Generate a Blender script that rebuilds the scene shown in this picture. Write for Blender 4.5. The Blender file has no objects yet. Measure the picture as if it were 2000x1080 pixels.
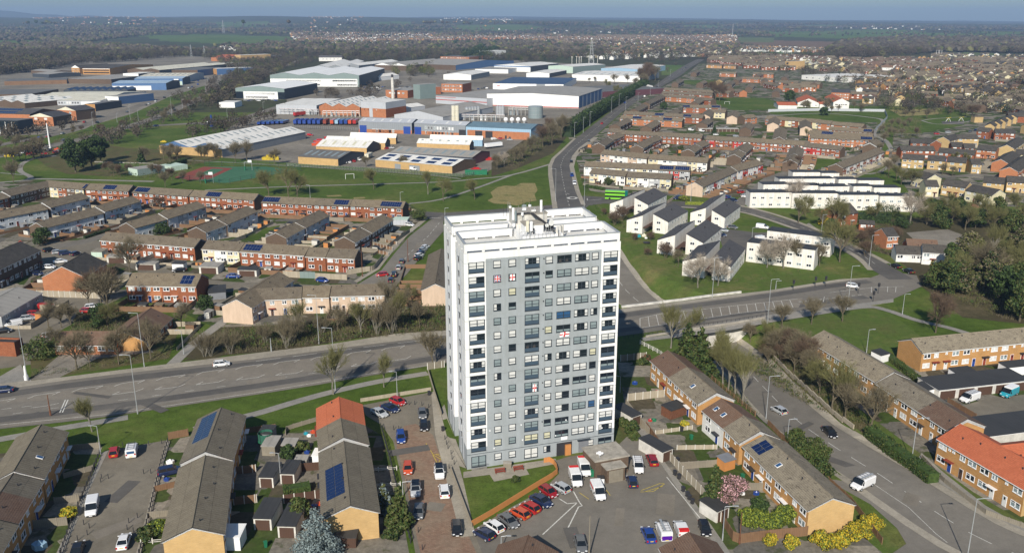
import bpy,random
from math import cos,sin,atan,atan2,hypot,pi,radians
import numpy as np
from mathutils import Vector,Matrix
R=random.Random(7);HAZE=9e-5
S=bpy.context.scene
COL=S.collection
# camera
F,H,YH=1700.0,82.0,36.0
TH=atan((540-YH)/F)
cd=bpy.data.cameras.new("camera");cam=bpy.data.objects.new("camera",cd);COL.objects.link(cam)
cd.sensor_width=36.0;cd.lens=F/2000*36;cd.clip_start=1.0;cd.clip_end=60000.0
cam.location=(0,0,H);cam.rotation_euler=(pi/2-TH,0,0)
S.camera=cam
# light
SUN_EL,SUN_AZ=radians(32.5),radians(193.5)
w=bpy.data.worlds.new("World");S.world=w;w.use_nodes=True
nt=w.node_tree;bg=nt.nodes["Background"]
sky=nt.nodes.new("ShaderNodeTexSky");sky.sky_type='NISHITA';sky.sun_disc=False
sky.sun_elevation=SUN_EL;sky.sun_rotation=SUN_AZ;sky.altitude=100;sky.air_density=1.0;sky.dust_density=0.6;sky.ozone_density=2.0
tn=nt.nodes.new("ShaderNodeMix");tn.data_type='RGBA';tn.blend_type='MULTIPLY';tn.inputs[0].default_value=1.0;tn.inputs[7].default_value=(0.69,0.89,1.03,1)
nt.links.new(sky.outputs[0],tn.inputs[6]);nt.links.new(tn.outputs[2],bg.inputs[0]);bg.inputs[1].default_value=0.07
sl=bpy.data.lights.new("sun",'SUN');so=bpy.data.objects.new("sun",sl);COL.objects.link(so)
sl.energy=4.95;sl.angle=radians(0.5);sl.color=(1.0,0.93,0.82)
sd=Vector((sin(SUN_AZ)*cos(SUN_EL),cos(SUN_AZ)*cos(SUN_EL),sin(SUN_EL)))
so.rotation_euler=sd.to_track_quat('Z','Y').to_euler();so.location=(0,0,300)
S.view_settings.view_transform='Standard';S.view_settings.look='None'
S.view_settings.exposure=0.2;S.view_settings.gamma=1.0;S.view_settings.use_curve_mapping=False
S.cycles.max_bounces=5;S.cycles.diffuse_bounces=2;S.cycles.glossy_bounces=2;S.cycles.volume_bounces=0
S.cycles.transparent_max_bounces=8;S.cycles.caustics_reflective=False;S.cycles.caustics_refractive=False
S.render.use_persistent_data=False
# pixel of the 2000x1080 photo -> point at height z
CT,ST=cos(TH),sin(TH)
def G(x,y,z=0.0):
 dx,dz=(x-1000)/F,-(y-540)/F
 vx,vy,vz=dx,CT+dz*ST,-ST+dz*CT
 t=(z-H)/vz
 return(vx*t,vy*t,z)
def G2(x,y,z=0.0):return G(x,y,z)[:2]
def PX(x,y,z=0.0):
 z-=H;yy=y*CT-z*ST;zz=y*ST+z*CT
 return 1000+F*x/yy,540-F*zz/yy
 # materials
MATS={}
def new_mat(name,rough=0.85,spec=0.25):
 m=bpy.data.materials.new(name);m.use_nodes=True
 b=m.node_tree.nodes["Principled BSDF"];b.inputs["Roughness"].default_value=rough
 b.inputs["Specular IOR Level"].default_value=spec
 MATS[name]=m
 return m,m.node_tree,b
def N(t,typ,**k):
 n=t.nodes.new(typ)
 for a,v in k.items():setattr(n,a,v)
 return n
def ramp(t,fac,cols):
 r=N(t,"ShaderNodeValToRGB");e=r.color_ramp.elements
 while len(e)<len(cols):e.new(0.5)
 for i,(p,c)in enumerate(cols):e[i].position=p;e[i].color=(*c,1)
 t.links.new(fac,r.inputs[0]);return r.outputs[0]
def mixc(t,fac,a,b,mode='MIX'):
 n=N(t,"ShaderNodeMix",data_type='RGBA',blend_type=mode)
 if isinstance(fac,(int,float)):n.inputs[0].default_value=fac
 else:t.links.new(fac,n.inputs[0])
 for i,v in((6,a),(7,b)):
  if isinstance(v,tuple):n.inputs[i].default_value=(*v,1)
  else:t.links.new(v,n.inputs[i])
 return n.outputs[2]
def noise(t,co,scale,detail=4,rough=0.6):
 n=N(t,"ShaderNodeTexNoise");n.inputs["Scale"].default_value=scale
 n.inputs["Detail"].default_value=detail;n.inputs["Roughness"].default_value=rough
 t.links.new(co,n.inputs["Vector"]);return n.outputs[0]
def geo(t):return N(t,"ShaderNodeNewGeometry").outputs["Position"]
def uvn(t):return N(t,"ShaderNodeTexCoord").outputs["UV"]
def orand(t):return N(t,"ShaderNodeObjectInfo").outputs["Random"]
def flat(name,col,rough=0.8,var=0.12,scale=0.6,spec=0.25,metal=0.0,co='geo'):
 m,t,b=new_mat(name,rough,spec)
 b.inputs["Metallic"].default_value=metal
 if var:
  f=noise(t,geo(t),scale,5)
  d=tuple(c*(1-var*1.6)for c in col);l=tuple(min(1,c*(1+var))for c in col)
  t.links.new(ramp(t,f,[(0.3,d),(0.7,l)]),b.inputs[0])
 else:b.inputs[0].default_value=(*col,1)
 return m
def wallm(name,c1,c2,mortar,big=0.2):
 m,t,b=new_mat(name,0.9,0.15);u=uvn(t)
 br=N(t,"ShaderNodeTexBrick");t.links.new(u,br.inputs[0])
 br.inputs["Color1"].default_value=(*c1,1);br.inputs["Color2"].default_value=(*c2,1);br.inputs["Mortar"].default_value=(*mortar,1)
 br.inputs["Scale"].default_value=1;br.inputs["Mortar Size"].default_value=0.008
 br.inputs["Brick Width"].default_value=0.45;br.inputs["Row Height"].default_value=0.15
 f=noise(t,u,0.5,5);f2=noise(t,geo(t),0.03,1)
 c=mixc(t,1.0,br.outputs[0],ramp(t,f,[(0.3,(1-big,)*3),(0.7,(1.0,1.0,1.0))]),'MULTIPLY')
 c=mixc(t,1.0,c,ramp(t,f2,[(0.35,(0.85,0.85,0.85)),(0.65,(1.0,1.0,1.0))]),'MULTIPLY')
 t.links.new(c,b.inputs[0]);return m
def render_wall(name,col,stain=(0.62,0.6,0.55),amt=0.35):
 m,t,b=new_mat(name,0.8,0.2);u=uvn(t)
 mp=N(t,"ShaderNodeMapping");mp.inputs["Scale"].default_value=(1.2,0.12,1);t.links.new(u,mp.inputs[0])
 f=noise(t,mp.outputs[0],1.0,5);f2=noise(t,u,0.35,4)
 c=mixc(t,1.0,tuple(col),ramp(t,f,[(0.35,tuple(1-amt*(1-s)for s in stain)),(0.62,(1,1,1))]),'MULTIPLY')
 c=mixc(t,1.0,c,ramp(t,f2,[(0.3,(0.9,0.9,0.88)),(0.6,(1,1,1))]),'MULTIPLY')
 t.links.new(c,b.inputs[0]);return m
def tilem(name,c1,c2,dark,lich,wid=0.33,row=0.36,patch=0.0):
 m,t,b=new_mat(name,0.85,0.2);u=uvn(t)
 br=N(t,"ShaderNodeTexBrick");t.links.new(u,br.inputs[0]);br.offset=0.0
 br.inputs["Color1"].default_value=(*c1,1);br.inputs["Color2"].default_value=(*c2,1);br.inputs["Mortar"].default_value=(*dark,1)
 br.inputs["Scale"].default_value=1;br.inputs["Mortar Size"].default_value=0.03
 br.inputs["Brick Width"].default_value=wid;br.inputs["Row Height"].default_value=row;br.inputs["Bias"].default_value=-0.1
 f=noise(t,u,0.45,6,0.7);f2=noise(t,u,3.0,3)
 c=mixc(t,ramp(t,f,[(0.42,(0,0,0)),(0.72,(0.75,0.75,0.75))]),br.outputs[0],lich)
 c=mixc(t,1.0,c,ramp(t,f2,[(0.3,(0.78,0.78,0.78)),(0.7,(1.1,1.1,1.1))]),'MULTIPLY')
 if patch:
  mp=N(t,"ShaderNodeMapping");mp.inputs["Scale"].default_value=(0.55,1.4,1);t.links.new(u,mp.inputs[0])
  f3=noise(t,mp.outputs[0],1.0,3,0.75)
  c=mixc(t,ramp(t,f3,[(0.58,(0,0,0)),(0.63,(patch,)*3)]),c,(0.055,0.043,0.035))
 r=ramp(t,orand(t),[(0.0,(0.86,0.86,0.88)),(1.0,(1.1,1.07,1.02))])
 c=mixc(t,1.0,c,r,'MULTIPLY')
 t.links.new(c,b.inputs[0])
 bp=N(t,"ShaderNodeBump");bp.inputs["Strength"].default_value=0.5;bp.inputs["Distance"].default_value=0.03
 t.links.new(br.outputs["Fac"],bp.inputs["Height"]);bp.invert=True;t.links.new(bp.outputs[0],b.inputs["Normal"])
 return m
def sheetm(name,col,seam,step=1.0,spots=(0.6,0.6,0.58),rough=0.6):
 m,t,b=new_mat(name,rough,0.3);u=uvn(t)
 wv=N(t,"ShaderNodeTexWave");wv.inputs["Scale"].default_value=0.314/step;wv.inputs["Distortion"].default_value=0;t.links.new(u,wv.inputs[0])
 f=noise(t,u,0.12,6,0.7)
 c=mixc(t,ramp(t,wv.outputs["Fac"],[(0.0,(0.5,)*3),(0.15,(0,)*3)]),tuple(col),tuple(seam))
 c=mixc(t,1.0,c,ramp(t,f,[(0.25,spots),(0.5,(1,1,1))]),'MULTIPLY')
 t.links.new(c,b.inputs[0]);return m
def groundm(name,cols,s1=0.02,s2=0.4,rough=0.95,fine=0.25,s3=3.0):
 m,t,b=new_mat(name,rough,0.1);g=geo(t)
 c=ramp(t,noise(t,g,s1,6,0.65),[(0.32+0.36*i/(len(cols)-1),k)for i,k in enumerate(cols)])
 c=mixc(t,1.0,c,ramp(t,noise(t,g,s2,5,0.7),[(0.3,(1-fine,)*3),(0.7,(1+fine*0.6,)*3)]),'MULTIPLY')
 c=mixc(t,1.0,c,ramp(t,noise(t,g,s3,3,0.7),[(0.3,(1-fine,)*3),(0.7,(1+fine*0.6,)*3)]),'MULTIPLY')
 t.links.new(c,b.inputs[0]);return m
groundm("grass",[(0.056,0.095,0.013),(0.085,0.13,0.022),(0.145,0.155,0.045)],0.025,0.35,fine=.33)
groundm("grass_rough",[(0.108,0.121,0.038),(0.088,0.135,0.027),(0.176,0.162,0.061)],0.05,0.6)
groundm("straw",[(0.22,0.19,0.08),(0.30,0.25,0.11),(0.14,0.15,0.05)],0.12,0.8)
groundm("verge",[(0.068,0.081,0.027),(0.121,0.101,0.047),(0.068,0.115,0.024)],0.12,0.9)
groundm("scrub_floor",[(0.091,0.068,0.042),(0.072,0.065,0.034),(0.130,0.104,0.058)],0.05,0.8)
groundm("asphalt",[(0.155,0.142,0.12),(0.195,0.178,0.152),(0.235,0.215,0.182)],0.035,0.5,0.9,0.12,5)
groundm("asphalt_dark",[(0.095,0.09,0.084),(0.12,0.113,0.104),(0.15,0.14,0.125)],0.05,0.5,0.9,0.12,5)
groundm("hatch_asphalt",[(0.19,0.17,0.138),(0.225,0.2,0.165),(0.25,0.225,0.185)],0.06,0.5,0.9,0.14,5)
groundm("paving",[(0.284,0.257,0.209),(0.351,0.317,0.257),(0.405,0.365,0.297)],0.08,0.7,0.9,0.16,4)
groundm("path",[(0.225,0.217,0.195),(0.285,0.270,0.240),(0.330,0.300,0.255)],0.08,0.7,0.9,0.16,4)
groundm("court",[(0.16,0.143,0.113),(0.2,0.178,0.14),(0.235,0.21,0.165)],0.06,0.5,0.9,0.15,5)
groundm("yard",[(0.17,0.155,0.13),(0.23,0.208,0.172),(0.3,0.272,0.226)],0.015,0.2,0.9,0.25,3)
groundm("play_green",[(0.05,0.14,0.08),(0.07,0.17,0.10)],0.05,0.5,0.9,0.12)
groundm("play_red",[(0.22,0.06,0.05),(0.25,0.08,0.06)],0.05,0.5,0.9,0.12)
groundm("soil",[(0.16,0.105,0.07),(0.2,0.14,0.09)],0.02,0.3)
groundm("field",[(0.072,0.124,0.033),(0.098,0.156,0.039),(0.130,0.163,0.058)],0.004,0.05)
groundm("field_pale",[(0.13,0.14,0.06),(0.11,0.15,0.05),(0.18,0.17,0.09)],0.004,0.05)
groundm("far_land",[(0.05,0.045,0.03),(0.06,0.065,0.032),(0.075,0.1,0.035)],0.004,0.03)
# brick paved court: herringbone of red and buff pavers
m,t,b=new_mat("brick_paving",0.9,0.1);g=geo(t)
br=N(t,"ShaderNodeTexBrick");t.links.new(g,br.inputs[0]);br.inputs["Scale"].default_value=1
br.inputs["Color1"].default_value=(0.23,0.13,0.09,1);br.inputs["Color2"].default_value=(0.30,0.19,0.13,1);br.inputs["Mortar"].default_value=(0.16,0.12,0.09,1)
br.inputs["Brick Width"].default_value=0.6;br.inputs["Row Height"].default_value=0.3;br.inputs["Mortar Size"].default_value=0.03
c=mixc(t,ramp(t,noise(t,g,0.12,6,0.7),[(0.38,(0,0,0)),(0.62,(0.6,0.6,0.6))]),br.outputs[0],(0.27,0.22,0.16))
c=mixc(t,1.0,c,ramp(t,noise(t,g,1.2,4,0.7),[(0.3,(0.8,)*3),(0.7,(1.1,)*3)]),'MULTIPLY')
t.links.new(c,b.inputs[0])
# estate plots: lawns, slabs, gravel, beds in garden sized cells
m,t,b=new_mat("garden_plots",0.95,0.1);g=geo(t)
vo=N(t,"ShaderNodeTexVoronoi",feature='F1',distance='CHEBYCHEV');vo.inputs["Scale"].default_value=0.16;vo.inputs["Randomness"].default_value=0.8;t.links.new(g,vo.inputs["Vector"])
sx=N(t,"ShaderNodeSeparateColor");t.links.new(vo.outputs["Color"],sx.inputs[0])
rp=N(t,"ShaderNodeValToRGB");rp.color_ramp.interpolation='CONSTANT';e=rp.color_ramp.elements
pal=[(0,(0.21,0.19,0.155)),(0.2,(0.055,0.085,0.02)),(0.42,(0.15,0.14,0.12)),(0.56,(0.10,0.085,0.055)),(0.68,(0.07,0.095,0.028)),(0.84,(0.28,0.25,0.2))]
while len(e)<len(pal):e.new(0.5)
for i,(p_,c_)in enumerate(pal):e[i].position=p_;e[i].color=(*c_,1)
t.links.new(sx.outputs[0],rp.inputs[0])
c=mixc(t,1.0,rp.outputs[0],ramp(t,noise(t,g,0.9,5,0.7),[(0.3,(0.6,)*3),(0.7,(1.2,)*3)]),'MULTIPLY')
c=mixc(t,ramp(t,noise(t,g,0.25,5,0.7),[(0.55,(0,)*3),(0.62,(0.7,)*3)]),c,(0.06,0.07,0.025))
t.links.new(c,b.inputs[0])
wallm("brick_red",(0.27,0.08,0.035),(0.35,0.12,0.055),(0.3,0.2,0.14))
wallm("brick_orange",(0.45,0.16,0.07),(0.5,0.2,0.09),(0.45,0.3,0.2))
wallm("brick_tan",(0.50,0.255,0.085),(0.58,0.31,0.115),(0.5,0.37,0.22))
wallm("brick_buff",(0.58,0.37,0.155),(0.64,0.42,0.185),(0.55,0.43,0.26))
wallm("brick_brown",(0.125,0.085,0.06),(0.165,0.115,0.08),(0.16,0.13,0.1))
wallm("brick_gold",(0.52,0.36,0.16),(0.6,0.43,0.2),(0.5,0.42,0.28))
render_wall("white_render",(0.80,0.79,0.76));render_wall("flats_white",(0.80,0.77,0.72),amt=0.5)
render_wall("cream_render",(0.68,0.62,0.42));render_wall("pink_render",(0.62,0.475,0.36))
render_wall("grey_render",(0.45,0.46,0.47));render_wall("blue_render",(0.5,0.6,0.68));render_wall("tower_white",(0.86,0.86,0.86),amt=0.3)
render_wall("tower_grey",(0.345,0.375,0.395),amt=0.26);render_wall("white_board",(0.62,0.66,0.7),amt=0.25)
render_wall("red_panel",(0.45,0.05,0.04));render_wall("fence_concrete",(0.42,0.37,0.29),amt=0.6)
tilem("tile_brown",(0.18,0.148,0.106),(0.215,0.178,0.13),(0.09,0.072,0.052),(0.25,0.215,0.155))
tilem("tile_grey",(0.24,0.208,0.157),(0.285,0.25,0.192),(0.12,0.104,0.078),(0.34,0.3,0.225),patch=0.6)
tilem("tile_red_brown",(0.185,0.115,0.08),(0.215,0.138,0.098),(0.08,0.05,0.036),(0.2,0.145,0.11))
tilem("tile_dark",(0.075,0.07,0.065),(0.095,0.09,0.082),(0.035,0.033,0.03),(0.12,0.11,0.095))
tilem("tile_slate",(0.085,0.085,0.092),(0.10,0.10,0.108),(0.06,0.06,0.065),(0.11,0.11,0.115),0.3,0.25)
tilem("tile_orange",(0.46,0.14,0.07),(0.52,0.165,0.085),(0.36,0.08,0.035),(0.52,0.16,0.08))
tilem("tile_ribbed",(0.165,0.145,0.11),(0.195,0.172,0.13),(0.05,0.042,0.033),(0.23,0.205,0.155),0.62,40.0)
tilem("tile_ribbed_orange",(0.46,0.14,0.07),(0.5,0.155,0.08),(0.3,0.07,0.03),(0.5,0.15,0.07),0.62,40.0)
sheetm("sheet_light",(0.76,0.74,0.69),(0.55,0.54,0.5),2.5);sheetm("sheet_grey",(0.34,0.32,0.285),(0.23,0.22,0.2),2.5)
sheetm("sheet_cream",(0.68,0.65,0.53),(0.4,0.38,0.3),2.5);sheetm("sheet_blue",(0.35,0.46,0.58),(0.22,0.3,0.4),2.5)
sheetm("sheet_navy",(0.05,0.09,0.17),(0.03,0.05,0.1),2.5);sheetm("sheet_teal",(0.14,0.22,0.27),(0.1,0.16,0.2),2.5)
sheetm("sheet_dark",(0.15,0.145,0.135),(0.1,0.098,0.09),2.5);sheetm("felt_dark",(0.05,0.05,0.05),(0.035,0.035,0.035),1.0)
sheetm("clad_white",(0.82,0.82,0.8),(0.7,0.7,0.7),1.5,(0.9,)*3);sheetm("clad_grey",(0.25,0.27,0.29),(0.17,0.18,0.2),1.5,(0.85,)*3)
sheetm("clad_lightgrey",(0.45,0.47,0.5),(0.33,0.35,0.38),1.5,(0.85,)*3);sheetm("clad_green",(0.21,0.27,0.26),(0.15,0.2,0.19),1.5,(0.85,)*3)
sheetm("clad_blue",(0.08,0.16,0.32),(0.05,0.1,0.22),1.5,(0.85,)*3);sheetm("clad_sky",(0.3,0.45,0.58),(0.22,0.34,0.45),1.5,(0.85,)*3)
sheetm("clad_dark",(0.055,0.065,0.08),(0.035,0.04,0.05),1.5,(0.85,)*3);sheetm("clad_mint",(0.5,0.62,0.53),(0.4,0.5,0.42),1.5,(0.85,)*3)
sheetm("clad_maroon",(0.12,0.05,0.06),(0.08,0.03,0.04),1.5,(0.85,)*3);sheetm("door_blue",(0.02,0.06,0.28),(0.01,0.03,0.18),0.5,(0.85,)*3)
sheetm("door_brown",(0.09,0.05,0.035),(0.05,0.03,0.02),0.3,(0.8,)*3);sheetm("door_white",(0.7,0.7,0.68),(0.5,0.5,0.5),0.3,(0.85,)*3)
sheetm("fence_wood",(0.22,0.13,0.075),(0.1,0.06,0.035),0.3,(0.6,0.58,0.55));sheetm("fence_grey_wood",(0.26,0.23,0.18),(0.13,0.115,0.09),0.3,(0.6,0.6,0.6))
sheetm("fence_orange",(0.55,0.24,0.08),(0.35,0.14,0.04),0.3,(0.8,0.8,0.8))
flat("upvc",(0.82,0.82,0.82),0.4,0);flat("fascia_white",(0.8,0.8,0.79),0.6,0.05);flat("dark_frame",(0.035,0.045,0.058),0.5,0);flat("panel_slate",(0.055,0.085,0.12),0.5,0.05)
flat("concrete",(0.36,0.33,0.28),0.9,0.2,0.8);flat("concrete_white",(0.62,0.6,0.55),0.85,0.2,0.5);flat("membrane",(0.6,0.6,0.58),0.6,0.12,0.4)
flat("steel",(0.5,0.52,0.54),0.4,0.05,1,0.5,0.4);flat("galv",(0.42,0.44,0.45),0.5,0.08,2,0.5,0.3);flat("dark_metal",(0.04,0.04,0.045),0.5,0.1)
flat("black_rubber",(0.015,0.015,0.016),0.8,0);flat("white_line",(0.62,0.61,0.56),0.8,0.25,3);flat("yellow_line",(0.5,0.38,0.06),0.8,0.25,3)
flat("bark",(0.13,0.11,0.075),0.95,0.2,2,0.1);flat("twig",(0.165,0.14,0.09),0.95,0,2,0.1);flat("twig_green",(0.15,0.145,0.06),0.95,0,2,0.1);flat("twig_red",(0.125,0.088,0.062),0.95,0,2,0.1)
flat("twig_pale",(0.36,0.31,0.25),0.95,0,2,0.1);flat("far_brown",(0.085,0.068,0.05),0.95,0.3,.02,0.1);flat("far_grey",(0.105,0.09,0.068),0.95,0.3,.02,0.1);flat("far_dark",(0.06,0.052,0.042),0.95,0.3,.02,0.1)
flat("silver_bark",(0.2,0.185,0.15),0.95,0.2,2,0.1)
flat("leaf_dark",(0.022,0.042,0.012),0.7,0.3,1.5,0.3);flat("leaf_mid",(0.05,0.085,0.018),0.7,0.3,1.5,0.3);flat("leaf_olive",(0.085,0.095,0.025),0.7,0.3,1.5,0.3)
flat("leaf_yellow",(0.5,0.37,0.025),0.7,0.25,2,0.3);flat("leaf_lime",(0.22,0.26,0.03),0.7,0.25,2,0.3);flat("leaf_spruce",(0.2,0.25,0.25),0.7,0.3,1.5,0.3);flat("blossom",(0.55,0.32,0.34),0.7,0.2,2,0.3)
flat("wood_brown",(0.16,0.07,0.04),0.8,0.2,3);flat("rust_red",(0.24,0.05,0.03),0.7,0.1);flat("green_paint",(0.02,0.16,0.08),0.5,0.1);flat("net_green",(0.03,0.12,0.08),0.8,0.1)
flat("grey_panel",(0.2,0.21,0.23),0.6,0.1);flat("solar_line",(0.35,0.4,0.48),0.4,0);flat("pale_cream",(0.7,0.66,0.52),0.6,0.08);flat("red_vivid",(0.6,0.02,0.02),0.5,0.05)
for nm,cc,rr in(("glass_dark",(0.012,0.018,0.026),0.04),("glass_blue",(0.03,0.09,0.2),0.05),("car_glass",(0.012,0.016,0.02),0.05),("solar",(0.008,0.02,0.075),0.12)):
 m_,t_,b_=new_mat(nm,rr,0.6);b_.inputs[0].default_value=(*cc,1)
flat("curtain",(0.62,0.62,0.6),0.5,0);flat("curtain_cream",(0.55,0.53,0.38),0.5,0);flat("curtain_grey",(0.22,0.27,0.28),0.4,0);flat("room_dim",(0.06,0.055,0.055),0.3,0)
# mesh builder
def finish(me,verts,faces,mi=None):
 me.from_pydata(verts,[],faces)
 if mi is not None:me.polygons.foreach_set("material_index",mi)
 nl=len(me.loops)
 if nl:
  co=np.empty(len(me.vertices)*3);me.vertices.foreach_get("co",co);co=co.reshape(-1,3)
  me.update()
  nr=np.empty(len(me.polygons)*3);me.polygons.foreach_get("normal",nr);nr=nr.reshape(-1,3)
  tot=np.empty(len(me.polygons),dtype=np.int32);me.polygons.foreach_get("loop_total",tot)
  li=np.empty(nl,dtype=np.int32);me.loops.foreach_get("vertex_index",li)
  n=np.repeat(nr,tot,axis=0);p=co[li]
  tx=np.stack([-n[:,1],n[:,0],np.zeros(nl)],1);L=np.linalg.norm(tx,axis=1);fl=L<0.05
  tx[fl]=(1,0,0);tx[~fl]/=L[~fl,None]
  ty=np.cross(n,tx)
  uv=np.stack([(p*tx).sum(1),(p*ty).sum(1)],1)
  me.uv_layers.new(name="UVMap").data.foreach_set("uv",uv.ravel())
class MB:
 def __init__(s):s.v=[];s.f=[];s.m=[];s.names=[]
 def mi(s,mat):
  if mat not in s.names:s.names.append(mat)
  return s.names.index(mat)
 def poly(s,pts,mat):
  n=len(s.v);s.v+=[tuple(p)for p in pts];s.f.append(tuple(range(n,n+len(pts))));s.m.append(s.mi(mat))
 def box(s,x0,y0,z0,x1,y1,z1,mat,skip=''):
  a=[(x0,y0,z0),(x1,y0,z0),(x1,y1,z0),(x0,y1,z0),(x0,y0,z1),(x1,y0,z1),(x1,y1,z1),(x0,y1,z1)]
  for k,q in(('b',(3,2,1,0)),('t',(4,5,6,7)),('f',(0,1,5,4)),('r',(1,2,6,5)),('k',(2,3,7,6)),('l',(3,0,4,7))):
   if k not in skip:s.poly([a[i]for i in q],mat)
 def obox(s,c,ux,uy,lx,ly,z0,z1,mat):
  p=[(c[0]+ux[0]*a*lx/2+uy[0]*b*ly/2,c[1]+ux[1]*a*lx/2+uy[1]*b*ly/2)for a,b in((-1,-1),(1,-1),(1,1),(-1,1))]
  s.prism(p,z0,z1,mat)
 def prism(s,pts,z0,z1,mat,top=None):
  A=sum(pts[i][0]*pts[(i+1)%len(pts)][1]-pts[(i+1)%len(pts)][0]*pts[i][1]for i in range(len(pts)))
  if A<0:pts=pts[::-1]
  s.poly([(x,y,z1)for x,y in pts],top or mat)
  s.poly([(x,y,z0)for x,y in pts[::-1]],mat)
  for i in range(len(pts)):
   a,b=pts[i],pts[(i+1)%len(pts)]
   s.poly([(a[0],a[1],z0),(b[0],b[1],z0),(b[0],b[1],z1),(a[0],a[1],z1)],mat)
 def tube(s,p,q,r0,r1,n,mat,cap=False):
  p,q=Vector(p),Vector(q);d=(q-p).normalized()if(q-p).length>1e-6 else Vector((0,0,1))
  u=d.orthogonal().normalized();w_=d.cross(u);k=len(s.v);mi=s.mi(mat)
  for c,r in((p,r0),(q,r1)):
   for i in range(n):
    a=2*pi*i/n;s.v.append(tuple(c+u*cos(a)*r+w_*sin(a)*r))
  for i in range(n):
   j=(i+1)%n;s.f.append((k+i,k+j,k+n+j,k+n+i));s.m.append(mi)
  if cap:s.f.append(tuple(range(k+n,k+2*n)));s.m.append(mi);s.f.append(tuple(range(k+n-1,k-1,-1)));s.m.append(mi)
 def mesh(s,name):
  me=bpy.data.meshes.new(name);finish(me,s.v,s.f,s.m)
  for n in s.names:me.materials.append(MATS[n])
  return me
 def build(s,name,parent=None,loc=None,rz=None):
  if not s.f:return None
  o=bpy.data.objects.new(name,s.mesh(name));COL.objects.link(o)
  if parent:o.parent=parent
  if loc:o.location=loc
  if rz is not None:o.rotation_euler[2]=rz
  return o
def tag(o,label=None,cat=None,group=None,kind=None):
 if label:o["label"]=label
 if cat:o["category"]=cat
 if group:o["group"]=group
 if kind:o["kind"]=kind
 return o
def empty(name,loc,rz=0,**k):
 o=bpy.data.objects.new(name,None);COL.objects.link(o);o.location=loc;o.rotation_euler[2]=rz;o.empty_display_size=0.5
 return tag(o,**k)
def link(name,me,parent=None,loc=(0,0,0),rz=0,sc=None):
 o=bpy.data.objects.new(name,me);COL.objects.link(o);o.location=loc;o.rotation_euler[2]=rz
 if parent:o.parent=parent
 if sc:o.scale=sc
 return o
def sub(a,b):return(a[0]-b[0],a[1]-b[1])
def unit(v):
 l=hypot(v[0],v[1])or 1;return(v[0]/l,v[1]/l)
def inpoly(x,y,p):
 c=False;j=len(p)-1
 for i in range(len(p)):
  if(p[i][1]>y)!=(p[j][1]>y)and x<(p[j][0]-p[i][0])*(y-p[i][1])/(p[j][1]-p[i][1])+p[i][0]:c=not c
  j=i
 return c
 # terrain
def smooth(a,b,x):x=min(1,max(0,(x-a)/(b-a)));return x*x*(3-2*x)
def hills(x,y):
 if y<2600:return 0.0
 t=x/y
 tgt=92 if t<-0.25 else 92-(t+0.25)/0.85*72
 z=smooth(2600,9500,y)**1.3*tgt
 z+=smooth(3000,6000,y)*(9*sin(x*0.0013+1.3)*sin(y*0.0011)+5*sin(x*0.0041+y*0.002))
 return z
 # the sunken road: centreline in photo pixels with its depth
LOW=[(2030,1100,0),(1895,1042,0),(1725,932,0),(1600,853,-0.6),(1540,806,-1.8),(1480,745,-3.6),(1425,692,-4.9),(1330,634,-5.3),(1258,598,-4.8),(1205,545,-3.0),(1150,455,-0.4),(1116,412,0)]
LOWC=[G(x,y,z)for x,y,z in LOW]
def lowat(x,y):
 best=1e9;zz=0
 for a,b in zip(LOWC,LOWC[1:]):
  dx,dy=b[0]-a[0],b[1]-a[1];t_=max(0,min(1,((x-a[0])*dx+(y-a[1])*dy)/(dx*dx+dy*dy)))
  d=hypot(x-a[0]-dx*t_,y-a[1]-dy*t_)
  if d<best:best=d;zz=a[2]+(b[2]-a[2])*t_
 return best,zz
DX0,DX1,DY0,DY1=10,110,110,350
GS=2.0
def dip(x,y):
 if not(DX0<x<DX1 and DY0<y<DY1):return 0.0
 d,z=lowat(x,y)
 if z>-0.05:return 0.0
 return min(0.0,z+max(0,d-7.5)*0.75)
def gz(x,y):return dip(x,y)+hills(x,y)
def GT(px,py,it=6):
 z=0
 for _ in range(it):
  p=G(px,py,z)
  if p[1]<0 or p[1]>16000:break
  z=0.5*z+0.5*gz(p[0],p[1])
 return G(px,py,z)
def surf_mesh(name,X,Y,zf,matf,mats,skip=None,kind='structure'):
 me=bpy.data.meshes.new(name);v=[];f=[];mi=[]
 nx,ny=len(X[0]),len(X)
 for j in range(ny):
  for i in range(nx):v.append((X[j][i],Y[j],zf(X[j][i],Y[j])))
 for j in range(ny-1):
  for i in range(nx-1):
   cx,cy=(X[j][i]+X[j+1][i+1])/2,(Y[j]+Y[j+1])/2
   if skip and skip(cx,cy):continue
   f.append((j*nx+i,j*nx+i+1,(j+1)*nx+i+1,(j+1)*nx+i));mi.append(matf(cx,cy))
 finish(me,v,f,mi)
 for m_ in mats:me.materials.append(MATS[m_])
 o=bpy.data.objects.new(name,me);COL.objects.link(o);tag(o,kind=kind);return o
xs=sorted(set([-800,-500,-300,-150,-50,DX0,DX1,200,350,500,800]));ys=sorted(set([-400,-100,0,DY0,160,220,280,DY1,420,500,600,700,800]))
surf_mesh("ground",[xs]*len(ys),ys,lambda x,y:0.0,lambda x,y:0,["grass"],lambda x,y:DX0<x<DX1 and DY0<y<DY1)
# the embankment patch round the sunken road, split along the grid diagonal so overlays can follow it exactly
v=[];f=[];nx=int((DX1-DX0)/GS)+1;ny=int((DY1-DY0)/GS)+1
for j in range(ny):
 for i in range(nx):x,y=DX0+i*GS,DY0+j*GS;v.append((x,y,dip(x,y)))
for j in range(ny-1):
 for i in range(nx-1):
  a=j*nx+i;f.append((a,a+1,a+nx));f.append((a+1,a+nx+1,a+nx))
me=bpy.data.meshes.new("embankment");finish(me,v,f);me.materials.append(MATS["grass_rough"])
o=bpy.data.objects.new("embankment",me);COL.objects.link(o);tag(o,kind='structure')
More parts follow.
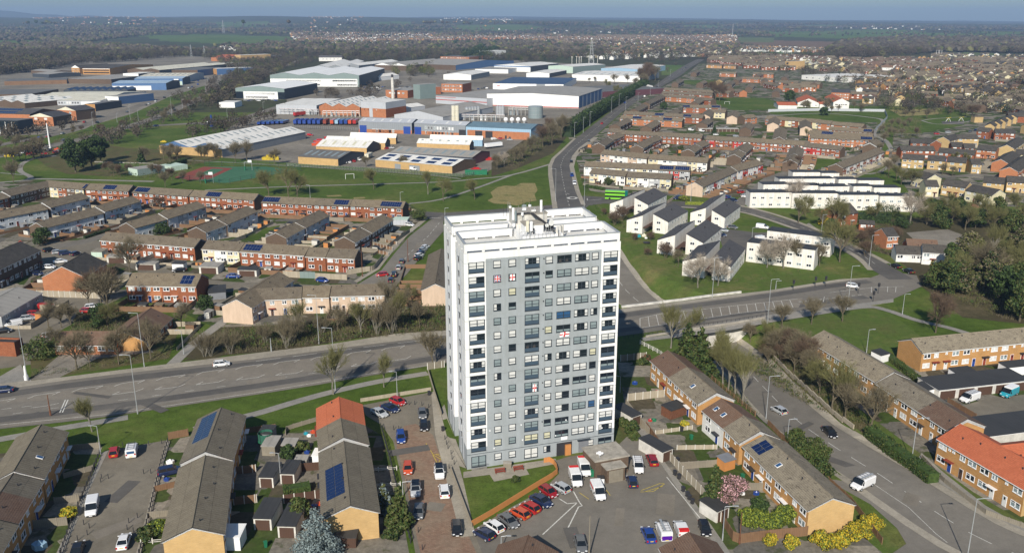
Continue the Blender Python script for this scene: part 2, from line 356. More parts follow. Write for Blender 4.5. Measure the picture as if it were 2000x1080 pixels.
# far land: pixel polygons give the fields; everything else is dull wooded land
FIELDS=[("field",[(270,70),(420,68),(560,72),(600,84),(480,92),(400,84),(330,82)]),("field",[(400,44),(520,43),(560,50),(430,54)]),("field",[(0,80),(80,80),(110,87),(30,92),(-60,90)]),("field",[(500,76),(552,72),(548,82),(505,86)]),("field",[(730,44),(790,42),(800,48),(720,52)]),("field",[(880,50),(1000,48),(1060,52),(1040,62),(900,60)]),("field",[(1150,46),(1240,44),(1300,50),(1180,54)]),("field_pale",[(1150,72),(1500,74),(1520,84),(1250,82)]),("field",[(1500,62),(1700,60),(1850,66),(2080,70),(2080,78),(1650,76),(1500,72)]),("soil",[(1440,80),(1500,79),(1640,82),(1636,93),(1560,94),(1470,88)]),("field",[(1640,60),(1750,58),(1830,64),(1700,68)]),("field_pale",[(1820,105),(1900,103),(1960,108),(1950,121),(1870,118),(1815,112)]),("field",[(1440,101),(1560,100),(1620,106),(1530,111),(1445,109)]),("field",[(1290,127),(1345,127),(1330,140),(1310,150),(1285,138)]),("field",[(1900,62),(2080,64),(2080,68),(1920,67)]),("field",[(430,72),(470,71),(470,75),(440,77)]),("field",[(195,46),(260,45),(270,49),(200,50)]),("field",[(1560,50),(1640,50),(1640,55),(1570,56)]),("field",[(1330,50),(1420,51),(1400,56),(1330,55)])]
ys=[800.0]
while ys[-1]<15500:ys.append(ys[-1]*(1.018 if ys[-1]<4000 else 1.03))
tt=[-0.95+1.9*i/170 for i in range(171)]
fm=["far_land","field","field_pale","soil"]
def fmat(x,y):
 px,py=PX(x,y,gz(x,y))
 for n,p in FIELDS:
  if inpoly(px,py,p):return fm.index(n)
 return 0
surf_mesh("terrain",[[t_*y for t_ in tt]for y in ys],ys,hills,fmat,fm)
# blue hills at the rim
def ridge(name,pts,dist,depth):
 mb=MB();P_=[(G(x,300)[0]/G(x,300)[1]*dist,dist,H+(YH-y)/F*dist*1.0)for x,y in pts]
 for(a,b)in zip(P_,P_[1:]):
  mb.poly([(a[0],dist-depth,20),(b[0],dist-depth,20),(b[0],dist,b[2]),(a[0],dist,a[2])],"far_land")
  mb.poly([(a[0],dist,a[2]),(b[0],dist,b[2]),(b[0]*1.1,dist+depth,20),(a[0]*1.1,dist+depth,20)],"far_land")
 tag(mb.build(name),kind='structure')
ridge("hills",[(-300,24),(-60,22),(20,21),(70,24),(110,29),(150,30),(180,33),(205,31),(240,33),(330,36),(480,37)],14500,2500)
ridge("hills",[(480,38),(700,37),(850,34),(1000,33),(1150,35),(1300,36),(1450,38),(1600,41),(1750,43),(1900,46),(2100,48),(2400,50)],14800,2500)
# flat sheets laid over the ground
import bmesh
LV=dict(zone=0.02,path=0.05,pave=0.05,road=0.08,mark=0.10)
ZC=[0]
def sheet(name,pts,mat,level,kind='structure',world=False,conform=False):
 P_=pts if world else[G2(x,y)for x,y in pts]
 z=level if isinstance(level,(int,float))else LV[level]
 ZC[0]=(ZC[0]+1)%11;z+=ZC[0]*0.0011
 P_=[(p[0],p[1])for p in P_]
 me=bpy.data.meshes.new(name);bm=bmesh.new()
 vs=[bm.verts.new((x,y,0))for x,y in P_];fc=bm.faces.new(vs);fc.normal_update()
 if fc.normal.z<0:bmesh.ops.reverse_faces(bm,faces=[fc])
 if len(P_)>4:bmesh.ops.triangulate(bm,faces=bm.faces[:])
 if conform:
  x0,x1,y0,y1=min(p[0]for p in P_),max(p[0]for p in P_),min(p[1]for p in P_),max(p[1]for p in P_)
  def cut(co,no):bmesh.ops.bisect_plane(bm,geom=bm.verts[:]+bm.edges[:]+bm.faces[:],plane_co=co,plane_no=no,dist=1e-5)
  k=DX0
  while k<=DX1:
   if x0<k<x1:cut((k,0,0),(1,0,0))
   k+=GS
  k=DY0
  while k<=DY1:
   if y0<k<y1:cut((0,k,0),(0,1,0))
   k+=GS
  a=DX0+DY0
  while a<=DX1+DY1:
   if x0+y0<a<x1+y1:cut((a-DY0,DY0,0),(0.70710678,0.70710678,0))
   a+=GS
  bmesh.ops.triangulate(bm,faces=bm.faces[:])
  def th(x,y):
   if not(DX0<=x<=DX1 and DY0<=y<=DY1):return 0.0
   i=min(int((x-DX0)/GS+1e-6),nx-2);j=min(int((y-DY0)/GS+1e-6),ny-2)
   u_,w_=(x-DX0)/GS-i,(y-DY0)/GS-j
   h00,h10,h01,h11=dip(DX0+i*GS,DY0+j*GS),dip(DX0+i*GS+GS,DY0+j*GS),dip(DX0+i*GS,DY0+j*GS+GS),dip(DX0+i*GS+GS,DY0+j*GS+GS)
   if u_+w_<=1:return h00+(h10-h00)*u_+(h01-h00)*w_
   return h11+(h01-h11)*(1-u_)+(h10-h11)*(1-w_)
  for v_ in bm.verts:v_.co.z=th(v_.co.x,v_.co.y)+z
 else:
  for v_ in bm.verts:v_.co.z=z
 bm.to_mesh(me);bm.free();me.materials.append(MATS[mat])
 o=bpy.data.objects.new(name,me);COL.objects.link(o)
 return tag(o,kind=kind)
def ribbon(cl,hw,off=0.0):
 n=len(cl);L_,R_=[],[]
 for i in range(n):
  a=cl[max(0,i-1)];b=cl[min(n-1,i+1)];d=unit(sub(b,a));nrm=(-d[1],d[0])
  w1=hw if not isinstance(hw,(list,tuple))else hw[i]
  L_.append((cl[i][0]+nrm[0]*(off+w1),cl[i][1]+nrm[1]*(off+w1)));R_.append((cl[i][0]+nrm[0]*(off-w1),cl[i][1]+nrm[1]*(off-w1)))
 return L_+R_[::-1]
def smoothline(pts,k=4):
 out=[]
 for i in range(len(pts)-1):
  p0,p1,p2,p3=pts[max(0,i-1)],pts[i],pts[i+1],pts[min(len(pts)-1,i+2)]
  for j in range(k):
   t_=j/k;out.append(tuple(0.5*((2*b)+(-a+c)*t_+(2*a-5*b+4*c-d)*t_**2+(-a+3*b-3*c+d)*t_**3)for a,b,c,d in zip(p0[:2],p1[:2],p2[:2],p3[:2])))
 return out+[tuple(pts[-1][:2])]
def path(pxs,hw,mat="path",name="path",level='path',conform=False,k=4):
 sheet(name,ribbon(smoothline([G2(*p)for p in pxs],k),hw),mat,level,world=True,conform=conform)
def kerbed(name,pts,mat="paving",h=0.12):
 mb=MB();P_=[G2(x,y)for x,y in pts];mb.prism(P_,0.0,h,mat);
 bm=bmesh.new();me=mb.mesh(name);bm.from_mesh(me);bmesh.ops.triangulate(bm,faces=bm.faces[:]);bm.to_mesh(me);bm.free()
 o=bpy.data.objects.new(name,me);COL.objects.link(o);return tag(o,kind='structure')
def dashes(cl,length,gap,hw,mat="white_line",z=None,conform=False,off=0.0):
 out=[];acc=0;on=True;cur=[cl[0]];rem=length
 for a,b in zip(cl,cl[1:]):
  L_=hypot(b[0]-a[0],b[1]-a[1]);d=unit(sub(b,a));s_=0
  while L_-s_>rem:
   s_+=rem;p=(a[0]+d[0]*s_,a[1]+d[1]*s_)
   if on:cur.append(p);out.append(cur);cur=[];rem=gap
   else:cur=[p];rem=length
   if gap==0:on=True;cur=[p];rem=length
   else:on=not on
  rem-=(L_-s_)
  if on:cur.append(b)
 if on and len(cur)>1:out.append(cur)
 return out
def paint(name,lines,hw=0.08,mat="white_line",z=0.10,conform=False,zf=None):
 mb=MB()
 for ln in lines:
  for a,b in zip(ln,ln[1:]):
   d=unit(sub(b,a));n_=(-d[1]*hw,d[0]*hw)
   za,zb=(zf(*a)+z,zf(*b)+z)if zf else(z,z)
   mb.poly([(a[0]-n_[0],a[1]-n_[1],za),(b[0]-n_[0],b[1]-n_[1],zb),(b[0]+n_[0],b[1]+n_[1],zb),(a[0]+n_[0],a[1]+n_[1],za)],mat)
 o=mb.build(name)
 return tag(o,kind='structure')if o else None
def L2(*p):return[G2(x,y)for x,y in p]
# plots and yards
sheet("ground_plots",[(-260,372),(60,352),(260,368),(560,388),(800,398),(838,425),(790,470),(730,530),(690,560),(880,560),(880,640),(775,650),(600,668),(440,690),(420,640),(300,585),(-260,620)],"garden_plots",'zone')
sheet("ground_plots",[(1110,268),(1170,262),(1240,200),(1345,143),(1365,125),(1500,128),(1600,150),(1580,200),(1710,238),(1735,262),(1720,300),(1640,345),(1500,372),(1440,385),(1190,380),(1140,370),(1128,320)],"garden_plots",'zone')
sheet("ground_plots",[(1500,128),(1440,104),(1640,112),(1800,117),(2080,118),(2260,150),(2260,410),(1790,400),(1740,320),(1745,265),(1760,245),(1880,225),(1760,205),(1600,215),(1560,160)],"garden_plots",'zone')
sheet("ground_plots",[(-300,905),(200,872),(120,1085),(60,1250),(-300,1250)],"garden_plots",'zone')
sheet("ground_plots",[(318,862),(380,850),(500,850),(620,838),(712,830),(745,850),(772,930),(800,1085),(820,1250),(230,1250),(288,1040)],"garden_plots",'zone')
sheet("ground_plots",[(1205,700),(1262,708),(1300,690),(1480,850),(1640,1000),(1700,1060),(1760,1110),(1420,1090),(1340,970),(1260,850),(1222,800)],"garden_plots",'zone')
sheet("ground_plots",[(1575,700),(1610,650),(1745,725),(1860,830),(2200,900),(2200,1060),(2000,1020),(1900,960),(1790,880),(1640,770)],"garden_plots",'zone')
sheet("ground_plots",[(1750,700),(1790,668),(2200,640),(2200,860),(1880,850),(1770,760)],"garden_plots",'zone')
sheet("industrial_yard",[(-400,270),(-400,150),(100,120),(330,108),(520,118),(430,170),(330,205),(240,232),(130,262),(-60,268)],"yard",'zone')
sheet("industrial_yard",[(330,285),(430,262),(470,235),(560,215),(560,195),(440,195),(540,170),(730,172),(720,130),(1010,118),(1270,135),(1262,160),(1240,185),(1180,205),(1110,240),(1040,290),(940,342),(760,330),(560,318),(430,308)],"yard",'zone')
sheet("scrub",[(420,640),(600,632),(760,610),(880,590),(880,652),(700,660),(560,684),(400,697),(352,700),(385,655)],"scrub_floor",0.035)
sheet("scrub",[(60,300),(120,270),(250,290),(420,295),(430,312),(330,330),(210,345),(130,340),(90,325)],"verge",0.035)
sheet("scrub",[(960,318),(1040,262),(1105,238),(1112,262),(1080,300),(1010,330),(960,345)],"scrub_floor",0.035)
sheet("scrub",[(1640,470),(1700,430),(1900,420),(2300,400),(2300,640),(1990,632),(1880,620),(1800,560),(1770,520),(1740,500)],"scrub_floor",0.035)
sheet("scrub",[(1450,660),(1530,660),(1600,700),(1660,780),(1720,850),(1800,930),(1815,950),(1735,880),(1620,800),(1520,735),(1440,680)],"verge",0.03,conform=True)
sheet("scrub",[(120,700),(150,610),(300,600),(350,640),(330,700),(120,735),(60,745),(60,700)],"verge",0.03)
sheet("rough_grass_patch",[(958,376),(972,366),(985,363),(1005,364),(1018,358),(1045,358),(1050,372),(1044,380),(1048,392),(1028,396),(1010,402),(990,399),(965,398),(952,392),(963,386)],"straw",0.035)
for p in([(637,382),(665,381),(668,384),(640,385)],[(690,386),(712,385),(714,388),(692,389)],[(730,390),(752,389),(752,391),(733,392)],[(425,378),(480,384),(500,390),(440,386)]):sheet("daffodil_patch",p,"straw",0.035)
sheet("sports_court",[(352,348),(400,326),(520,326),(580,333),(440,358)],"play_green",'path')
sheet("sports_court",[(340,347),(398,326),(455,329),(410,350),(372,353)],"play_red",0.065)
sheet("sports_court",[(385,341),(415,330),(438,331),(412,343)],"play_green",0.08)
sheet("bowling_green",[(185,326),(197,316),(300,322),(292,336),(200,332)],"field",'path')
sheet("playground_surface",[(1838,238),(1885,237),(1882,244),(1842,243)],"asphalt_dark",'path')
sheet("field",[(1520,212),(1570,205),(1860,212),(1905,228),(1880,246),(1790,262),(1760,260),(1745,230),(1700,240),(1610,238),(1500,222)],"grass",0.035)
sheet("field",[(1395,191),(1490,192),(1540,205),(1530,214),(1430,216),(1400,204)],"grass",0.035)
sheet("field",[(1330,157),(1410,157),(1405,170),(1385,168),(1335,164)],"grass",0.035)
sheet("field",[(1738,215),(1830,213),(1835,224),(1760,228)],"straw",0.045)
for p in([(1594,310),(1640,312),(1640,325),(1590,332)],[(1772,322),(1812,326),(1800,336),(1780,332)],[(1490,260),(1522,259),(1520,265),(1488,265)],[(1405,256),(1432,253),(1436,262),(1408,264)]):sheet("lawn",p,"grass",0.035)
sheet("car_park",[(1770,455),(1850,448),(1910,470),(1880,490),(1800,482)],"yard",.06)
sheet("car_park",[(1740,500),(1800,520),(1960,545),(1960,560),(1800,545)],"verge",'zone')
# the dual carriageway
NK=[(-420,824),(-200,791),(0,762),(120,744),(250,728),(365,716),(500,701),(620,686),(725,672),(800,663),(869,655),(960,641),(1080,628),(1210,611),(1330,594),(1450,579),(1520,569),(1620,553),(1700,543)]
SK=[(-420,905),(-200,868),(0,838),(120,825),(225,812),(350,793),(500,771),(620,752),(705,737),(790,723),(870,709),(960,694),(1080,676),(1210,657),(1330,640),(1450,623),(1500,616),(1600,603),(1690,592),(1745,584)]
sheet("road",NK+[(1735,530),(1790,538),(1800,560)]+SK[::-1],"asphalt",'road')
HU=[(-60,793),(0,783),(147,761),(275,744),(397,727),(500,713),(575,704),(682,690),(785,676),(870,665)]
HL=[(870,690),(825,696),(720,712),(605,726),(507,737),(422,747),(340,757),(257,766),(200,774)]
sheet("road_hatching_ground",HU+HL,"hatch_asphalt",0.092)
sheet("road_hatching_ground",[(1215,632),(1290,612),(1450,594),(1568,582),(1560,601),(1450,611),(1330,628),(1255,641)],"hatch_asphalt",0.092)
kerbed("pavement",NK+[(1640,546),(1500,568),(1447,574),(1330,589),(1212,604),(1080,620),(960,634),(869,646),(775,652),(650,672),(500,690),(332,711),(115,738),(0,750),(-200,778),(-420,808)])
kerbed("pavement",SK[15:]+[(1745,590),(1650,604),(1500,624),(1450,631),(1330,649),(1255,660)],"path")
def lane(t_,hw_,mat,i0=0,i1=19):
 sheet("road_lane",ribbon([tuple(a*(1-t_)+b*t_ for a,b in zip(G2(*NK[i]),G2(*SK[i])))for i in range(i0,i1)],hw_),mat,0.088,world=True)
lane(.15,1.7,"asphalt_dark");lane(.78,1.5,"asphalt_dark");lane(.93,.9,"hatch_asphalt",0,13)
# south pavement winding through the verge
path([(-420,930),(-200,890),(0,858),(110,838),(250,815)],1.3,"path")
path([(380,838),(430,824),(500,808),(580,784),(650,765),(740,745),(835,729)],1.25,"path")
path([(1255,664),(1400,646),(1500,628),(1600,612),(1690,600),(1730,606),(1790,626),(1850,640),(1900,655)],1.2,"path",level=0.14)
path([(332,716),(380,670),(420,640),(445,622)],1.5,"path")
sheet("drive",[(115,738),(190,700),(300,688),(280,668),(120,690),(60,742)],"yard",'path')
sheet("drive",[(0,752),(62,744),(40,712),(0,735),(-120,760),(-200,780)],"path",'path')
sheet("yard",[(-200,700),(0,720),(60,712),(110,650),(200,600),(240,580),(120,572),(75,580),(-200,660)],"court",'zone')
sheet("drive",[(355,705),(395,690),(430,668),(470,655),(500,660),(470,682),(420,700)],"scrub_floor",'path')
cu,cl_=[G2(*p)for p in HU],[G2(*p)for p in HL[::-1]]
lines=[]
def resample(pl,step):
 out=[pl[0]];acc=0
 for a,b in zip(pl,pl[1:]):
  L_=hypot(b[0]-a[0],b[1]-a[1]);d=unit(sub(b,a));s_=step-acc
  while s_<L_:out.append((a[0]+d[0]*s_,a[1]+d[1]*s_));s_+=step
  acc=L_-(s_-step)
 return out
cu2=resample(cu,1.0);cl2=resample(cl_,1.0)
for i in range(4,len(cu2)-7,9):
 a,b=cu2[i],cu2[i+5];d=unit(sub(b,a));n_=(d[1],-d[0])
 lines+=[[a,b],[a,(a[0]-d[0]*1.6+n_[0]*1.3,a[1]-d[1]*1.6+n_[1]*1.3)],[b,(b[0]-d[0]*1.6+n_[0]*1.3,b[1]-d[1]*1.6+n_[1]*1.3)]]
for i in range(2,len(cl2)-7,9):
 a,b=cl2[i],cl2[i+5];d=unit(sub(b,a));n_=(-d[1],d[0])
 lines+=[[a,b],[a,(a[0]+d[0]*1.6+n_[0]*1.3,a[1]+d[1]*1.6+n_[1]*1.3)],[b,(b[0]+d[0]*1.6+n_[0]*1.3,b[1]+d[1]*1.6+n_[1]*1.3)]]
 # hatching across the junction on the bridge
bu,bl=resample(L2((1250,622),(1290,613),(1450,596),(1568,583)),3.0),resample(L2((1250,641),(1330,629),(1450,611),(1560,600)),3.0)
lines+=[[a,b]for a,b in zip(bu,bl)]+[bu,bl]
lines.append(L2((1620,572),(1705,562),(1765,560)));lines+=[L2((1702,561),(1702,572)),L2((1734,560),(1733,571)),L2((1750,561),(1749,571)),L2((1610,580),(1608,590))]
paint("road_marking",lines,0.07)
dl=[]
for a,b,l_,g_ in((0.5,None,2,4),):
 mid=[((p[0]+q[0])/2,(p[1]+q[1])/2)for p,q in zip([G2(*k)for k in((-200,842),(0,812),(110,797),(250,780),(400,760),(500,745),(620,728))],[G2(*k)for k in((-200,842),(0,812),(110,797),(250,780),(400,760),(500,745),(620,728))])]
 dl+=dashes(mid,2,5,0.06)
dl+=dashes(L2((-60,848),(0,800),(80,791)),2,2,0.06);dl.append(L2((60,797),(90,793),(115,788)))
dl.append(L2((-200,786),(0,757),(120,740),(365,713),(500,698))[1:]);dl+=dashes(L2((500,706),(725,677),(869,660)),6,3,0.06)
dl+=[L2((-60,836),(225,808),(500,767),(705,733),(835,714))]
paint("road_marking",dl,0.06)
paint("road_marking",[L2((133,781),(122,806)),L2((128,781),(117,806))],0.12)
paint("road_marking",dashes(L2((1560,590),(1690,575)),1.2,1.2,.1),0.1)
# sunken road and its northern run to the roundabout
lowcl=smoothline([(p[0],p[1])for p in LOWC],3)
CH=lambda nm,hw,off,mat,lv:sheet(nm,ribbon(lowcl,hw,off),mat,lv,world=True,conform=True)
CH("road",6.3,0,"asphalt",'road');CH("pavement",0.9,7.2,"paving",0.12);CH("pavement",0.9,-7.2,"paving",0.12)
def tzz(x,y):return th0(x,y)
def th0(x,y):
 if not(DX0<=x<DX1 and DY0<=y<DY1):return 0.0
 i=min(int((x-DX0)/GS),nx-2);j=min(int((y-DY0)/GS),ny-2);u_,w_=(x-DX0)/GS-i,(y-DY0)/GS-j
 h=[dip(DX0+(i+a)*GS,DY0+(j+b)*GS)for a,b in((0,0),(1,0),(0,1),(1,1))]
 return h[0]+(h[1]-h[0])*u_+(h[2]-h[0])*w_ if u_+w_<=1 else h[3]+(h[2]-h[3])*(1-u_)+(h[1]-h[3])*(1-w_)
fine=resample(lowcl,1.0)
paint("road_marking",dashes(fine,4,3,0.07),0.07,z=0.12,zf=th0)
def offline(cl,o_):
 out=[]
 for i in range(len(cl)):
  a,b=cl[max(0,i-1)],cl[min(len(cl)-1,i+1)];d=unit(sub(b,a));out.append((cl[i][0]-d[1]*o_,cl[i][1]+d[0]*o_))
 return out
 # lay-by and side road at the lower right
sheet("road",[(1612,935),(1668,942),(1710,945),(1900,1062),(1990,1130),(2100,1250),(1600,1250),(1700,1110),(1770,1062),(1752,1032),(1700,985),(1655,960)],"asphalt",0.074)
sheet("verge",[(1560,880),(1600,893),(1665,945),(1700,988),(1755,1040),(1770,1062),(1748,1062),(1690,1010),(1640,962),(1590,920)],"grass",0.06)
paint("road_marking",[L2((1705,945),(1775,992),(1828,1043)),L2((1850,1060),(1828,1043))],0.05,z=0.13)
kerbed("pavement",[(1790,900),(1830,940),(1935,1010),(2010,1048),(2200,1130),(2200,1085),(2000,1030),(1925,988),(1845,925),(1800,885)],"path")
# main road north of the roundabout
NL=[(1092,425),(1089,407),(1084,375),(1079,342),(1078,325),(1084,310),(1098,297),(1125,271),(1160,243),(1190,221),(1225,196),(1275,170),(1315,142),(1334,130),(1362,116)]
NR=[(1138,425),(1135,400),(1124,375),(1117,348),(1112,325),(1117,306),(1130,290),(1160,268),(1188,244),(1212,222),(1245,197),(1290,171),(1330,148),(1350,132),(1376,117)]
sheet("road",NL+NR[::-1],"asphalt_dark",'road')
def off_px(pl,d):return[(x+d,y)for x,y in pl]
kerbed("pavement",NL[:8]+[(x-(11-i*0.9),y)for i,(x,y)in list(enumerate(NL[:8]))[::-1]])
kerbed("pavement",NR[1:8]+[(x+9,y+1)for x,y in NR[1:8][::-1]])
nc=resample([((a[0]+b[0])/2,(a[1]+b[1])/2)for a,b in zip([G2(*p)for p in NL],[G2(*p)for p in NR])],1.0)
paint("road_marking",dashes(nc,4,4,0.1),0.09,z=0.11)
sheet("road",[(1060,440),(1085,400),(1110,395),(1140,383),(1190,386),(1240,392),(1350,394),(1400,396),(1430,412),(1350,408),(1240,402),(1180,398),(1150,402),(1135,415),(1160,470),(1120,440)],"asphalt_dark",0.086)
paint("road_marking",[[G2(1118+8*cos(a),387.5+2*sin(a))for a in[i*pi/8 for i in range(17)]]],0.6,z=0.12)
paint("road_marking",[L2((1147,388),(1147,392),(1175,390)),L2((1106,378),(1112,380)),L2((1128,377),(1124,373))],0.15,z=0.12)
path([(1350,401),(1420,405),(1470,414),(1500,425),(1565,444),(1620,468),(1675,494),(1715,520),(1760,546)],4.2,"asphalt_dark","road",0.083)
path([(1352,396),(1420,399),(1480,410),(1560,435),(1640,468),(1700,497),(1735,515)],1.0,"paving","pavement",0.11)
path([(1330,405),(1420,411),(1470,420),(1540,443),(1600,465),(1670,500),(1700,528)],1.0,"paving","pavement",0.11)
paint("road_marking",dashes(resample(smoothline(L2((1430,406),(1500,425),(1565,444),(1620,468),(1675,494),(1715,520))),1),3,3,.07),0.07,z=0.11)
path([(1430,410),(1455,390),(1480,370),(1500,352),(1530,340)],3.2,"asphalt","road",0.078)
sheet("car_park",[(1405,460),(1425,448),(1480,455),(1530,452),(1525,472),(1480,490),(1440,500),(1410,480)],"asphalt_dark",'path')
sheet("drive",[(1560,445),(1620,470),(1650,478),(1600,450),(1580,436)],"path",'path')
# north west estate streets
WL=[(866,420),(838,432),(800,462),(775,490),(745,528),(700,555),(640,560)]
WR=[(866,452),(850,470),(820,505),(795,535),(772,560),(720,572),(640,572)]
sheet("road",[(800,412),(868,416),(960,410),(1088,400),(1088,408),(960,420),(880,428),(868,432),(845,430),(800,420)],"asphalt_dark",0.07)
sheet("road",WL+WR[::-1],"asphalt",'road')
kerbed("pavement",[(836,428),(796,460),(770,488),(741,526),(698,552),(692,549),(733,524),(762,486),(788,458),(828,426)])
paint("road_marking",dashes(resample(L2((858,436),(838,460),(800,495),(775,525)),1),3,2.5,0.08),0.08,z=0.11)
paint("road_marking",[L2((830,425),(862,427))],0.2,z=0.11)
path([(640,566),(520,560),(420,556),(330,540),(280,520),(240,505),(190,500),(120,505)],4.0,"court","road",0.05)
sheet("car_park",[(40,490),(110,470),(190,470),(230,500),(160,520),(90,530),(60,545),(60,575),(85,600),(20,590),(60,540)],"court",0.045)
path([(110,482),(170,470),(220,452),(235,440)],3.5,"asphalt","road",0.06)
path([(400,470),(460,460),(530,430)],1.2,"path");sheet("lawn",[(478,470),(520,445),(548,440),(530,462),(500,474)],"grass",0.05)
path([(-80,362),(10,356),(50,352),(60,346),(40,335),(42,322),(60,312),(95,305),(108,306)],1.5,"path");path([(50,352),(90,350),(300,355)],1.6,"path")
path([(0,338),(45,342)],0.8,"path");path([(360,313),(560,324),(700,333),(840,343),(900,350)],0.7,"path");path([(400,372),(560,365),(700,361),(860,356),(930,350),(1000,342),(1075,321)],1.1,"path");path([(800,398),(860,390),(930,368),(1000,342)],1.0,"path")
paint("pitch_marking",[L2((560,322),(860,350),(960,340))],0.08,z=0.05)
# north west dual carriageway through the industrial estate
path([(-300,352),(-100,322),(30,300),(110,283),(200,262),(300,232),(345,213),(380,198),(440,172),(500,150),(560,128),(600,112)],5.5,"asphalt","road",0.06)
path([(-300,322),(-100,300),(40,276),(110,262),(180,240),(250,215),(330,185),(420,150),(480,130)],5.0,"asphalt","road",0.06)
sheet("verge",[(178,246),(260,222),(330,190),(400,168),(400,185),(330,208),(270,228),(200,250),(150,262)],"grass",0.055)
path([(300,246),(400,240),(470,232),(560,205),(640,190),(760,172),(850,158)],5,"asphalt","road",0.055)
sheet("car_park",[(1850,800),(1930,778),(2200,750),(2200,850),(1985,862),(1910,870)],"court",.06)
path([(1460,230),(1600,222),(1700,230),(1725,238),(1706,262),(1730,275),(1745,300)],1.6,"path");path([(1480,330),(1560,335),(1700,340),(1740,322),(1770,318)],1.3,"path")
path([(1800,236),(1830,243),(1880,240),(1900,235)],1.0,"path");path([(1800,236),(1830,232),(1900,228)],1.0,"path")
path([(1745,300),(1760,330),(1850,345),(1920,342),(2050,352)],3,"asphalt","road",0.05)
path([(1900,262),(1930,245),(1990,232),(2060,240)],3,"asphalt","road",0.05)
for i,(x,y)in enumerate([(300,795),(520,742),(180,772),(640,716),(60,812),(1360,615),(1650,905),(1780,975),(1560,830),(1210,1010),(1120,1050),(1300,985),(240,960),(230,1030),(800,880),(850,990),(790,560),(820,480),(1105,350),(1190,230)]):
 p=G2(x,y);r_=random.Random(i);a=r_.uniform(0,3);L=r_.uniform(1.5,5);h=r_.uniform(.6,1.6);z_=th0(*p)
 sheet("road_patch",[(p[0]+u*L*cos(a)-v_*h*sin(a),p[1]+u*L*sin(a)+v_*h*cos(a))for u,v_ in((-1,-1),(1,-1),(1,1),(-1,1))],["asphalt_dark","hatch_asphalt"][i%2],.115+z_,world=True)
 # foreground courts
sheet("parking_court",[(212,880),(325,860),(312,905),(300,950),(285,1010),(265,1085),(230,1250),(60,1250),(120,1085),(150,1020),(178,950)],"court",'road')
kerbed("pavement",[(325,860),(332,862),(320,905),(308,950),(294,1010),(275,1085),(240,1250),(230,1250),(265,1085),(285,1010),(300,950),(312,905)])
kerbed("pavement",[(212,880),(200,884),(170,950),(140,1020),(108,1085),(48,1250),(60,1250),(120,1085),(150,1020),(178,950)],"path")
sheet("parking_court",[(706,792),(842,766),(860,850),(880,930),(922,1030),(950,1100),(1000,1250),(840,1250),(812,1085),(790,960),(768,862),(745,830),(715,812)],"court",'road')
sheet("parking_court",[(790,832),(812,828),(846,850),(862,900),(882,950),(904,1020),(935,1090),(975,1250),(860,1250),(812,1040),(792,940),(772,862)],"brick_paving",0.092)
kerbed("pavement",[(842,766),(850,765),(872,850),(895,905),(905,940),(925,1030),(930,1045),(900,1050),(870,930),(850,850)],"paving")
sheet("pavement",[(860,800),(872,850),(880,905),(912,915),(922,905),(912,917),(875,818),(868,790)],"paving",0.06)
sheet("lawn",[(860,822),(873,818),(890,858),(878,855),(866,846)],"grass",0.09)
sheet("lawn",[(840,730),(868,724),(875,818),(858,800),(846,762)],"grass",0.055)
sheet("car_park",[(912,1042),(1000,990),(1060,958),(1092,925),(1084,900),(1110,892),(1165,884),(1205,872),(1240,838),(1262,870),(1290,905),(1330,965),(1375,1035),(1420,1100),(1500,1250),(1000,1250),(935,1070)],"asphalt",'road')
sheet("paving_slabs",[(905,922),(1085,896),(1088,906),(1000,922),(905,934)],"paving",0.1)
sheet("lawn",[(890,925),(908,932),(958,934),(975,925),(1000,935),(1030,926),(1082,908),(1090,926),(1060,945),(1000,975),(921,1021),(905,985)],"grass",0.07)
sheet("paving_slabs",[(955,925),(1028,917),(1034,927),(965,941)],"paving",0.108)
sheet("pavement",[(1240,836),(1262,838),(1300,905),(1345,965),(1392,1030),(1430,1085),(1500,1200),(1480,1200),(1420,1100),(1375,1035),(1330,965),(1290,905)],"path",0.1)
sheet("bed",[(1200,872),(1205,820),(1222,800),(1235,838),(1215,866)],"verge",0.06)
paint("car_park_marking",[L2((1092,974),(1108,984),(1127,982),(1060,1044)),L2((1120,960),(1131,980),(1137,988),(1130,990),(1106,1038))],0.1,z=0.1)
paint("car_park_marking",[L2((1302,932),(1367,1012))],0.08,z=0.12)
paint("car_park_marking",[L2((1250,961),(1276,960),(1298,945),(1290,944),(1252,958)),L2((1258,961),(1294,950)),L2((1184,957),(1192,968)),L2((1131,962),(1150,975))],0.07,"yellow_line",0.1)
yb=[(845,888),(873,886),(880,908),(858,912),(845,888)]
paint("court_marking",[L2(*yb),L2((845,888),(880,908)),L2((873,886),(858,912)),L2((852,888),(878,900)),L2((866,887),(856,905)),L2((832,866),(846,888))],0.07,"yellow_line",0.11)
# the bridge
def band(pts,z0,z1,mat,mb,half=0.2):
 for a,b in zip(pts,pts[1:]):
  d=unit(sub(b,a));mb.obox(((a[0]+b[0])/2,(a[1]+b[1])/2),d,(-d[1],d[0]),hypot(b[0]-a[0],b[1]-a[1]),2*half,z0,z1,mat)
br_o=empty("road_bridge",(0,0,0),label="low concrete road bridge carrying the dual carriageway over the sunken road",cat="bridge")
mb=MB();mb.prism([G2(*p)for p in((1214,606),(1330,590),(1447,575),(1500,566),(1500,625),(1450,633),(1330,652),(1256,664),(1214,668))],-1.1,-0.02,"concrete");mb.build("deck",br_o)
mb=MB();band(L2((1262,659),(1330,648),(1440,631),(1492,622)),0.1,0.55,"concrete",mb,0.25);mb.build("parapet",br_o)
mb=MB();band(L2((1214,601),(1330,587),(1380,580),(1447,572)),0.0,0.6,"concrete_white",mb,0.3);mb.build("parapet",br_o)
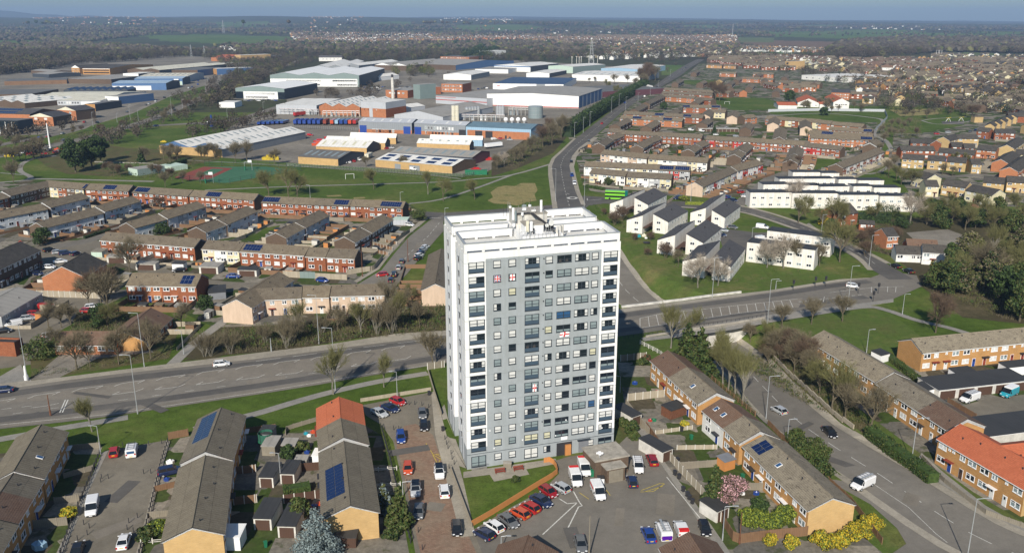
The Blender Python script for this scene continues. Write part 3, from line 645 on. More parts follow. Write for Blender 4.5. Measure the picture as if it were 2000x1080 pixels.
for nm,pl in(("railing",L2((1218,664),(1262,657),(1330,646),(1440,629),(1492,620))),):
 mb=MB()
 for z_ in(0.75,1.1):band(pl,z_,z_+0.05,"dark_metal",mb,0.03)
 for p in resample(pl,1.5):mb.box(p[0]-.04,p[1]-.04,0.3,p[0]+.04,p[1]+.04,1.12,"dark_metal")
 mb.build(nm,br_o)
a1,a2=G2(1278,672),G2(1335,657);b1,b2=G2(1395,652),G2(1440,640)
for(p,q)in((G2(1262,664),G2(1332,652)),(G2(1385,646),G2(1470,632))):
 mb=MB();d=unit(sub(q,p));mb.obox(((p[0]+q[0])/2,(p[1]+q[1])/2+1.2),d,(-d[1],d[0]),hypot(q[0]-p[0],q[1]-p[1]),1.2,-5.0,-1.1,"concrete_white");mb.build("abutment",br_o)
 # the tower block (built in its own frame: x along the front, y into the building)
fl,fr=G2(912.5,917),G2(1199,873)
TWX=unit(sub(fr,fl));TWA=atan2(TWX[1],TWX[0]);TW=30.1;TDp=23.2;TH_=42.3
tw=empty("tower_block",(fl[0],fl[1],0),TWA,label="fifteen storey tower block of flats with a grey front between white corners",cat="tower block")
SH=2.70;NF=15;ND=7.6
def lz(f):return 0.9+f*SH
mb=MB();WH="tower_white";GR="tower_grey"
z0g=4.3
def wallq(mb,p,q,za,zb,mat):mb.poly([(p[0],p[1],za),(q[0],q[1],za),(q[0],q[1],zb),(p[0],p[1],zb)],mat)
# plan outline, anticlockwise, with a notch in each side
N0,N1,NI=9.2,14.2,1.6
plan=[(0,0),(TW,0),(TW,N0),(TW-NI,N0),(TW-NI,N1),(TW,N1),(TW,TDp),(0,TDp),(0,N1),(NI,N1),(NI,N0),(0,N0)]
for a,b in zip(plan,plan[1:]+plan[:1]):
 if a==(0,0):continue
 wallq(mb,a,b,0,z0g,GR);wallq(mb,a,b,z0g,TH_,WH)
x1,x2=4.0,26.3
wallq(mb,(0,0),(TW,0),0,2.95,GR);wallq(mb,(0,0),(TW,0),3.05,z0g,GR);wallq(mb,(0,0.02),(TW,0.02),2.95,3.05,"dark_frame")
zt=TH_-1.25
wallq(mb,(0,0),(x1,0),z0g,TH_,WH);wallq(mb,(x2,0),(TW,0),z0g,TH_,WH);wallq(mb,(x1,0),(x2,0),z0g,zt,GR);wallq(mb,(x1,0),(x2,0),zt,TH_,WH)
mb.build("wall",tw)
# cladding joints on the white strips, the grey front and the left flank
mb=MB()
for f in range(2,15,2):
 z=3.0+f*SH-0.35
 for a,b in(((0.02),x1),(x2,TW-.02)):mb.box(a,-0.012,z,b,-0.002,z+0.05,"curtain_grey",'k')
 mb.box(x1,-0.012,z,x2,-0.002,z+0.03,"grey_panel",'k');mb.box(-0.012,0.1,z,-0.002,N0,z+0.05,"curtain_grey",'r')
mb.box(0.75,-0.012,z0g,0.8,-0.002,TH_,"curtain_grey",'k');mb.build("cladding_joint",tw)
mb=MB()
for yy in(3.1,6.0,15.5,18.5):
 mb.box(-0.14,yy,0.6,-0.02,yy+0.5,TH_-0.7,"clad_lightgrey")
mb.build("cover_strip",tw)
# windows: real frames standing a little proud, panes behind them
WB={}
def win_mesh(w_,h_,kind,var,panel=0.0,frame="dark_frame"):
 key=(w_,h_,kind,var,panel,frame)
 if key in WB:return WB[key]
 mb=MB();fr_=0.09 if frame=="dark_frame" else 0.11;r=random.Random(hash((w_,h_,kind,var))&0xffff)
 b0=-h_/2+panel;t1=h_/2
 mb.box(-w_/2-.04,-0.10,-h_/2-0.09,w_/2+.04,0.0,-h_/2,frame,'k')
 for x_ in(-w_/2,w_/2-fr_):mb.box(x_,-0.06,-h_/2,x_+fr_,0,h_/2,frame,'k')
 mb.box(-w_/2+fr_,-0.06,t1-fr_,w_/2-fr_,0,t1,frame,'k');mb.box(-w_/2+fr_,-0.06,-h_/2,w_/2-fr_,0,-h_/2+fr_,frame,'k')
 if panel:mb.box(-w_/2+fr_,-0.05,-h_/2+fr_,w_/2-fr_,0,b0,"panel_slate",'k')
 cols=2 if kind in('d','t')else(3 if kind=='q' else 1);iw=(w_-2*fr_);cw=iw/cols
 for i in range(1,cols):x_=-w_/2+fr_+cw*i;mb.box(x_-fr_*.9,-0.06,b0,x_+fr_*.9,0,t1-fr_,frame,'k')
 zc=b0+(t1-b0)*0.38
 if kind in('d','s'):mb.box(-w_/2+fr_,-0.055,zc-.05,w_/2-fr_,0,zc+.05,frame,'k')
 if frame!="dark_frame" and kind in('t','q'):
  zc=b0+(t1-b0)*0.68;mb.box(-w_/2+fr_,-0.05,zc-.04,-w_/2+fr_+cw,0,zc+.04,frame,'k')
 for i in range(cols):
  xa=-w_/2+fr_+cw*i;xb=xa+cw
  gl="glass_blue" if var in(3,9)else "glass_dark"
  mb.poly([(xa,-.012,b0),(xb,-.012,b0),(xb,-.012,t1),(xa,-.012,t1)],gl)
  c_={0:"curtain",1:"curtain_cream",2:"curtain_grey",6:"curtain"}.get(var)
  if c_:
   a_,b_=(0.04,0.96)if var!=6 else((0.0,0.4)if i==0 else(0.6,1.0))
   mb.poly([(xa+cw*a_,-.018,b0+(0.1 if var==6 else.02)),(xa+cw*b_,-.018,b0+(0.1 if var==6 else.02)),(xa+cw*b_,-.018,t1),(xa+cw*a_,-.018,t1)],c_)
  elif var==4:mb.poly([(xa,-.018,b0),(xb,-.018,b0),(xb,-.018,zc),(xa,-.018,zc)],"curtain_grey")
  elif var==5:mb.poly([(xa+cw*.15,-.018,b0),(xa+cw*.6,-.018,b0),(xa+cw*.5,-.018,zc+.2),(xa+cw*.2,-.018,zc+.1)],"room_dim")
  elif var==7 and i==0:mb.poly([(xa,-.018,b0),(xb,-.018,b0),(xb,-.018,t1),(xa,-.018,t1)],"curtain")
 WB[key]=mb.mesh("window");return WB[key]
RW=random.Random(21)
wn=0;stuffb=MB()
cols_=[(2.28,2.9,1.95,'d',0.75),(6.15,1.42,1.3,'s',0),(9.05,1.42,1.3,'s',0),(12.5,2.8,1.95,'d',0.75),(16.35,1.42,1.3,'s',0),(19.55,2.8,1.35,'d',0),(23.35,2.8,1.35,'d',0),(25.95,0,0,'s',0),(28.05,2.85,1.95,'d',0.75)]
cols_[7]=(25.2+1.1-0.35-0.0,1.35,1.3,'s',0)
# column centres measured on the photograph's front wall
CX=[2.28,6.1,8.95,12.75,16.0,18.95,22.45,25.05,28.15]
for f in range(NF):
 zt_=2.55+f*SH+(0 if f==0 else 0.25)
 for ci,(x_,w_,h_,k_,pn)in enumerate(cols_):
  x_=CX[ci]
  if f==0 and ci in(5,6):continue
  v_=RW.choice([0,0,0,2,2,2,4,4,5,6,6,6,8,0,7,7,1,0,6,2,3]);pn_=pn;hh=h_
  if f==0 and ci==0:pn_=0;hh=2.2;v_=2
  if f==0 and ci==3:pn_=0;hh=2.0;v_=0
  me=win_mesh(w_,hh,k_,v_,pn_)
  if wn<100 or True:
   zc=zt_-hh/2
   if wn<100:o=link("window",me,tw,(x_,0,zc))
   else:
    for p_ in me.polygons:stuffb.poly([(me.vertices[i].co[0]+x_,me.vertices[i].co[1],me.vertices[i].co[2]+zc)for i in p_.vertices],me.materials[p_.material_index].name)
   wn+=1
o=stuffb.build("window",tw);tag(o,kind="stuff")if o else None
# vents beside the bathroom windows, and small side openings on the left flank
mb=MB();mb.box(-.09,-.14,0,.09,0,.18,"dark_metal",'k');ve=mb.mesh("vent")
for f in range(2,NF):link("vent",ve,tw,(CX[4]-1.06,0,2.35+f*SH))
mb=MB();mb.box(-.02,0,0,0,.7,1,"glass_dark",'r');mb.box(-.16,0,1,0,.7,1.06,"dark_frame");mb.box(-.14,-.05,-.05,0,.75,0,"clad_lightgrey");sw_=mb.mesh("side_window")
for f in range(1,NF):
 for yy in(5.0,17.4):link("side_window",sw_,tw,(0,yy,1.6+f*SH))
 # entrance, bin store, sign
mb=MB();mb.box(18.0,-0.05,0.0,21.2,0.5,2.75,"room_dim",'k');mb.poly([(18.05,-0.06,0),(21.15,-0.06,0),(21.15,-0.06,2.7),(18.05,-0.06,2.7)],"dark_metal")
mb.box(19.7,-0.5,0.05,20.9,-0.08,2.25,"fence_orange");mb.build("entrance",tw)
mb=MB();mb.box(22.6,-0.08,0.15,25.2-.5,0.3,2.7,"grey_panel",'k');mb.box(22.3,-0.5,2.7,25.0,0,2.85,"dark_frame");mb.build("shutter_door",tw)
mb=MB();mb.box(18.9,-0.12,3.35,20.2,-0.03,4.05,"upvc");mb.build("name_sign",tw)
mb=MB();mb.box(0.8,-0.85,-0.0,3.8,-0.02,0.08,"concrete");mb.tube((0.7,-0.8,1.1),(3.9,-0.8,1.1),.03,.03,5,"dark_metal")
for i in range(16):mb.tube((0.75+i*.2,-0.8,0.08),(0.75+i*.2,-0.8,1.1),.015,.015,4,"dark_metal")
mb.build("balcony_rail",tw)
mb=MB();mb.box(0,-.2,0,.22,0,.22,"upvc",'k');ve=mb.mesh("lamp")
for(x_,z_)in((4.4,7.4),(10.6,7.7),(10.9,4.5),(17.6,4.4),(19.7,7.4),(24.2,7.0),(0.45,5.0),(27.3,4.6),(5.2,3.6)):link("lamp",ve,tw,(x_,0,z_))
# flags hung from windows
def flag_obj(x_,z_,w_,h_,kind,label,parent=None,tilt=0.0):
 mb=MB();n_=6
 def q(u0,v0,u1,v1,mat,off=0.0):
  k_=max(1,int((u1-u0)*n_+.5))
  for i in range(k_):
   ua,ub=u0+(u1-u0)*i/k_,u0+(u1-u0)*(i+1)/k_
   f_=lambda u,v_:(x_+(u-.5)*w_+(v_-.5)*tilt,-0.10-off-0.05*sin(u*9+v_*2),z_+(v_-.5)*h_+(u-.5)*tilt*.3)
   mb.poly([f_(ua,v0),f_(ub,v0),f_(ub,v1),f_(ua,v1)],mat)
 if kind=='cross':
  q(0,0,1,1,"upvc");q(0.42,0,0.58,1,"red_vivid",.02);q(0,0.4,1,0.6,"red_vivid",.024)
 else:
  q(0,0,1,1,"door_blue")
  for s_ in(0,1):
   for i in range(8):
    u=i/8;v0=u if s_==0 else 1-u-1/8
    q(u,max(0,v0-.03),u+1/8,min(1,v0+.17),"upvc",.02+s_*.004);q(u,v0+.04,u+1/8,min(1,v0+.1),"red_vivid",.032+s_*.004)
  q(0.36,0,0.64,1,"upvc",.045);q(0,0.34,1,0.66,"upvc",.05);q(0.42,0,0.58,1,"red_vivid",.06);q(0,0.41,1,0.59,"red_vivid",.065)
 o=mb.build("flag");M_=tw.matrix_world if False else None
 o.location=tw.location;o.rotation_euler=tw.rotation_euler
 return tag(o,label=label,cat="flag")
zz13=2.8+13*SH-0.65
flag_obj(CX[1],zz13,1.15,1.15,'union',"blue flag with red and white crosses in a small window near the tower's top left")
flag_obj(CX[2],zz13,1.0,1.15,'cross',"white flag with a red cross in a small window beside the blue flag")
flag_obj(CX[5]+.25,2.8+9*SH-1.9,1.9,1.0,'cross',"white flag with a red cross draped below a window halfway up the tower",tilt=0.12)
flag_obj(CX[3]+.6,2.8+5*SH-1.2,0.8,1.5,'cross',"narrow white and red flag hanging over the blue panel of a lower tower window")
# roof: deck, the parapet walls with their open slot, inner box rooms
mb=MB();mb.poly([(x,y,TH_-0.05)for x,y in plan],"membrane");mb.build("roof",tw)
PH=1.75
def parapet(x0,y0,x1_,y1_,sides,z=TH_,h=PH):
 mb=MB();t_=0.32;g_=0.36
 for sd_ in sides:
  if sd_ in 'fk':
   y=y0 if sd_=='f' else y1_-t_
   mb.box(x0,y,z+g_,x1_,y+t_,z+h-.12,"tower_white");mb.box(x0-.06,y-.06,z+h-.12,x1_+.06,y+t_+.06,z+h,"galv")
   n_=max(2,int((x1_-x0)/3.1))
   for i in range(n_+1):
    xx=x0+(x1_-x0-.5)*i/n_;mb.box(xx,y+.05,z,xx+.5,y+t_-.05,z+g_,"tower_white")
  else:
   x=x0 if sd_=='l' else x1_-t_
   mb.box(x+.001,y0+t_,z+g_,x+t_-.001,y1_-t_,z+h-.12,"tower_white");mb.box(x-.06,y0+t_+.06,z+h-.12,x+t_+.06,y1_-t_-.06,z+h,"galv")
   n_=max(2,int((y1_-y0)/3.1))
   for i in range(n_+1):
    yy=y0+(y1_-y0-.5)*i/n_;mb.box(x+.05,yy,z,x+t_-.05,yy+.5,z+g_,"tower_white")
 mb.build("parapet",tw)
parapet(0.15,0.15,TW-.15,N0+.6,'flr');parapet(0.15,N1-.6,TW-.15,TDp-.15,'klr')
parapet(0.5,N0+.3,11.2,N0+.62,'f');parapet(19.2,N0+.3,TW-.5,N0+.62,'f');parapet(0.5,N1-.6,11.2,N1-.28,'f');parapet(19.2,N1-.6,TW-.5,N1-.28,'f')
mb=MB();mb.box(2.2,10.0,TH_,10.6,12.6,TH_+1.1,"tower_white");mb.box(19.0,2.4,TH_,19.3,8.5,TH_+1.7,"tower_white");mb.build("roof_kerb",tw)
mb=MB();mb.box(11.6,3.2,TH_,18.6,16.0,TH_+1.5,"tower_white");mb.box(12.6,5.0,TH_+1.5,16.2,8.4,TH_+3.0,"tower_white");mb.box(12.5,4.9,TH_+3.0,16.3,8.5,TH_+3.2,"concrete")
mb.box(12.0,9.6,TH_+1.5,18.2,15.6,TH_+4.0,"concrete_white");mb.box(11.9,9.5,TH_+4.0,18.3,15.7,TH_+4.2,"concrete")
mb.build("plant_room",tw)
mb=MB()
for x_,y_ in((18.9,4.6),(19.6,5.0),(18.5,3.6),(20.2,5.6)):mb.tube((x_,y_,TH_),(x_,y_,TH_+2.6),.22,.22,8,"concrete_white",True)
mb.box(17.2,5.6,TH_+1.5,18.4,8.0,TH_+2.6,"dark_metal");mb.build("flue",tw)
# the flanks are not quite square to the front
for c_ in tw.children:
 if c_.location.length>0:c_.location.x+=.078*c_.location.y
 else:c_.data.transform(Matrix(((1,.078,0,0),(0,1,0,0),(0,0,1,0),(0,0,0,1))))
 # telecoms: frame, masts, panels, dishes
def mast(x_,y_,z_,h_,top,label):
 e_=empty("antenna_mast",(0,0,0),label=label,cat="antenna");e_.location=tw.location;e_.rotation_euler=tw.rotation_euler
 mb=MB();mb.tube((x_,y_,z_),(x_,y_,z_+h_),.07,.06,6,"galv",True)
 for a_ in(0,2.1,4.2):mb.tube((x_+.5*cos(a_),y_+.5*sin(a_),z_),(x_,y_,z_+h_*.55),.03,.03,4,"galv")
 mb.build("mast",e_)
 for(dx,dz,w_,hh,mat)in top:
  mb=MB();mb.box(x_+dx-w_/2,y_-.25,z_+dz,x_+dx+w_/2,y_-.05,z_+dz+hh,mat);mb.build("antenna_panel",e_)
 return e_
zt4=TH_+1.5
mast(11.9,9.0,zt4,4.3,[(0,1.9,.4,2.3,"upvc"),(.5,1.6,.25,2.0,"curtain_grey"),(0.1,0.6,.5,.6,"upvc")],"tall antenna mast at the left corner of the tower's rooftop plant room")
mast(18.0,10.6,zt4+1.2,3.6,[(0,1.4,.42,2.4,"upvc"),(-.3,.4,.3,.6,"upvc")],"tall antenna mast at the right rear of the tower's rooftop plant room")
mast(13.2,4.4,zt4,2.9,[(0,0.5,.5,2.1,"pale_cream")],"cream panel antenna in front of the rooftop plant room")
mast(14.0,4.6,zt4,2.7,[(0,0.6,.5,1.8,"upvc"),(.5,-.3,.3,1.4,"dark_metal")],"white panel antenna in front of the rooftop plant room")
mast(15.2,12.4,zt4+2.4,1.6,[(0,0.4,.8,.5,"upvc")],"short mast with a round white camera head on the plant room")
mast(17.0,11.5,zt4+2.4,1.0,[(-.2,0.2,.9,.4,"upvc")],"short mast with small white boxes on the plant room roof")
def dish(x_,y_,z_,r_,label):
 e_=MB();n_=14
 e_.tube((x_,y_,z_),(x_,y_-.18,z_),r_,r_*.98,n_,"curtain",True);e_.tube((x_,y_+.3,z_-.4),(x_,y_,z_),.05,.05,5,"galv")
 o=e_.build("satellite_dish");o.location=tw.location;o.rotation_euler=tw.rotation_euler;tag(o,label=label,cat="satellite dish")
dish(17.0,4.3,zt4+1.5,.36,"small round dish at the front edge of the tower's rooftop plant");dish(18.1,5.0,zt4+1.7,.52,"large round dish on the tower roof beside the black cable tray")
dish(19.4,8.6,zt4+1.2,.4,"round grey dish facing the rooftop flues")
mb=MB()
for i in range(5):mb.tube((15.4+i*.14,9.2,zt4+2.9),(17.2+i*.14,6.0,zt4+1.4),.06,.06,5,"dark_metal");mb.tube((17.2+i*.14,6.0,zt4+1.4),(17.4+i*.14,5.6,zt4-.2),.06,.06,5,"dark_metal")
for i in range(5):mb.tube((12.6,9.2+i*.1,zt4+2.9),(15.4,9.2+i*.1,zt4+2.9),.06,.06,5,"dark_metal")
mb.build("cable_tray",tw)
mb=MB()
for i in range(9):
 x_=11.8+i*.78;mb.tube((x_,3.1,TH_+.2),(x_,3.1,TH_+3.6-(i%3)*.5),.03,.03,4,"galv")
for z_ in(.9,1.6,2.4):mb.tube((11.7,3.1,TH_+z_),(18.2,3.1,TH_+z_),.025,.025,4,"galv")
for i in range(8):mb.tube((12.1+i*.85,9.4,zt4+2.7),(12.1+i*.85,9.4,zt4+3.9),.025,.025,4,"galv")
mb.tube((12.1,9.4,zt4+3.8),(18.1,9.4,zt4+3.8),.025,.025,4,"galv");mb.tube((12.1,9.4,zt4+3.3),(18.1,9.4,zt4+3.3),.025,.025,4,"galv")
for i in range(26):
 x_,y_=RW.uniform(11.8,18.4),RW.choice([3.3,5.2,9.3,15.8])+RW.uniform(-.1,.1);z_=TH_+(1.5 if y_<9 else 3.6);mb.tube((x_,y_,z_-1),(x_,y_,z_+RW.uniform(.8,2.2)),.04,.03,4,RW.choice(["galv","dark_metal"]))
 if i%3==0:mb.box(x_-.2,y_-.2,z_+.4,x_+.2,y_+.1,z_+1.0,RW.choice(["upvc","curtain_grey","dark_metal"]))
mb.build("guard_rail",tw)
# houses
RB=random.Random(5)
WV={}
def upvc_window(w_,h_,var,near):
 return win_mesh(w_,h_,'t' if w_<2.1 else 'q',var,0.0,"upvc")if near else far_window(w_,h_,var)
def far_window(w_,h_,var):
 k=('f',w_,h_,var)
 if k in WB:return WB[k]
 mb=MB();mb.box(-w_/2,-.05,-h_/2,w_/2,0,h_/2,"upvc",'k');g_={0:"curtain",1:"curtain_grey"}.get(var,"glass_dark")
 for a,b in((-w_/2+.13,-.06),(.06,w_/2-.13)):mb.poly([(a,-.06,-h_/2+.13),(b,-.06,-h_/2+.13),(b,-.06,h_/2-.13),(a,-.06,h_/2-.13)],g_)
 WB[k]=mb.mesh("window");return WB[k]
def door_mesh(mat,canopy):
 k=('door',mat,canopy)
 if k in WB:return WB[k]
 mb=MB();mb.box(-.48,-.05,0.02,.48,0,2.08,"upvc",'k');mb.box(-.4,-.08,.05,.4,-.05,2.0,mat,'k');mb.poly([(-.18,-.085,1.3),(.18,-.085,1.3),(.18,-.085,1.85),(-.18,-.085,1.85)],"glass_dark")
 if canopy:mb.box(-1.0,-.8,2.2,1.0,0,2.32,canopy)
 WB[k]=mb.mesh("door");return WB[k]
def solar(parent,x0,x1_,p_eave,p_ridge,side,y_e,y_r,z_e,z_r,rows=2):
 mb=MB();lift=0.14
 def pt(x,s_,up=lift):return(x,side*(y_e+(y_r-y_e)*s_),z_e+(z_r-z_e)*s_+up)
 def quad(xa,xb,sa,sb,mat,up):
  q=[pt(xa,sa,up),pt(xb,sa,up),pt(xb,sb,up),pt(xa,sb,up)]
  mb.poly(q if side<0 else q[::-1],mat)
 quad(x0,x1_,p_eave,p_ridge,"solar_line",lift)
 n_=max(1,round((x1_-x0)/1.05))
 for r_ in range(rows):
  for i in range(n_):
   xa,xb=x0+(x1_-x0)*i/n_+.03,x0+(x1_-x0)*(i+1)/n_-.03
   sa,sb=p_eave+(p_ridge-p_eave)*r_/rows+.008,p_eave+(p_ridge-p_eave)*(r_+1)/rows-.008
   quad(xa,xb,sa,sb,"solar",lift+.03)
 q=[pt(x0,p_eave,0.02),pt(x1_,p_eave,0.02),pt(x1_,p_eave,lift),pt(x0,p_eave,lift)];mb.poly(q,"dark_metal")
 return mb.build("solar_panel",parent)
TERR=[]
unitv=unit
def T(ax,ay,bx,by,label,w=8.2,e=4.9,r=6.9,walls=("brick_red",),gable="brick_brown",roof="tile_brown",solar_at=(),white='',unit=5.6,name="terraced_house",detail=None,eave_white=True,skylight=(),z=0.0,doorc=None,cat=None,group=None,sside=1):
 A,B=G(ax,ay,r+z),G(bx,by,r+z)
 cx,cy=(A[0]+B[0])/2,(A[1]+B[1])/2;ux=unitv(sub(B,A));L=hypot(B[0]-A[0],B[1]-A[1]);ang=atan2(ux[1],ux[0])
 o=empty(name,(cx,cy,z),ang,label=label,cat=cat or "house",group=group)
 TERR.append((cx,cy,ang,L,w))
 ny=(-ux[1],ux[0]);side=1 if(ny[0]*-cx+ny[1]*-cy)>0 else-1
 endB=ux[0]*-(cx+ux[0]*L/2)+ux[1]*-(cy+ux[1]*L/2)>0
 n_=max(1,round(L/unit));uw=L/n_;hw=w/2;dist=cy
 near=dist<330;mid=dist<640 if detail is None else detail
 mb=MB()
 wl=list(walls)
 for s_ in(side,-side):
  for i in range(n_):
   x0,x1_=-L/2+i*uw,-L/2+(i+1)*uw;
   mt=wl[i%len(wl)]if s_==side else wl[0]if len(wl)<3 else "cream_render"
   p=[(x0,s_*hw,0),(x1_,s_*hw,0),(x1_,s_*hw,e),(x0,s_*hw,e)]
   mb.poly(p if s_<0 else p[::-1],mt)
 for s_ in(-1,1):
  x_=s_*L/2;p=[(x_,-hw,0),(x_,hw,0),(x_,hw,e),(x_,0,r-.1),(x_,-hw,e)]
  mb.poly(p if s_>0 else p[::-1],gable)
  if mid or near:
   wq=.55 if('A' in white and s_<0)or('B' in white and s_>0)else 0.16
   for t_ in(-1,1):
    a,b=(x_+s_*.03,t_*(hw+.1),e-.1),(x_+s_*.03,0,r-.04);c_,d_=(b[0],b[1],b[2]-wq-.1),(a[0],a[1],a[2]-wq)
    q=[a,b,c_,d_];mb.poly(q,"fascia_white");mb.poly(q[::-1],"fascia_white")
 mb.build("wall",o)
 mb=MB();oh=.38;sl_=(r-e)/hw;ze=e-oh*sl_;xo=L/2+.08;th_=.14
 for s_ in(-1,1):
  rm=roof if not isinstance(roof,(list,tuple))else None
  segs=[(-xo,xo,roof)]if rm else[(-xo if i==0 else-L/2+L*roof[i][0],xo if i==len(roof)-1 else-L/2+L*roof[i+1][0],roof[i][1])for i in range(len(roof))]
  for xa,xb,mt in segs:
   p=[(xa,s_*(hw+oh),ze+th_),(xb,s_*(hw+oh),ze+th_),(xb,0,r+th_),(xa,0,r+th_)];mb.poly(p if s_<0 else p[::-1],mt)
  p=[(-xo,s_*(hw+oh),ze-.02),(xo,s_*(hw+oh),ze-.02),(xo,s_*(hw+oh),ze+th_),(-xo,s_*(hw+oh),ze+th_)];mb.poly(p if s_<0 else p[::-1],"fascia_white" if(eave_white and near)else "dark_metal")
  p=[(-xo,s_*(hw+oh),ze-.02),(xo,s_*(hw+oh),ze-.02),(xo,s_*hw,ze-.02),(-xo,s_*hw,ze-.02)];mb.poly(p if s_>0 else p[::-1],"fascia_white")
  for e_ in(-1,1):
   p=[(e_*xo,s_*(hw+oh),ze),(e_*xo,0,r),(e_*xo,0,r+th_),(e_*xo,s_*(hw+oh),ze+th_)];mb.poly(p if e_*s_<0 else p[::-1],"dark_metal")
 mb.tube((-xo,0,r+th_),(xo,0,r+th_),.11,.11,5,"tile_brown" if not isinstance(roof,str)else roof)
 rf=mb.build("roof",o)
 if near or mid:
  mb=MB();k=0
  for i in range(n_):
   x0=-L/2+(i+RB.uniform(.25,.75))*uw;y_=side*RB.uniform(.5,hw*.7);zz=r-abs(y_)*sl_
   mb=MB();mb.tube((x0,y_,zz),(x0,y_,zz+.5),.12,.12,5,"dark_metal",True)
   if near or i%2==0:mb.build("roof_vent",rf)if near else mb.build("roof_vent",rf)
   if mid and not near and i>2:break
  if near:
   x0=-L/2+RB.uniform(.3,.7)*L
 for s0,s1 in solar_at:
  solar(rf,-L/2+L*s0,-L/2+L*s1,.16,.86,side*sside,hw,0,e,r,2)
 for s0,sd_ in skylight:
  mb=MB();x_=-L/2+L*s0;y_=side*sd_*hw*.55;zc=r-abs(y_)*sl_;
  nz=atan2(r-e,hw)*(-1 if y_>0 else 1)
  mb.box(-.45,-.6,0.12,.45,.6,.24,"upvc");mb.box(-.36,-.5,.24,.36,.5,.26,"glass_blue")
  k_=mb.build("skylight",rf);k_.location=(x_,y_,zc);k_.rotation_euler=(nz,0,0)
 rz=0 if side<0 else pi
 dm=["door_white","door_white","door_brown","rust_red","door_blue"]
 for i in range(n_):
  flip=1 if i%2 else-1;xc=-L/2+(i+.5)*uw
  lay=RB.choice([0,0,1,2]);Z=e-.95
  ups=[(flip*uw*.22,1.9,1.15)]+([]if not mid else[(-flip*uw*.24,1.25,1.15)]if lay==0 else[(-flip*uw*.12,.6,.6),(-flip*uw*.32,.6,.6)]if lay==1 else[(-flip*uw*.25,.6,.6)])
  for dx,ww,hh in ups:link("window",upvc_window(ww,hh,RB.choice([0,2,4,5,8,8])if near else RB.choice([0,1,2,3]),near),o,(xc+dx,side*hw,Z+(1.15-hh)/2),rz)
  if e>4:
   link("window",upvc_window(2.0,1.2,RB.choice([0,2,4,5,8])if near else RB.choice([0,1,2,3]),near),o,(xc+flip*uw*.22,side*hw,1.55),rz)
   dmt=RB.choice(dm)if doorc is None else doorc
   if mid:link("door",door_mesh(dmt,RB.choice([None,None,"dark_metal","rust_red","upvc"])),o,(xc-flip*uw*.22,side*hw,0),rz)
 return o
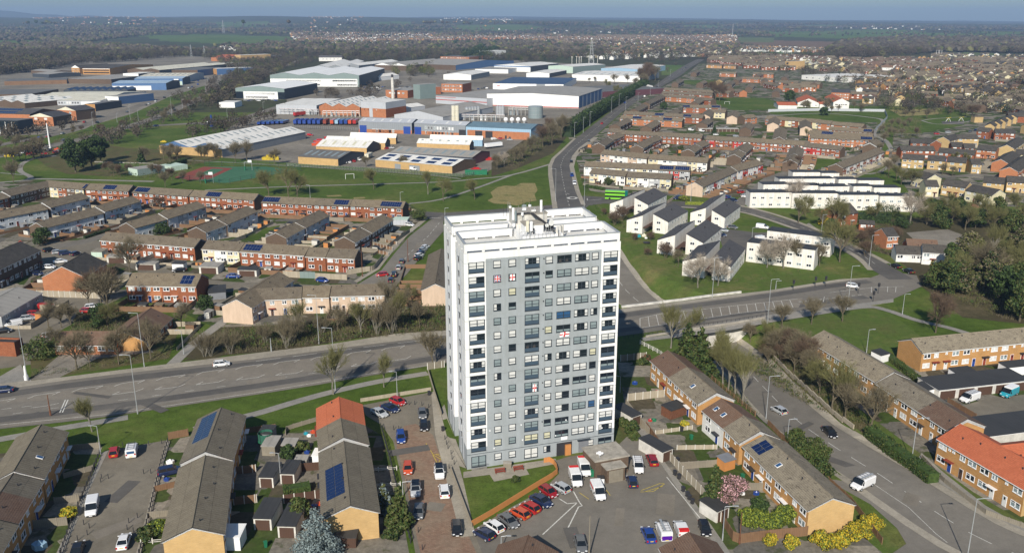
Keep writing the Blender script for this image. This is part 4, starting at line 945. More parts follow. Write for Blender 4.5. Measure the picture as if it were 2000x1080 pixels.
def W(ax,ay,bx,by,c,h,kind,wall,roof,label,r=1.5,n=1,feats=(),side=None,gab=None,name="warehouse",cat="warehouse",par=0.0,back=None):
 A,B,C=G(ax,ay,h),G(bx,by,h),G(c[0],c[1],h+(r if kind=='X' else 0))
 ux=unit(sub(B,A));L=hypot(B[0]-A[0],B[1]-A[1]);ny=(-ux[1],ux[0])
 D=(C[0]-A[0])*ny[0]+(C[1]-A[1])*ny[1]
 D=max(3.0,D*(2 if kind=='X' else 1))
 o=empty(name,(A[0],A[1],0),atan2(ux[1],ux[0]),label=label,cat=cat)
 sw=side or wall;gb=gab or wall
 mb=MB()
 mb.poly([(0,0,0),(L,0,0),(L,0,h),(0,0,h)],wall);mb.poly([(L,D,0),(0,D,0),(0,D,h),(L,D,h)],sw)
 if kind=='X':
  mb.poly([(L,0,0),(L,D,0),(L,D,h),(L,D/2,h+r),(L,0,h)],sw);mb.poly([(0,D,0),(0,0,0),(0,0,h),(0,D/2,h+r),(0,D,h)],sw)
 else:
  mb.poly([(L,0,0),(L,D,0),(L,D,h+par),(L,0,h+par)],sw);mb.poly([(0,D,0),(0,0,0),(0,0,h+par),(0,D,h+par)],sw)
  if par:
   mb.poly([(0,0,h),(L,0,h),(L,0,h+par),(0,0,h+par)],wall);mb.poly([(L,D,h),(0,D,h),(0,D,h+par),(L,D,h+par)],sw)
   t_=.25
   mb.poly([(L-t_,t_,h),(t_,t_,h),(t_,t_,h+par),(L-t_,t_,h+par)],wall);mb.poly([(t_,D-t_,h),(L-t_,D-t_,h),(L-t_,D-t_,h+par),(t_,D-t_,h+par)],wall)
   for p in([(0,0),(L,0),(L-t_,t_),(t_,t_)],[(L,0),(L,D),(L-t_,D-t_),(L-t_,t_)],[(L,D),(0,D),(t_,D-t_),(L-t_,D-t_)],[(0,D),(0,0),(t_,t_),(t_,D-t_)]):mb.poly([(x,y,h+par+.03)for x,y in p],"dark_metal")
 if kind=='Y':
  bw=L/n
  for i in range(n):
   mb.poly([(i*bw,0,h),((i+1)*bw,0,h),((i+.5)*bw,0,h+r)],gb);mb.poly([((i+1)*bw,D,h),(i*bw,D,h),((i+.5)*bw,D,h+r)],sw)
 mb.build("wall",o)
 mb=MB();t_=.12;ov=.25
 if kind=='X':
  mb.poly([(-ov,-ov,h),(L+ov,-ov,h),(L+ov,D/2,h+r+t_),(-ov,D/2,h+r+t_)],roof);mb.poly([(L+ov,D+ov,h),(-ov,D+ov,h),(-ov,D/2,h+r+t_),(L+ov,D/2,h+r+t_)],roof)
 elif kind=='Y':
  bw=L/n
  for i in range(n):
   a=i*bw-(ov if i==0 else 0);b=(i+1)*bw+(ov if i==n-1 else 0);m_=(i+.5)*bw
   mb.poly([(a,-ov,h+.03),(m_,-ov,h+r+t_),(m_,D+ov,h+r+t_),(a,D+ov,h+.03)][::-1],roof);mb.poly([(m_,-ov,h+r+t_),(b,-ov,h+.03),(b,D+ov,h+.03),(m_,D+ov,h+r+t_)][::-1],roof)
  mb.f=[f[::-1]for f in mb.f]
 else:mb.poly([(0 if not par else.2,0 if not par else.2,h+.02),(L-(.2 if par else 0),0 if not par else.2,h+.02),(L-(.2 if par else 0),D-.2,h+.02),(0 if not par else.2,D-.2,h+.02)],roof)
 for ft in feats:
  if ft[0]=='rl' and kind=='X':
   k=ft[1]
   for i in range(k):
    xa=L*(i+.35)/k;xb=xa+min(1.6,L/k*.35);sa,sb=.25,.8
    f_=lambda x,s_:(x,D/2*s_,h+(r+t_)*s_+.05)
    mb.poly([f_(xa,sa),f_(xb,sa),f_(xb,sb),f_(xa,sb)],ft[2]if len(ft)>2 else "curtain_grey")
  if ft[0]=='rly':
   bw=L/n
   for q in range(n):
    for i in range(ft[1]):
     y0=D*(i+.3)/ft[1];y1_=y0+D/ft[1]*.25
     for s_ in(0,1):
      f_=lambda u_,y:((q+(u_ if s_==0 else 1-u_))*bw,y,h+(r+t_)*2*u_+.08)
      p=[f_(.2,y0),f_(.4,y0),f_(.4,y1_),f_(.2,y1_)];mb.poly(p if s_==0 else p[::-1],ft[2]if len(ft)>2 else "curtain_grey")
 rfo=mb.build("roof",o)
 for ft in feats:
  if ft[0]=='band':
   _,z0,z1,mat,xa,xb=ft;mb=MB();mb.box(L*xa,-.06,z0,L*xb,0,z1,mat,'k');mb.build("wall_panel" if mat not in("glass_dark","dark_metal")else "window_strip",o)
  elif ft[0]=='sband':
   _,z0,z1,mat,ya,yb=ft;mb=MB();mb.box(L,D*ya,z0,L+.06,D*yb,z1,mat,'l');mb.build("wall_panel",o)
  elif ft[0]=='door':
   _,x_,ww,hh,mat=ft;mb=MB();mb.box(L*x_-ww/2,-.08,0,L*x_+ww/2,0,hh,mat,'k');mb.build("door",o)
  elif ft[0]=='wins':
   _,k,zc,ww,hh,xa,xb=ft[:7]
   for i in range(k):link("window",far_window(ww,hh,RB.choice([0,1,2,3])),o,(L*(xa+(xb-xa)*(i+.5)/k),0,zc))
  elif ft[0]=='solar':
   k,rows=ft[1],ft[2]
   for j in range(rows):
    for i in range(k):
     xa=L*(i+.2)/k;xb=xa+L/k*.55;sa=.12+j*.45;sb=sa+.28;f_=lambda x,s_,u_=0.12:(x,D/2*s_,h+(r+t_)*s_+u_)
     mb=MB();mb.poly([f_(xa,sa),f_(xb,sa),f_(xb,sb),f_(xa,sb)],"solar");mb.poly([f_(xa-.1,sa-.01,.09),f_(xb+.1,sa-.01,.09),f_(xb+.1,sb+.01,.09),f_(xa-.1,sb+.01,.09)],"solar_line");mb.build("solar_panel",rfo)
 return o
def MONO(hx0,hy0,hx1,hy1,lx,ly,label,hi=7.6,lo_=5.0):
 A,B,C=G(hx0,hy0,hi),G(hx1,hy1,hi),G(lx,ly,lo_)
 ux=unit(sub(B,A));L=hypot(B[0]-A[0],B[1]-A[1]);ny=(ux[1],-ux[0]);wd=(C[0]-A[0])*ny[0]+(C[1]-A[1])*ny[1]
 o=empty("flats_block",(A[0],A[1],0),atan2(ux[1],ux[0]),label=label,cat="block of flats")
 y=-wd;s_=1 if y<0 else-1
 def P_(mb,p,m_):mb.poly(p if s_>0 else p[::-1],m_)
 mb=MB();wm="flats_white"
 P_(mb,[(0,y,0),(L,y,0),(L,y,lo_),(0,y,lo_)],wm);P_(mb,[(L,0,0),(0,0,0),(0,0,hi),(L,0,hi)],wm)
 P_(mb,[(0,0,0),(0,y,0),(0,y,lo_),(0,0,hi)],wm);P_(mb,[(L,y,0),(L,0,0),(L,0,hi),(L,y,lo_)],wm);mb.build("wall",o)
 mb=MB();ys=y*1.03
 P_(mb,[(-.15,ys,lo_+.05),(L+.15,ys,lo_+.05),(L+.15,0,hi+.14),(-.15,0,hi+.14)],"tile_slate");P_(mb,[(-.15,ys,lo_-.1),(-.15,ys,lo_+.05),(-.15,0,hi+.14),(-.15,0,hi-.05)],"dark_metal");P_(mb,[(L+.15,0,hi),(-.15,0,hi),(-.15,0,hi+.14),(L+.15,0,hi+.14)],"dark_metal")
 rf=mb.build("roof",o)
 mb=MB();mb.tube((L*.6,y*.4,hi-.8),(L*.6,y*.4,hi-.2),.2,.2,6,"dark_metal",True);mb.build("roof_vent",rf)
 me=far_window(1.7,1.1,2)
 for z in(1.6,4.3):
  link("window",me,o,(0,y*.38,z),-pi/2)
  for k in range(max(2,int(L/3.2))):
   xx=(k+.5)*L/max(2,int(L/3.2))
   link("window",far_window(1.5,1.0,RB.choice([0,1,2])),o,(xx,y,z-.35),0 if s_>0 else pi)
 mb=MB();ya,yb=(0,1.6)if s_>0 else(-1.6,0);mb.box(0.6,ya,2.4,L*.45,yb,2.6,"door_brown");mb.build("porch",o)
 return o
CR,WHT,PK="cream_render","white_render","pink_render"
BR,TN="brick_red","brick_tan"
# row of red brick terraces along the park, left to right
T(91,353,175,359.5,"terrace with a cream and yellow front in the inner corner below the park",walls=("brick_brown","cream_render",BR),solar_at=((.94,.995),))
T(176,359.5,260,362.5,"red brick terrace with one dark solar array, second along the park edge from the left",solar_at=((.38,.66),))
T(269,365,377,372,"red brick terrace with solar panels at its left end behind a bare bushy tree",solar_at=((.02,.26),))
T(379,372,505,379.5,"long red brick terrace with panels near its left third, middle of the park edge row",solar_at=((.24,.46),))
T(518,384,618,388,"red brick terrace with bright blue panels on its left end and a white conservatory",solar_at=((.0,.32),))
T(618.5,388,688,390.5,"short red brick terrace with grey panels on its right half along the park",solar_at=((.55,.94),))
T(688.5,390,792,394.5,"red brick end terrace with blue panels beside the street junction near the park",solar_at=((.57,.95),))
T(4,373.5,90,354,"dark fronted brick terrace running uphill at the far left below the park path",walls=("brick_brown",),white='A')
T(-70,393,2,377,"dark brick terrace cut by the left picture edge, lower neighbour of the uphill one",walls=(BR,),r=6.5,e=4.6)
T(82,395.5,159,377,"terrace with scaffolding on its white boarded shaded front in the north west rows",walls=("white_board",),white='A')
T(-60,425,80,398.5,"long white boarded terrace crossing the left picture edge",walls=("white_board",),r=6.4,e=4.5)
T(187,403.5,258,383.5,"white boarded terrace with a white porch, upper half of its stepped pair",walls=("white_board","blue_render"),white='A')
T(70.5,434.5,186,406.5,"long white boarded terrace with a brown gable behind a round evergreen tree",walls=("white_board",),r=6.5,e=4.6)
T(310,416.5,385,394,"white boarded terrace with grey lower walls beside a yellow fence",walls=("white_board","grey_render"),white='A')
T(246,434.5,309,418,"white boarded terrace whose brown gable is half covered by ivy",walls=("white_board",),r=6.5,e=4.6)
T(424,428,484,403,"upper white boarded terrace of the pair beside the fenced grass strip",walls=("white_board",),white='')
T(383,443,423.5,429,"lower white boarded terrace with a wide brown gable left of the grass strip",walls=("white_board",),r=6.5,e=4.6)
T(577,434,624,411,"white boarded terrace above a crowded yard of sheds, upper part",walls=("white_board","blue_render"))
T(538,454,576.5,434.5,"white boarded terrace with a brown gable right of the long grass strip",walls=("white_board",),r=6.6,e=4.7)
T(706,444,748,419,"dark brick terrace above the stepped front gardens by the side street, upper part",walls=("brick_brown",))
T(672,462,705.5,445,"dark brick terrace with a red porch above the stepped gardens, lower part",walls=("brick_brown",),r=6.6,e=4.7)
T(209,454,392,467.5,"longest red brick terrace in the north west estate, behind rendered garages",walls=(BR,BR,BR),white='')
T(405.5,470,477.5,474.5,"short terrace with one cream half and one white half",walls=(CR,WHT),gable="brick_brown")
T(479,475,604,482.5,"red brick terrace with a large blue solar array at its left end above garden walls",solar_at=((.03,.3),))
T(604.5,484,643,485.5,"red brick terrace with a white canopy over its garden",walls=(BR,))
T(645,486,700,488.5,"red brick end terrace with a black gable beside the street corner fence",walls=(BR,))
T(259,534,393.5,536,"large red brick terrace with a big blue solar array and a white framed conservatory",w=9.5,r=7.6,e=5.2,solar_at=((.75,.92),),gable=BR,walls=("brick_red","brick_orange",BR))
T(461,584,545,531.5,"pink gabled house running uphill at the path end",walls=(PK,),gable=PK,w=9,r=7.2)
T(500,565,590,561.5,"pink rendered terrace with white framed windows above the scrubby bank",walls=(PK,),gable=PK)
T(592,560,646,559.5,"pink terrace in the middle of the row above the scrubby bank",walls=(PK,),gable=PK)
T(647.5,557.5,752,555.5,"pink terrace with dark porches at the right end of the bank row",walls=(PK,),gable=PK)
T(850,554,862,486,"pink gabled terrace half hidden behind the tower's left edge",walls=(PK,),gable=PK,white='')
T(120,520,166,493.5,"tall plain orange brick gable building with a dark roof behind a concrete fence",w=13,e=5.2,r=8.6,walls=("brick_red",),gable="brick_orange",roof="tile_dark",unit=9)
T(-60,515,40,472.5,"long dark roofed brick building beside the small car park at the far left",w=13,e=6,r=9,walls=("brick_brown",),gable="brick_brown",roof="tile_dark")
T(240,647,295,602,"brown roofed brick bungalow with a hip roof among bare trees by the main road",w=11,e=2.6,r=5.4,walls=(BR,),gable="brick_tan",roof="tile_red_brown")
T(120,648,238,648,"low orange brick bungalow with white windows behind trees beside the main road",w=8.5,e=2.6,r=4.6,walls=("brick_orange",),gable="brick_orange",roof="tile_red_brown",name="bungalow",cat="bungalow")
T(-50,606,34,561,"low grey roofed depot beside the parked red vans",w=14,e=3.6,r=5.4,walls=("grey_render",),gable="grey_render",roof="sheet_grey",name="depot",unit=12,cat="depot")
W(-70,668,28,672,(10,662),3.4,'F',"brick_red","felt_dark","flat roofed red brick building at the left edge beside the depot yard",name="brick_building",cat="building",par=.5,side="brick_red")
# foreground south of the main road
T(27,920,80,830,"tan brick terrace by the left picture edge, nearest the main road",w=8.6,roof="tile_ribbed",walls=(TN,),gable=TN,skylight=((.35,1),))
T(-30,1008,26,925,"tan brick terrace with a part red roof at the lower left corner",w=8.6,r=6.7,e=4.8,roof=((0,"tile_ribbed"),(.0,"tile_red_brown"),(.55,"tile_ribbed")),walls=(TN,),gable=TN)
T(-85,1092,-31,1010,"tan terrace running out of the lower left corner",w=8.6,roof="tile_ribbed",walls=(TN,),gable=TN)
T(401,882,432,797,"grey roofed terrace with solar panels on its left slope beside the grass verge",solar_at=((.35,.95),),sside=-1,w=8.8,roof="tile_ribbed",walls=(TN,),gable=TN,white='A')
T(375,1030,401,890,"long grey roofed terrace ending in a plain buff brick gable in the lower left",w=8.8,r=6.6,e=4.8,roof="tile_ribbed",walls=(TN,),gable="brick_buff")
T(665,817,662,776,"orange roofed end house beside the grass verge left of the tower",w=8.8,roof="tile_ribbed_orange",walls=(TN,),gable=TN)
T(671,854,665,817,"grey roofed house joined to the orange roofed one",w=8.8,roof="tile_ribbed",walls=(TN,),gable=TN,white='A')
T(684,987,671.5,862,"grey roofed terrace with a big solar array and buff gable behind a blue spruce",solar_at=((.2,.66),),w=8.8,r=6.6,e=4.8,roof="tile_ribbed",walls=(TN,),gable="brick_buff")
# right of the tower
T(1304,685,1400,767,"tan brick terrace with a half brown half grey roof right of the tower",w=8.2,roof=((0,"tile_red_brown"),(.42,"tile_grey")),walls=(TN,),gable=TN,white='B',skylight=((.74,1),))
T(1409,779,1451,812,"white fronted house with a red brown roof beside the sunken road",w=8.2,r=6.6,e=4.6,roof="tile_red_brown",walls=(WHT,),gable=WHT,skylight=((.25,1),(.6,1)))
T(1451.5,812,1485,842,"tan brick house with grey roof and white gable top in the roadside row's middle",w=8.2,r=6.6,e=4.6,roof="tile_grey",walls=(TN,),gable=TN,white='B')
T(1494,850,1627,972,"long tan terrace with black solar panels ending in a buff gable above yellow bushes",w=8.4,r=6.5,e=4.7,roof="tile_grey",walls=(TN,),gable="brick_buff",solar_at=((.06,.2),),skylight=((.42,1),))
T(1609,646,1746,726,"tan brick terrace with a mottled grey roof across the sunken road",w=8.4,roof="tile_grey",walls=(TN,),gable=TN,white='B')
T(1747,730,1890,818,"tan terrace with a grey then brown roof behind bare roadside trees",w=8.4,r=6.6,e=4.7,roof=((0,"tile_grey"),(.62,"tile_red_brown")),walls=(TN,),gable=TN,white='B')
T(1875,829,2050,925,"orange roofed brick block of flats at the right picture edge",w=9.6,e=5.2,r=7.4,roof="tile_orange",walls=("brick_tan",),gable="brick_buff",name="flats_block",cat="block of flats")
T(1950,872,2100,855,"rear wing of the orange roofed block, showing only its roof",w=9,e=5.0,r=7.2,roof="tile_orange",walls=("brick_tan",),gable="brick_buff",name="flats_block",cat="block of flats")
T(1780,662,2110,630,"long tan brick terrace facing the garages with a mottled roof at the right",w=8.6,roof="tile_grey",walls=("brick_tan",),gable="brick_tan")
# tiled roofs poking into the bottom edge
T(1032,1046,1010,1110,"brown tiled roof of a low house at the bottom edge below the car park",w=9,e=2.4,r=4.6,roof="tile_red_brown",walls=(TN,),gable=TN,name="bungalow",cat="bungalow")
T(1345,1040,1390,1110,"brown tiled roof of a low house at the bottom edge below the parked vans",w=9,e=2.4,r=4.6,roof="tile_red_brown",walls=(TN,),gable=TN,name="bungalow",cat="bungalow")
# white flats
for a in((1239.4,386,1277.5,367.5,1266,400,"white block with a dark sloping roof in the first pair beside the parked bus"),(1217,389,1259.4,370,1200,394,"white block turned away from its partner behind a dense bare shrub, nearest the bus"),(1276,418,1316,397.5,1305,434,"white block with a dark sloping roof in the middle of the left column of pairs"),(1255.6,420.6,1300,396,1227.5,428,"white back to back block above the colourful garden toys"),(1340.6,457,1379,429.4,1373.8,474,"white block with a dark sloping roof in the third pair beside the residents' car park"),(1318.8,459,1357.5,431,1286,467.5,"white block with a bare tree in front of its stained gable"),(1390.6,410.6,1422.5,389,1418,424,"white block with a dark sloping roof nearest the red brick shops road"),(1379,406,1417,378,1350.6,414,"white back to back block behind a hedge at the street bend"),(1393,502.5,1424,468,1429,519,"white block at the grass bank above the dual carriageway, right of its pair"),(1378,500,1406.5,470.5,1330.4,513,"white block at the grass bank above the dual carriageway, left of its pair")):MONO(*a)
def flatrow(x0,y0,x1_,y1_,label,h=7.0,d=7.5,nw=None):
 A,B=G(x0,y0,h),G(x1_,y1_,h);L=hypot(B[0]-A[0],B[1]-A[1]);k=nw or max(2,int(L/3.2))
 ux=unit(sub(B,A));o=empty("flats_block",(A[0],A[1],0),atan2(ux[1],ux[0]),label=label,cat="block of flats")
 mb=MB();mb.prism([(0,0),(L,0),(L,d),(0,d)],0,h,"flats_white","felt_dark");mb.build("wall",o)
 mb=MB();mb.box(-.1,-.1,h,L+.1,.3,h+.12,"dark_metal");mb.box(-.1,.3,h,.2,d,h+.12,"dark_metal");mb.build("parapet",o)
 for z in(1.5,4.6):
  for i in range(k):
   link("window",far_window(1.7,1.05,RB.choice([1,2,3])),o,(L*(i+.5)/k,0,z))
 return o
for a in((1466,376.3,1547.4,376.3,"front white flat roofed block with a rounded left end beside the street corner"),(1548,377.5,1641,378,"front white block partly hidden by a pale budding tree"),(1641.5,381,1719,381,"front white block above the dark hedge"),(1719.5,383,1796.5,383.5,"rightmost front white block beside the ivy covered trees"),(1491.4,360.6,1543.8,360),(1544,362.4,1602.5,362.4),(1602.8,364.8,1659.3,364),(1667.4,364,1707,364),(1707.5,366.6,1759.5,367),(1523,349.8,1631.3,349),(1638.6,350.3,1676.5,350.3),(1677,352.5,1727,352.5),(1549,336.6,1605,336.6),(1605.3,338.4,1639.5,338.4),(1498.7,450.4,1624.5,465,"white flat roofed block behind the big bare trees, upper of two beside the bend"),(1459.4,473,1592.4,489,"white flat roofed block with bare trees in front above the grass bank")):
 o=flatrow(*a[:4],a[4]if len(a)>4 else "white flat roofed block of flats in the stepped rows behind the front one")
 if len(a)<5:o["group"]="white blocks of the stepped back rows"
 # brick houses and white cottages on the right
T(1622,402,1660,397,"brick house with two red chimneys behind a large bare tree on the right",w=9.5,e=5.2,r=8.2,walls=("brick_red",),gable="brick_orange",roof="tile_dark",unit=8)
T(1722,446,1744,445,"small orange brick house with a dark roof above the white cottages",w=8,e=5,r=7.2,walls=("brick_orange",),gable="brick_orange",roof="tile_dark",unit=7)
T(1748,480,1801,482,"low left end of the row of white cottages",w=6.5,e=2.9,r=5,walls=(WHT,),gable=WHT,roof="tile_dark",name="cottage",cat="cottage")
T(1801.5,477,1860,481,"middle white cottage with an orange door",w=6.5,e=4.4,r=6.4,walls=(WHT,),gable=WHT,roof="tile_dark",name="cottage",cat="cottage",doorc="fence_orange")
T(1861,477,1911,480,"right white cottage with a tall white chimney",w=7,e=4.9,r=7.2,walls=(WHT,),gable=WHT,roof="tile_slate",name="cottage",cat="cottage")
T(1770,467,1830,470,"dark roofed outbuilding behind the white cottages",w=9,e=3,r=5.4,walls=(BR,),gable=BR,roof="tile_red_brown",name="outbuilding",cat="outbuilding")
T(1678,430,1708,432,"low brick outbuilding between the two brick houses",w=6,e=2.8,r=3.6,walls=(BR,),gable=BR,roof="tile_dark",name="outbuilding",cat="outbuilding")
# mid right estate, traced rows
MR=[(1158,329,1227,335,(CR,WHT),"cream and white terrace front left of the pair above the parked bus",()),(1227.3,335.7,1314,340.5,(CR,WHT,"grey_render"),"cream and grey terrace above the parked bus, right of the pair",()),(1143.5,316,1288,322,(WHT,CR),"long white terrace behind the one above the bus",()),(1288.5,323,1349,325.5,("grey_render","red_panel","grey_render"),"grey terrace with two black solar arrays facing a grass patch",((.02,.46),(.52,.97))),(1180,293,1270,302,(PK,WHT,WHT),"pink and white terrace with a conifer near its right end",()),(1270.5,302,1385,309.5,(CR,WHT,WHT,"grey_render"),"white and grey terrace between the conifer and a grass patch",()),(1209,255,1373,263.5,(BR,),"long red brick terrace with white ground floors below the estate's main rows",()),(1381,266,1489,271.6,("red_panel",BR,BR),"terrace with a vivid red painted end house",()),(1489.5,272,1573,277,(BR,),"red brick terrace with a red garden tent in front",()),(1573.5,279,1647,286,("red_panel","red_panel",BR,BR),"terrace with bright red end houses facing the small green",()),(1583,263,1706,267.5,("brick_orange",),"long orange brick terrace with blue panels at its right end",((.8,.98),)),(1582,255,1706,262,("brick_orange",),"orange terrace roof row with a solar array at its left",((.2,.38),)),(1621,247.7,1705.5,253,("brick_orange",),"orange terrace row with solar panels at the right beside the path",((.8,.99),)),(1627,238,1689,243,("brick_orange",),"rearmost orange terrace beside the fenced playing field",()),(1499,227,1604,234,("brick_red",CR),"brick and cream terrace below the blue grey fence",()),(1604,235,1627,237,("brick_orange",),"short orange terrace joining two rows under the fence",()),(1193.5,251,1214,253,(BR,),"short brick terrace by the main road verge",()),(1214,226,1335,231.6,("brick_orange",),"orange fronted terrace with two black solar arrays near the hedge lined road",((.2,.34),(.69,.83))),(1221,218,1335,223.5,("brick_orange",),"orange terrace roof with dark panels behind the two array row",((.53,.68),)),(1335.7,223.5,1375,225.5,(BR,),"red brick terrace with white garage doors in the middle of the estate",((.02,.4),)),(1381.6,213.6,1419,215.4,(CR,),"cream terrace with an orange tiled roof",()),(1334,205.5,1408,206.4,(BR,),"red brick terrace with a dark array left of the bare brown tree",((.0,.18),(.75,.98))),(1291.6,184,1360,188.4,("brick_orange",),"orange brick terrace above the light grey yard by the road",()),(1360.5,190,1394,193,(BR,),"short brick terrace left of the tall bare brown tree",()),(1295,178.5,1394,183,(BR,),"second brick terrace row below the small greens",()),(1299,172,1396,177.6,(BR,),"top brick terrace row below the small greens",()),(1396.5,176,1429,178.5,(BR,),"brick terrace with white porch at the end of the top row",()),(1448,226,1471.6,224,("brick_orange",),"small orange brick terrace left of the green fence",()),(1450,150.6,1486,152,("brick_orange",),"tall orange brick terrace in the far middle of the estate",()),(1487,152.5,1512,153.5,("brick_orange",),"orange brick terrace right of the tall one far in the estate",()),(1407,140.7,1439,141.6,("brick_orange",),"orange terrace at the top of the estate above the greens",()),(1472,142,1512,143,("brick_orange",),"orange terrace right of centre at the top of the estate",()),(1522,158,1560,159,("brick_orange",),"orange terrace left of the long white building",()),(1566,160,1604,162,("brick_orange",),"orange terrace below the long white building",()),(1382,125,1412,126,(TN,),"buff terrace left of two near the top of the estate road",()),(1416,126,1440,127,(TN,),"buff terrace right of two near the top of the estate road",()),(1530,168,1565,169,(BR,),"brick terrace with panels left of the dark conifer",())]
for a in MR:T(*a[:4],a[5],walls=a[4],solar_at=a[6],gable="brick_brown")
GB=[(1169,279,1187,268),(1187.5,267,1209,259),(1244,283,1262,273),(1262.5,272.5,1283,265),(1344,291,1358,282),(1358.5,281,1375,274),(1434,301,1443,293),(1443.5,292,1459,279),(1544,311.6,1551.6,301),(1552,300,1557,285),(1200.7,242.4,1225,231),(1262,246,1281,235),(1371,239,1383,231),(1456,248.6,1463,239),(1522,267.5,1526,248),(1699,279,1711,272),(1261,199.5,1292,185),(1238.5,212.7,1257,203),(1356,199,1369,191),(1305,221,1322,213),(1318.6,160.5,1330,155),(1367,161,1376,157),(1423,163,1430,158),(1437,155.5,1443,151),(1463,169.5,1468,163),(1355,141,1362,136.5),(1492,157,1495,152),(1478,146,1486,143),(1516,178,1519,172),(1532,150,1536,146.5),(1574,182,1578,176),(1590,162,1594,157)]
for i,a in enumerate(GB):T(*a,"terrace seen end on with a brown gable edged in white in the right hand estate",walls=(BR,)if i%2 else("brick_brown",),group="gable end terraces of the right hand estate",white='A' if i%2 else '')
T(1357,356,1427,325.5,"long terrace with a pink gable and coloured fronts beside the parked blue van",walls=(CR,WHT,"grey_render","red_panel",WHT,"grey_render",CR),gable=PK)
T(1427.5,325,1478,312,"upper stretch of the long pink gabled terrace with white and red fronts",walls=(WHT,"red_panel",WHT),gable=PK,r=7.2,e=5.1,white='A')
T(1632.6,319.7,1715,289,"long diagonal brick terrace behind the white stepped blocks",walls=(BR,WHT),gable="brick_brown")
T(1510,239.6,1514,228,"cream gabled house left of two in the middle of the right estate",walls=(CR,),gable=PK);T(1575,246.8,1573,234,"cream gabled house right of two in the middle of the right estate",walls=(CR,),gable=PK)
T(1430,226,1436,216,"cream gabled house above the row of brown garages",walls=(CR,),gable=PK);T(1377,224,1386,214,"pink gable end joined to the orange tiled terrace",walls=(PK,),gable=PK);T(1405,156,1412,151,"yellow gabled house beside the small green",walls=(CR,),gable="brick_gold")
# yellow and brick houses at the right edge
GD="brick_gold"
YR=[(1764,301,1806.5,303.7,GD,"yellow brick pair of houses with two small gables"),(1813,303.7,1847,305.6,GD,"yellow brick house with a dark garage door"),(1852,306.5,1889,309,GD,"yellow brick house between the garage house and the gable house"),(1895,311,1914,311.5,GD,"yellow brick house with a gabled front at the row's right end"),(1757,285,1823,286,BR,"long orange red terrace above the yellow houses"),(1835,289,1905.6,294,BR,"dark roofed brick row behind the middle yellow houses"),(1911,284,1950,287,"brick_orange","brick pair with blue doors right of the yellow row"),(1857,278,1880,278.7,BR,"small brick house left of two above the yellow row"),(1882,280.6,1904,281.5,BR,"small brick house right of two above the yellow row"),(1842.6,267.5,1866,262,GD,"yellow gabled terrace end at the edge of the playground field"),(1867,263,1908,263.5,GD,"grey roofed terrace with small blue panels by the playground field"),(1913,249,1937,251,BR,"brick house with a black solar roof beside the field corner"),(1942.6,252,1983,253.7,BR,"brick pair with white doors right of the solar roof house"),(1796,334,1826,341,CR,"dark roofed house with a wide cream gable near the stream path"),(1804,352,1829.6,352.5,CR,"low cream house with a dark roof below the cream gable"),(1848,350,1895,356,GD,"dark roofed yellow house with a sloping right gable"),(1900,361,1953,371,CR,"dark roofed house half sunk behind the bare trees at the right"),(1922,345,1963,348,GD,"yellow brick house left of the big gable near the right edge"),(1966,344,2010,346.5,GD,"yellow brick house cut by the right picture edge"),(1955,311,1978,295,"brick_orange","dark roofed orange brick house left of two by the right edge"),(1972,326,2006,302,"brick_orange","big orange brick gabled house with a black roof at the right edge"),(1985,292,2040,296,CR,"grey roofed cream house at the right edge above the orange gable"),(1778,271,1806,272,BR,"brick bungalow row at the foot of the playground field"),(1807,270,1829,274,BR,"brick house joined right of the bungalow row by the field"),(1967,283,1990,268,GD,"row of stepped houses with dormers at the right edge"),(1968,221,2010,222,BR,"brick house with white windows above the stepped yellow roofs")]
for a in YR:T(*a[:4],a[5],walls=(a[4],),gable=a[4],roof="tile_dark",w=8.5 if a[2]-a[0]<50 else 9,e=5.1,r=7.3,unit=6.5)
for i in range(6):T(1934+i*11,242-i*4.2,1940.5+i*11,236-i*4.2,"narrow yellow gabled house in the stepped row facing the playground field",walls=(GD,),gable=GD,roof="tile_dark",w=6.5,group="stepped yellow houses by the playground field")
# school and larger blocks in the right hand town
W(1558,201,1600,202,(1600,194),4,'Y',WHT,"tile_orange","white school building with an orange tiled gable roof",r=4,feats=(('wins',5,1.8,1.6,1.3,.05,.95),),name="school",cat="school")
W(1628,200,1659,200.5,(1658,191),7,'Y',WHT,"tile_orange","white gabled hall with an orange roof and dark writing on its front",r=3.5,feats=(('band',4.4,5.3,"dark_metal",.12,.28),('band',4.4,5.1,"dark_metal",.34,.44),('band',4.4,5.1,"dark_metal",.48,.58),('band',4.4,5.1,"dark_metal",.62,.7),('band',4.4,5.1,"dark_metal",.74,.86)),name="hall",cat="hall")
W(1601,204,1628,204.5,(1628,199),3.5,'X',WHT,"tile_orange","low link between the orange roofed school and hall",r=1.5,name="school",cat="school")
W(1520,206,1557,206.5,(1557,200),3.5,'X',WHT,"tile_orange","low orange roofed wing at the left of the school",r=1.8,name="school",cat="school")
W(1566,147,1650,153,(1655,143),6,'F',WHT,"sheet_light","long white flat roofed building in the middle of the right hand town",name="building",cat="building",feats=(('wins',6,3,2.5,1.4,.05,.95),))
W(1624,181,1660,182,(1655,175),7.5,'X',"brick_orange","tile_slate","orange brick apartment block with a grey roof behind the school hall",r=2.5,name="apartment_block",cat="apartment block",feats=(('wins',7,5.4,1.3,1.2,.04,.96),('wins',7,2.6,1.3,1.2,.04,.96)))
W(1721,132.5,1744,133,(1744,129),8,'X',WHT,"tile_red_brown","white fronted block with a brown roof far in the right hand town",r=3,name="apartment_block",cat="apartment block",feats=(('wins',5,6,1.5,1.3,.04,.96),('wins',5,3,1.5,1.3,.04,.96)))
W(1534,120,1543,120.5,(1543,118),13,'F',"brick_buff","sheet_grey","small square church tower above the town roofs",name="church_tower",cat="church tower",feats=(('band',8,11,"dark_metal",.3,.7),))
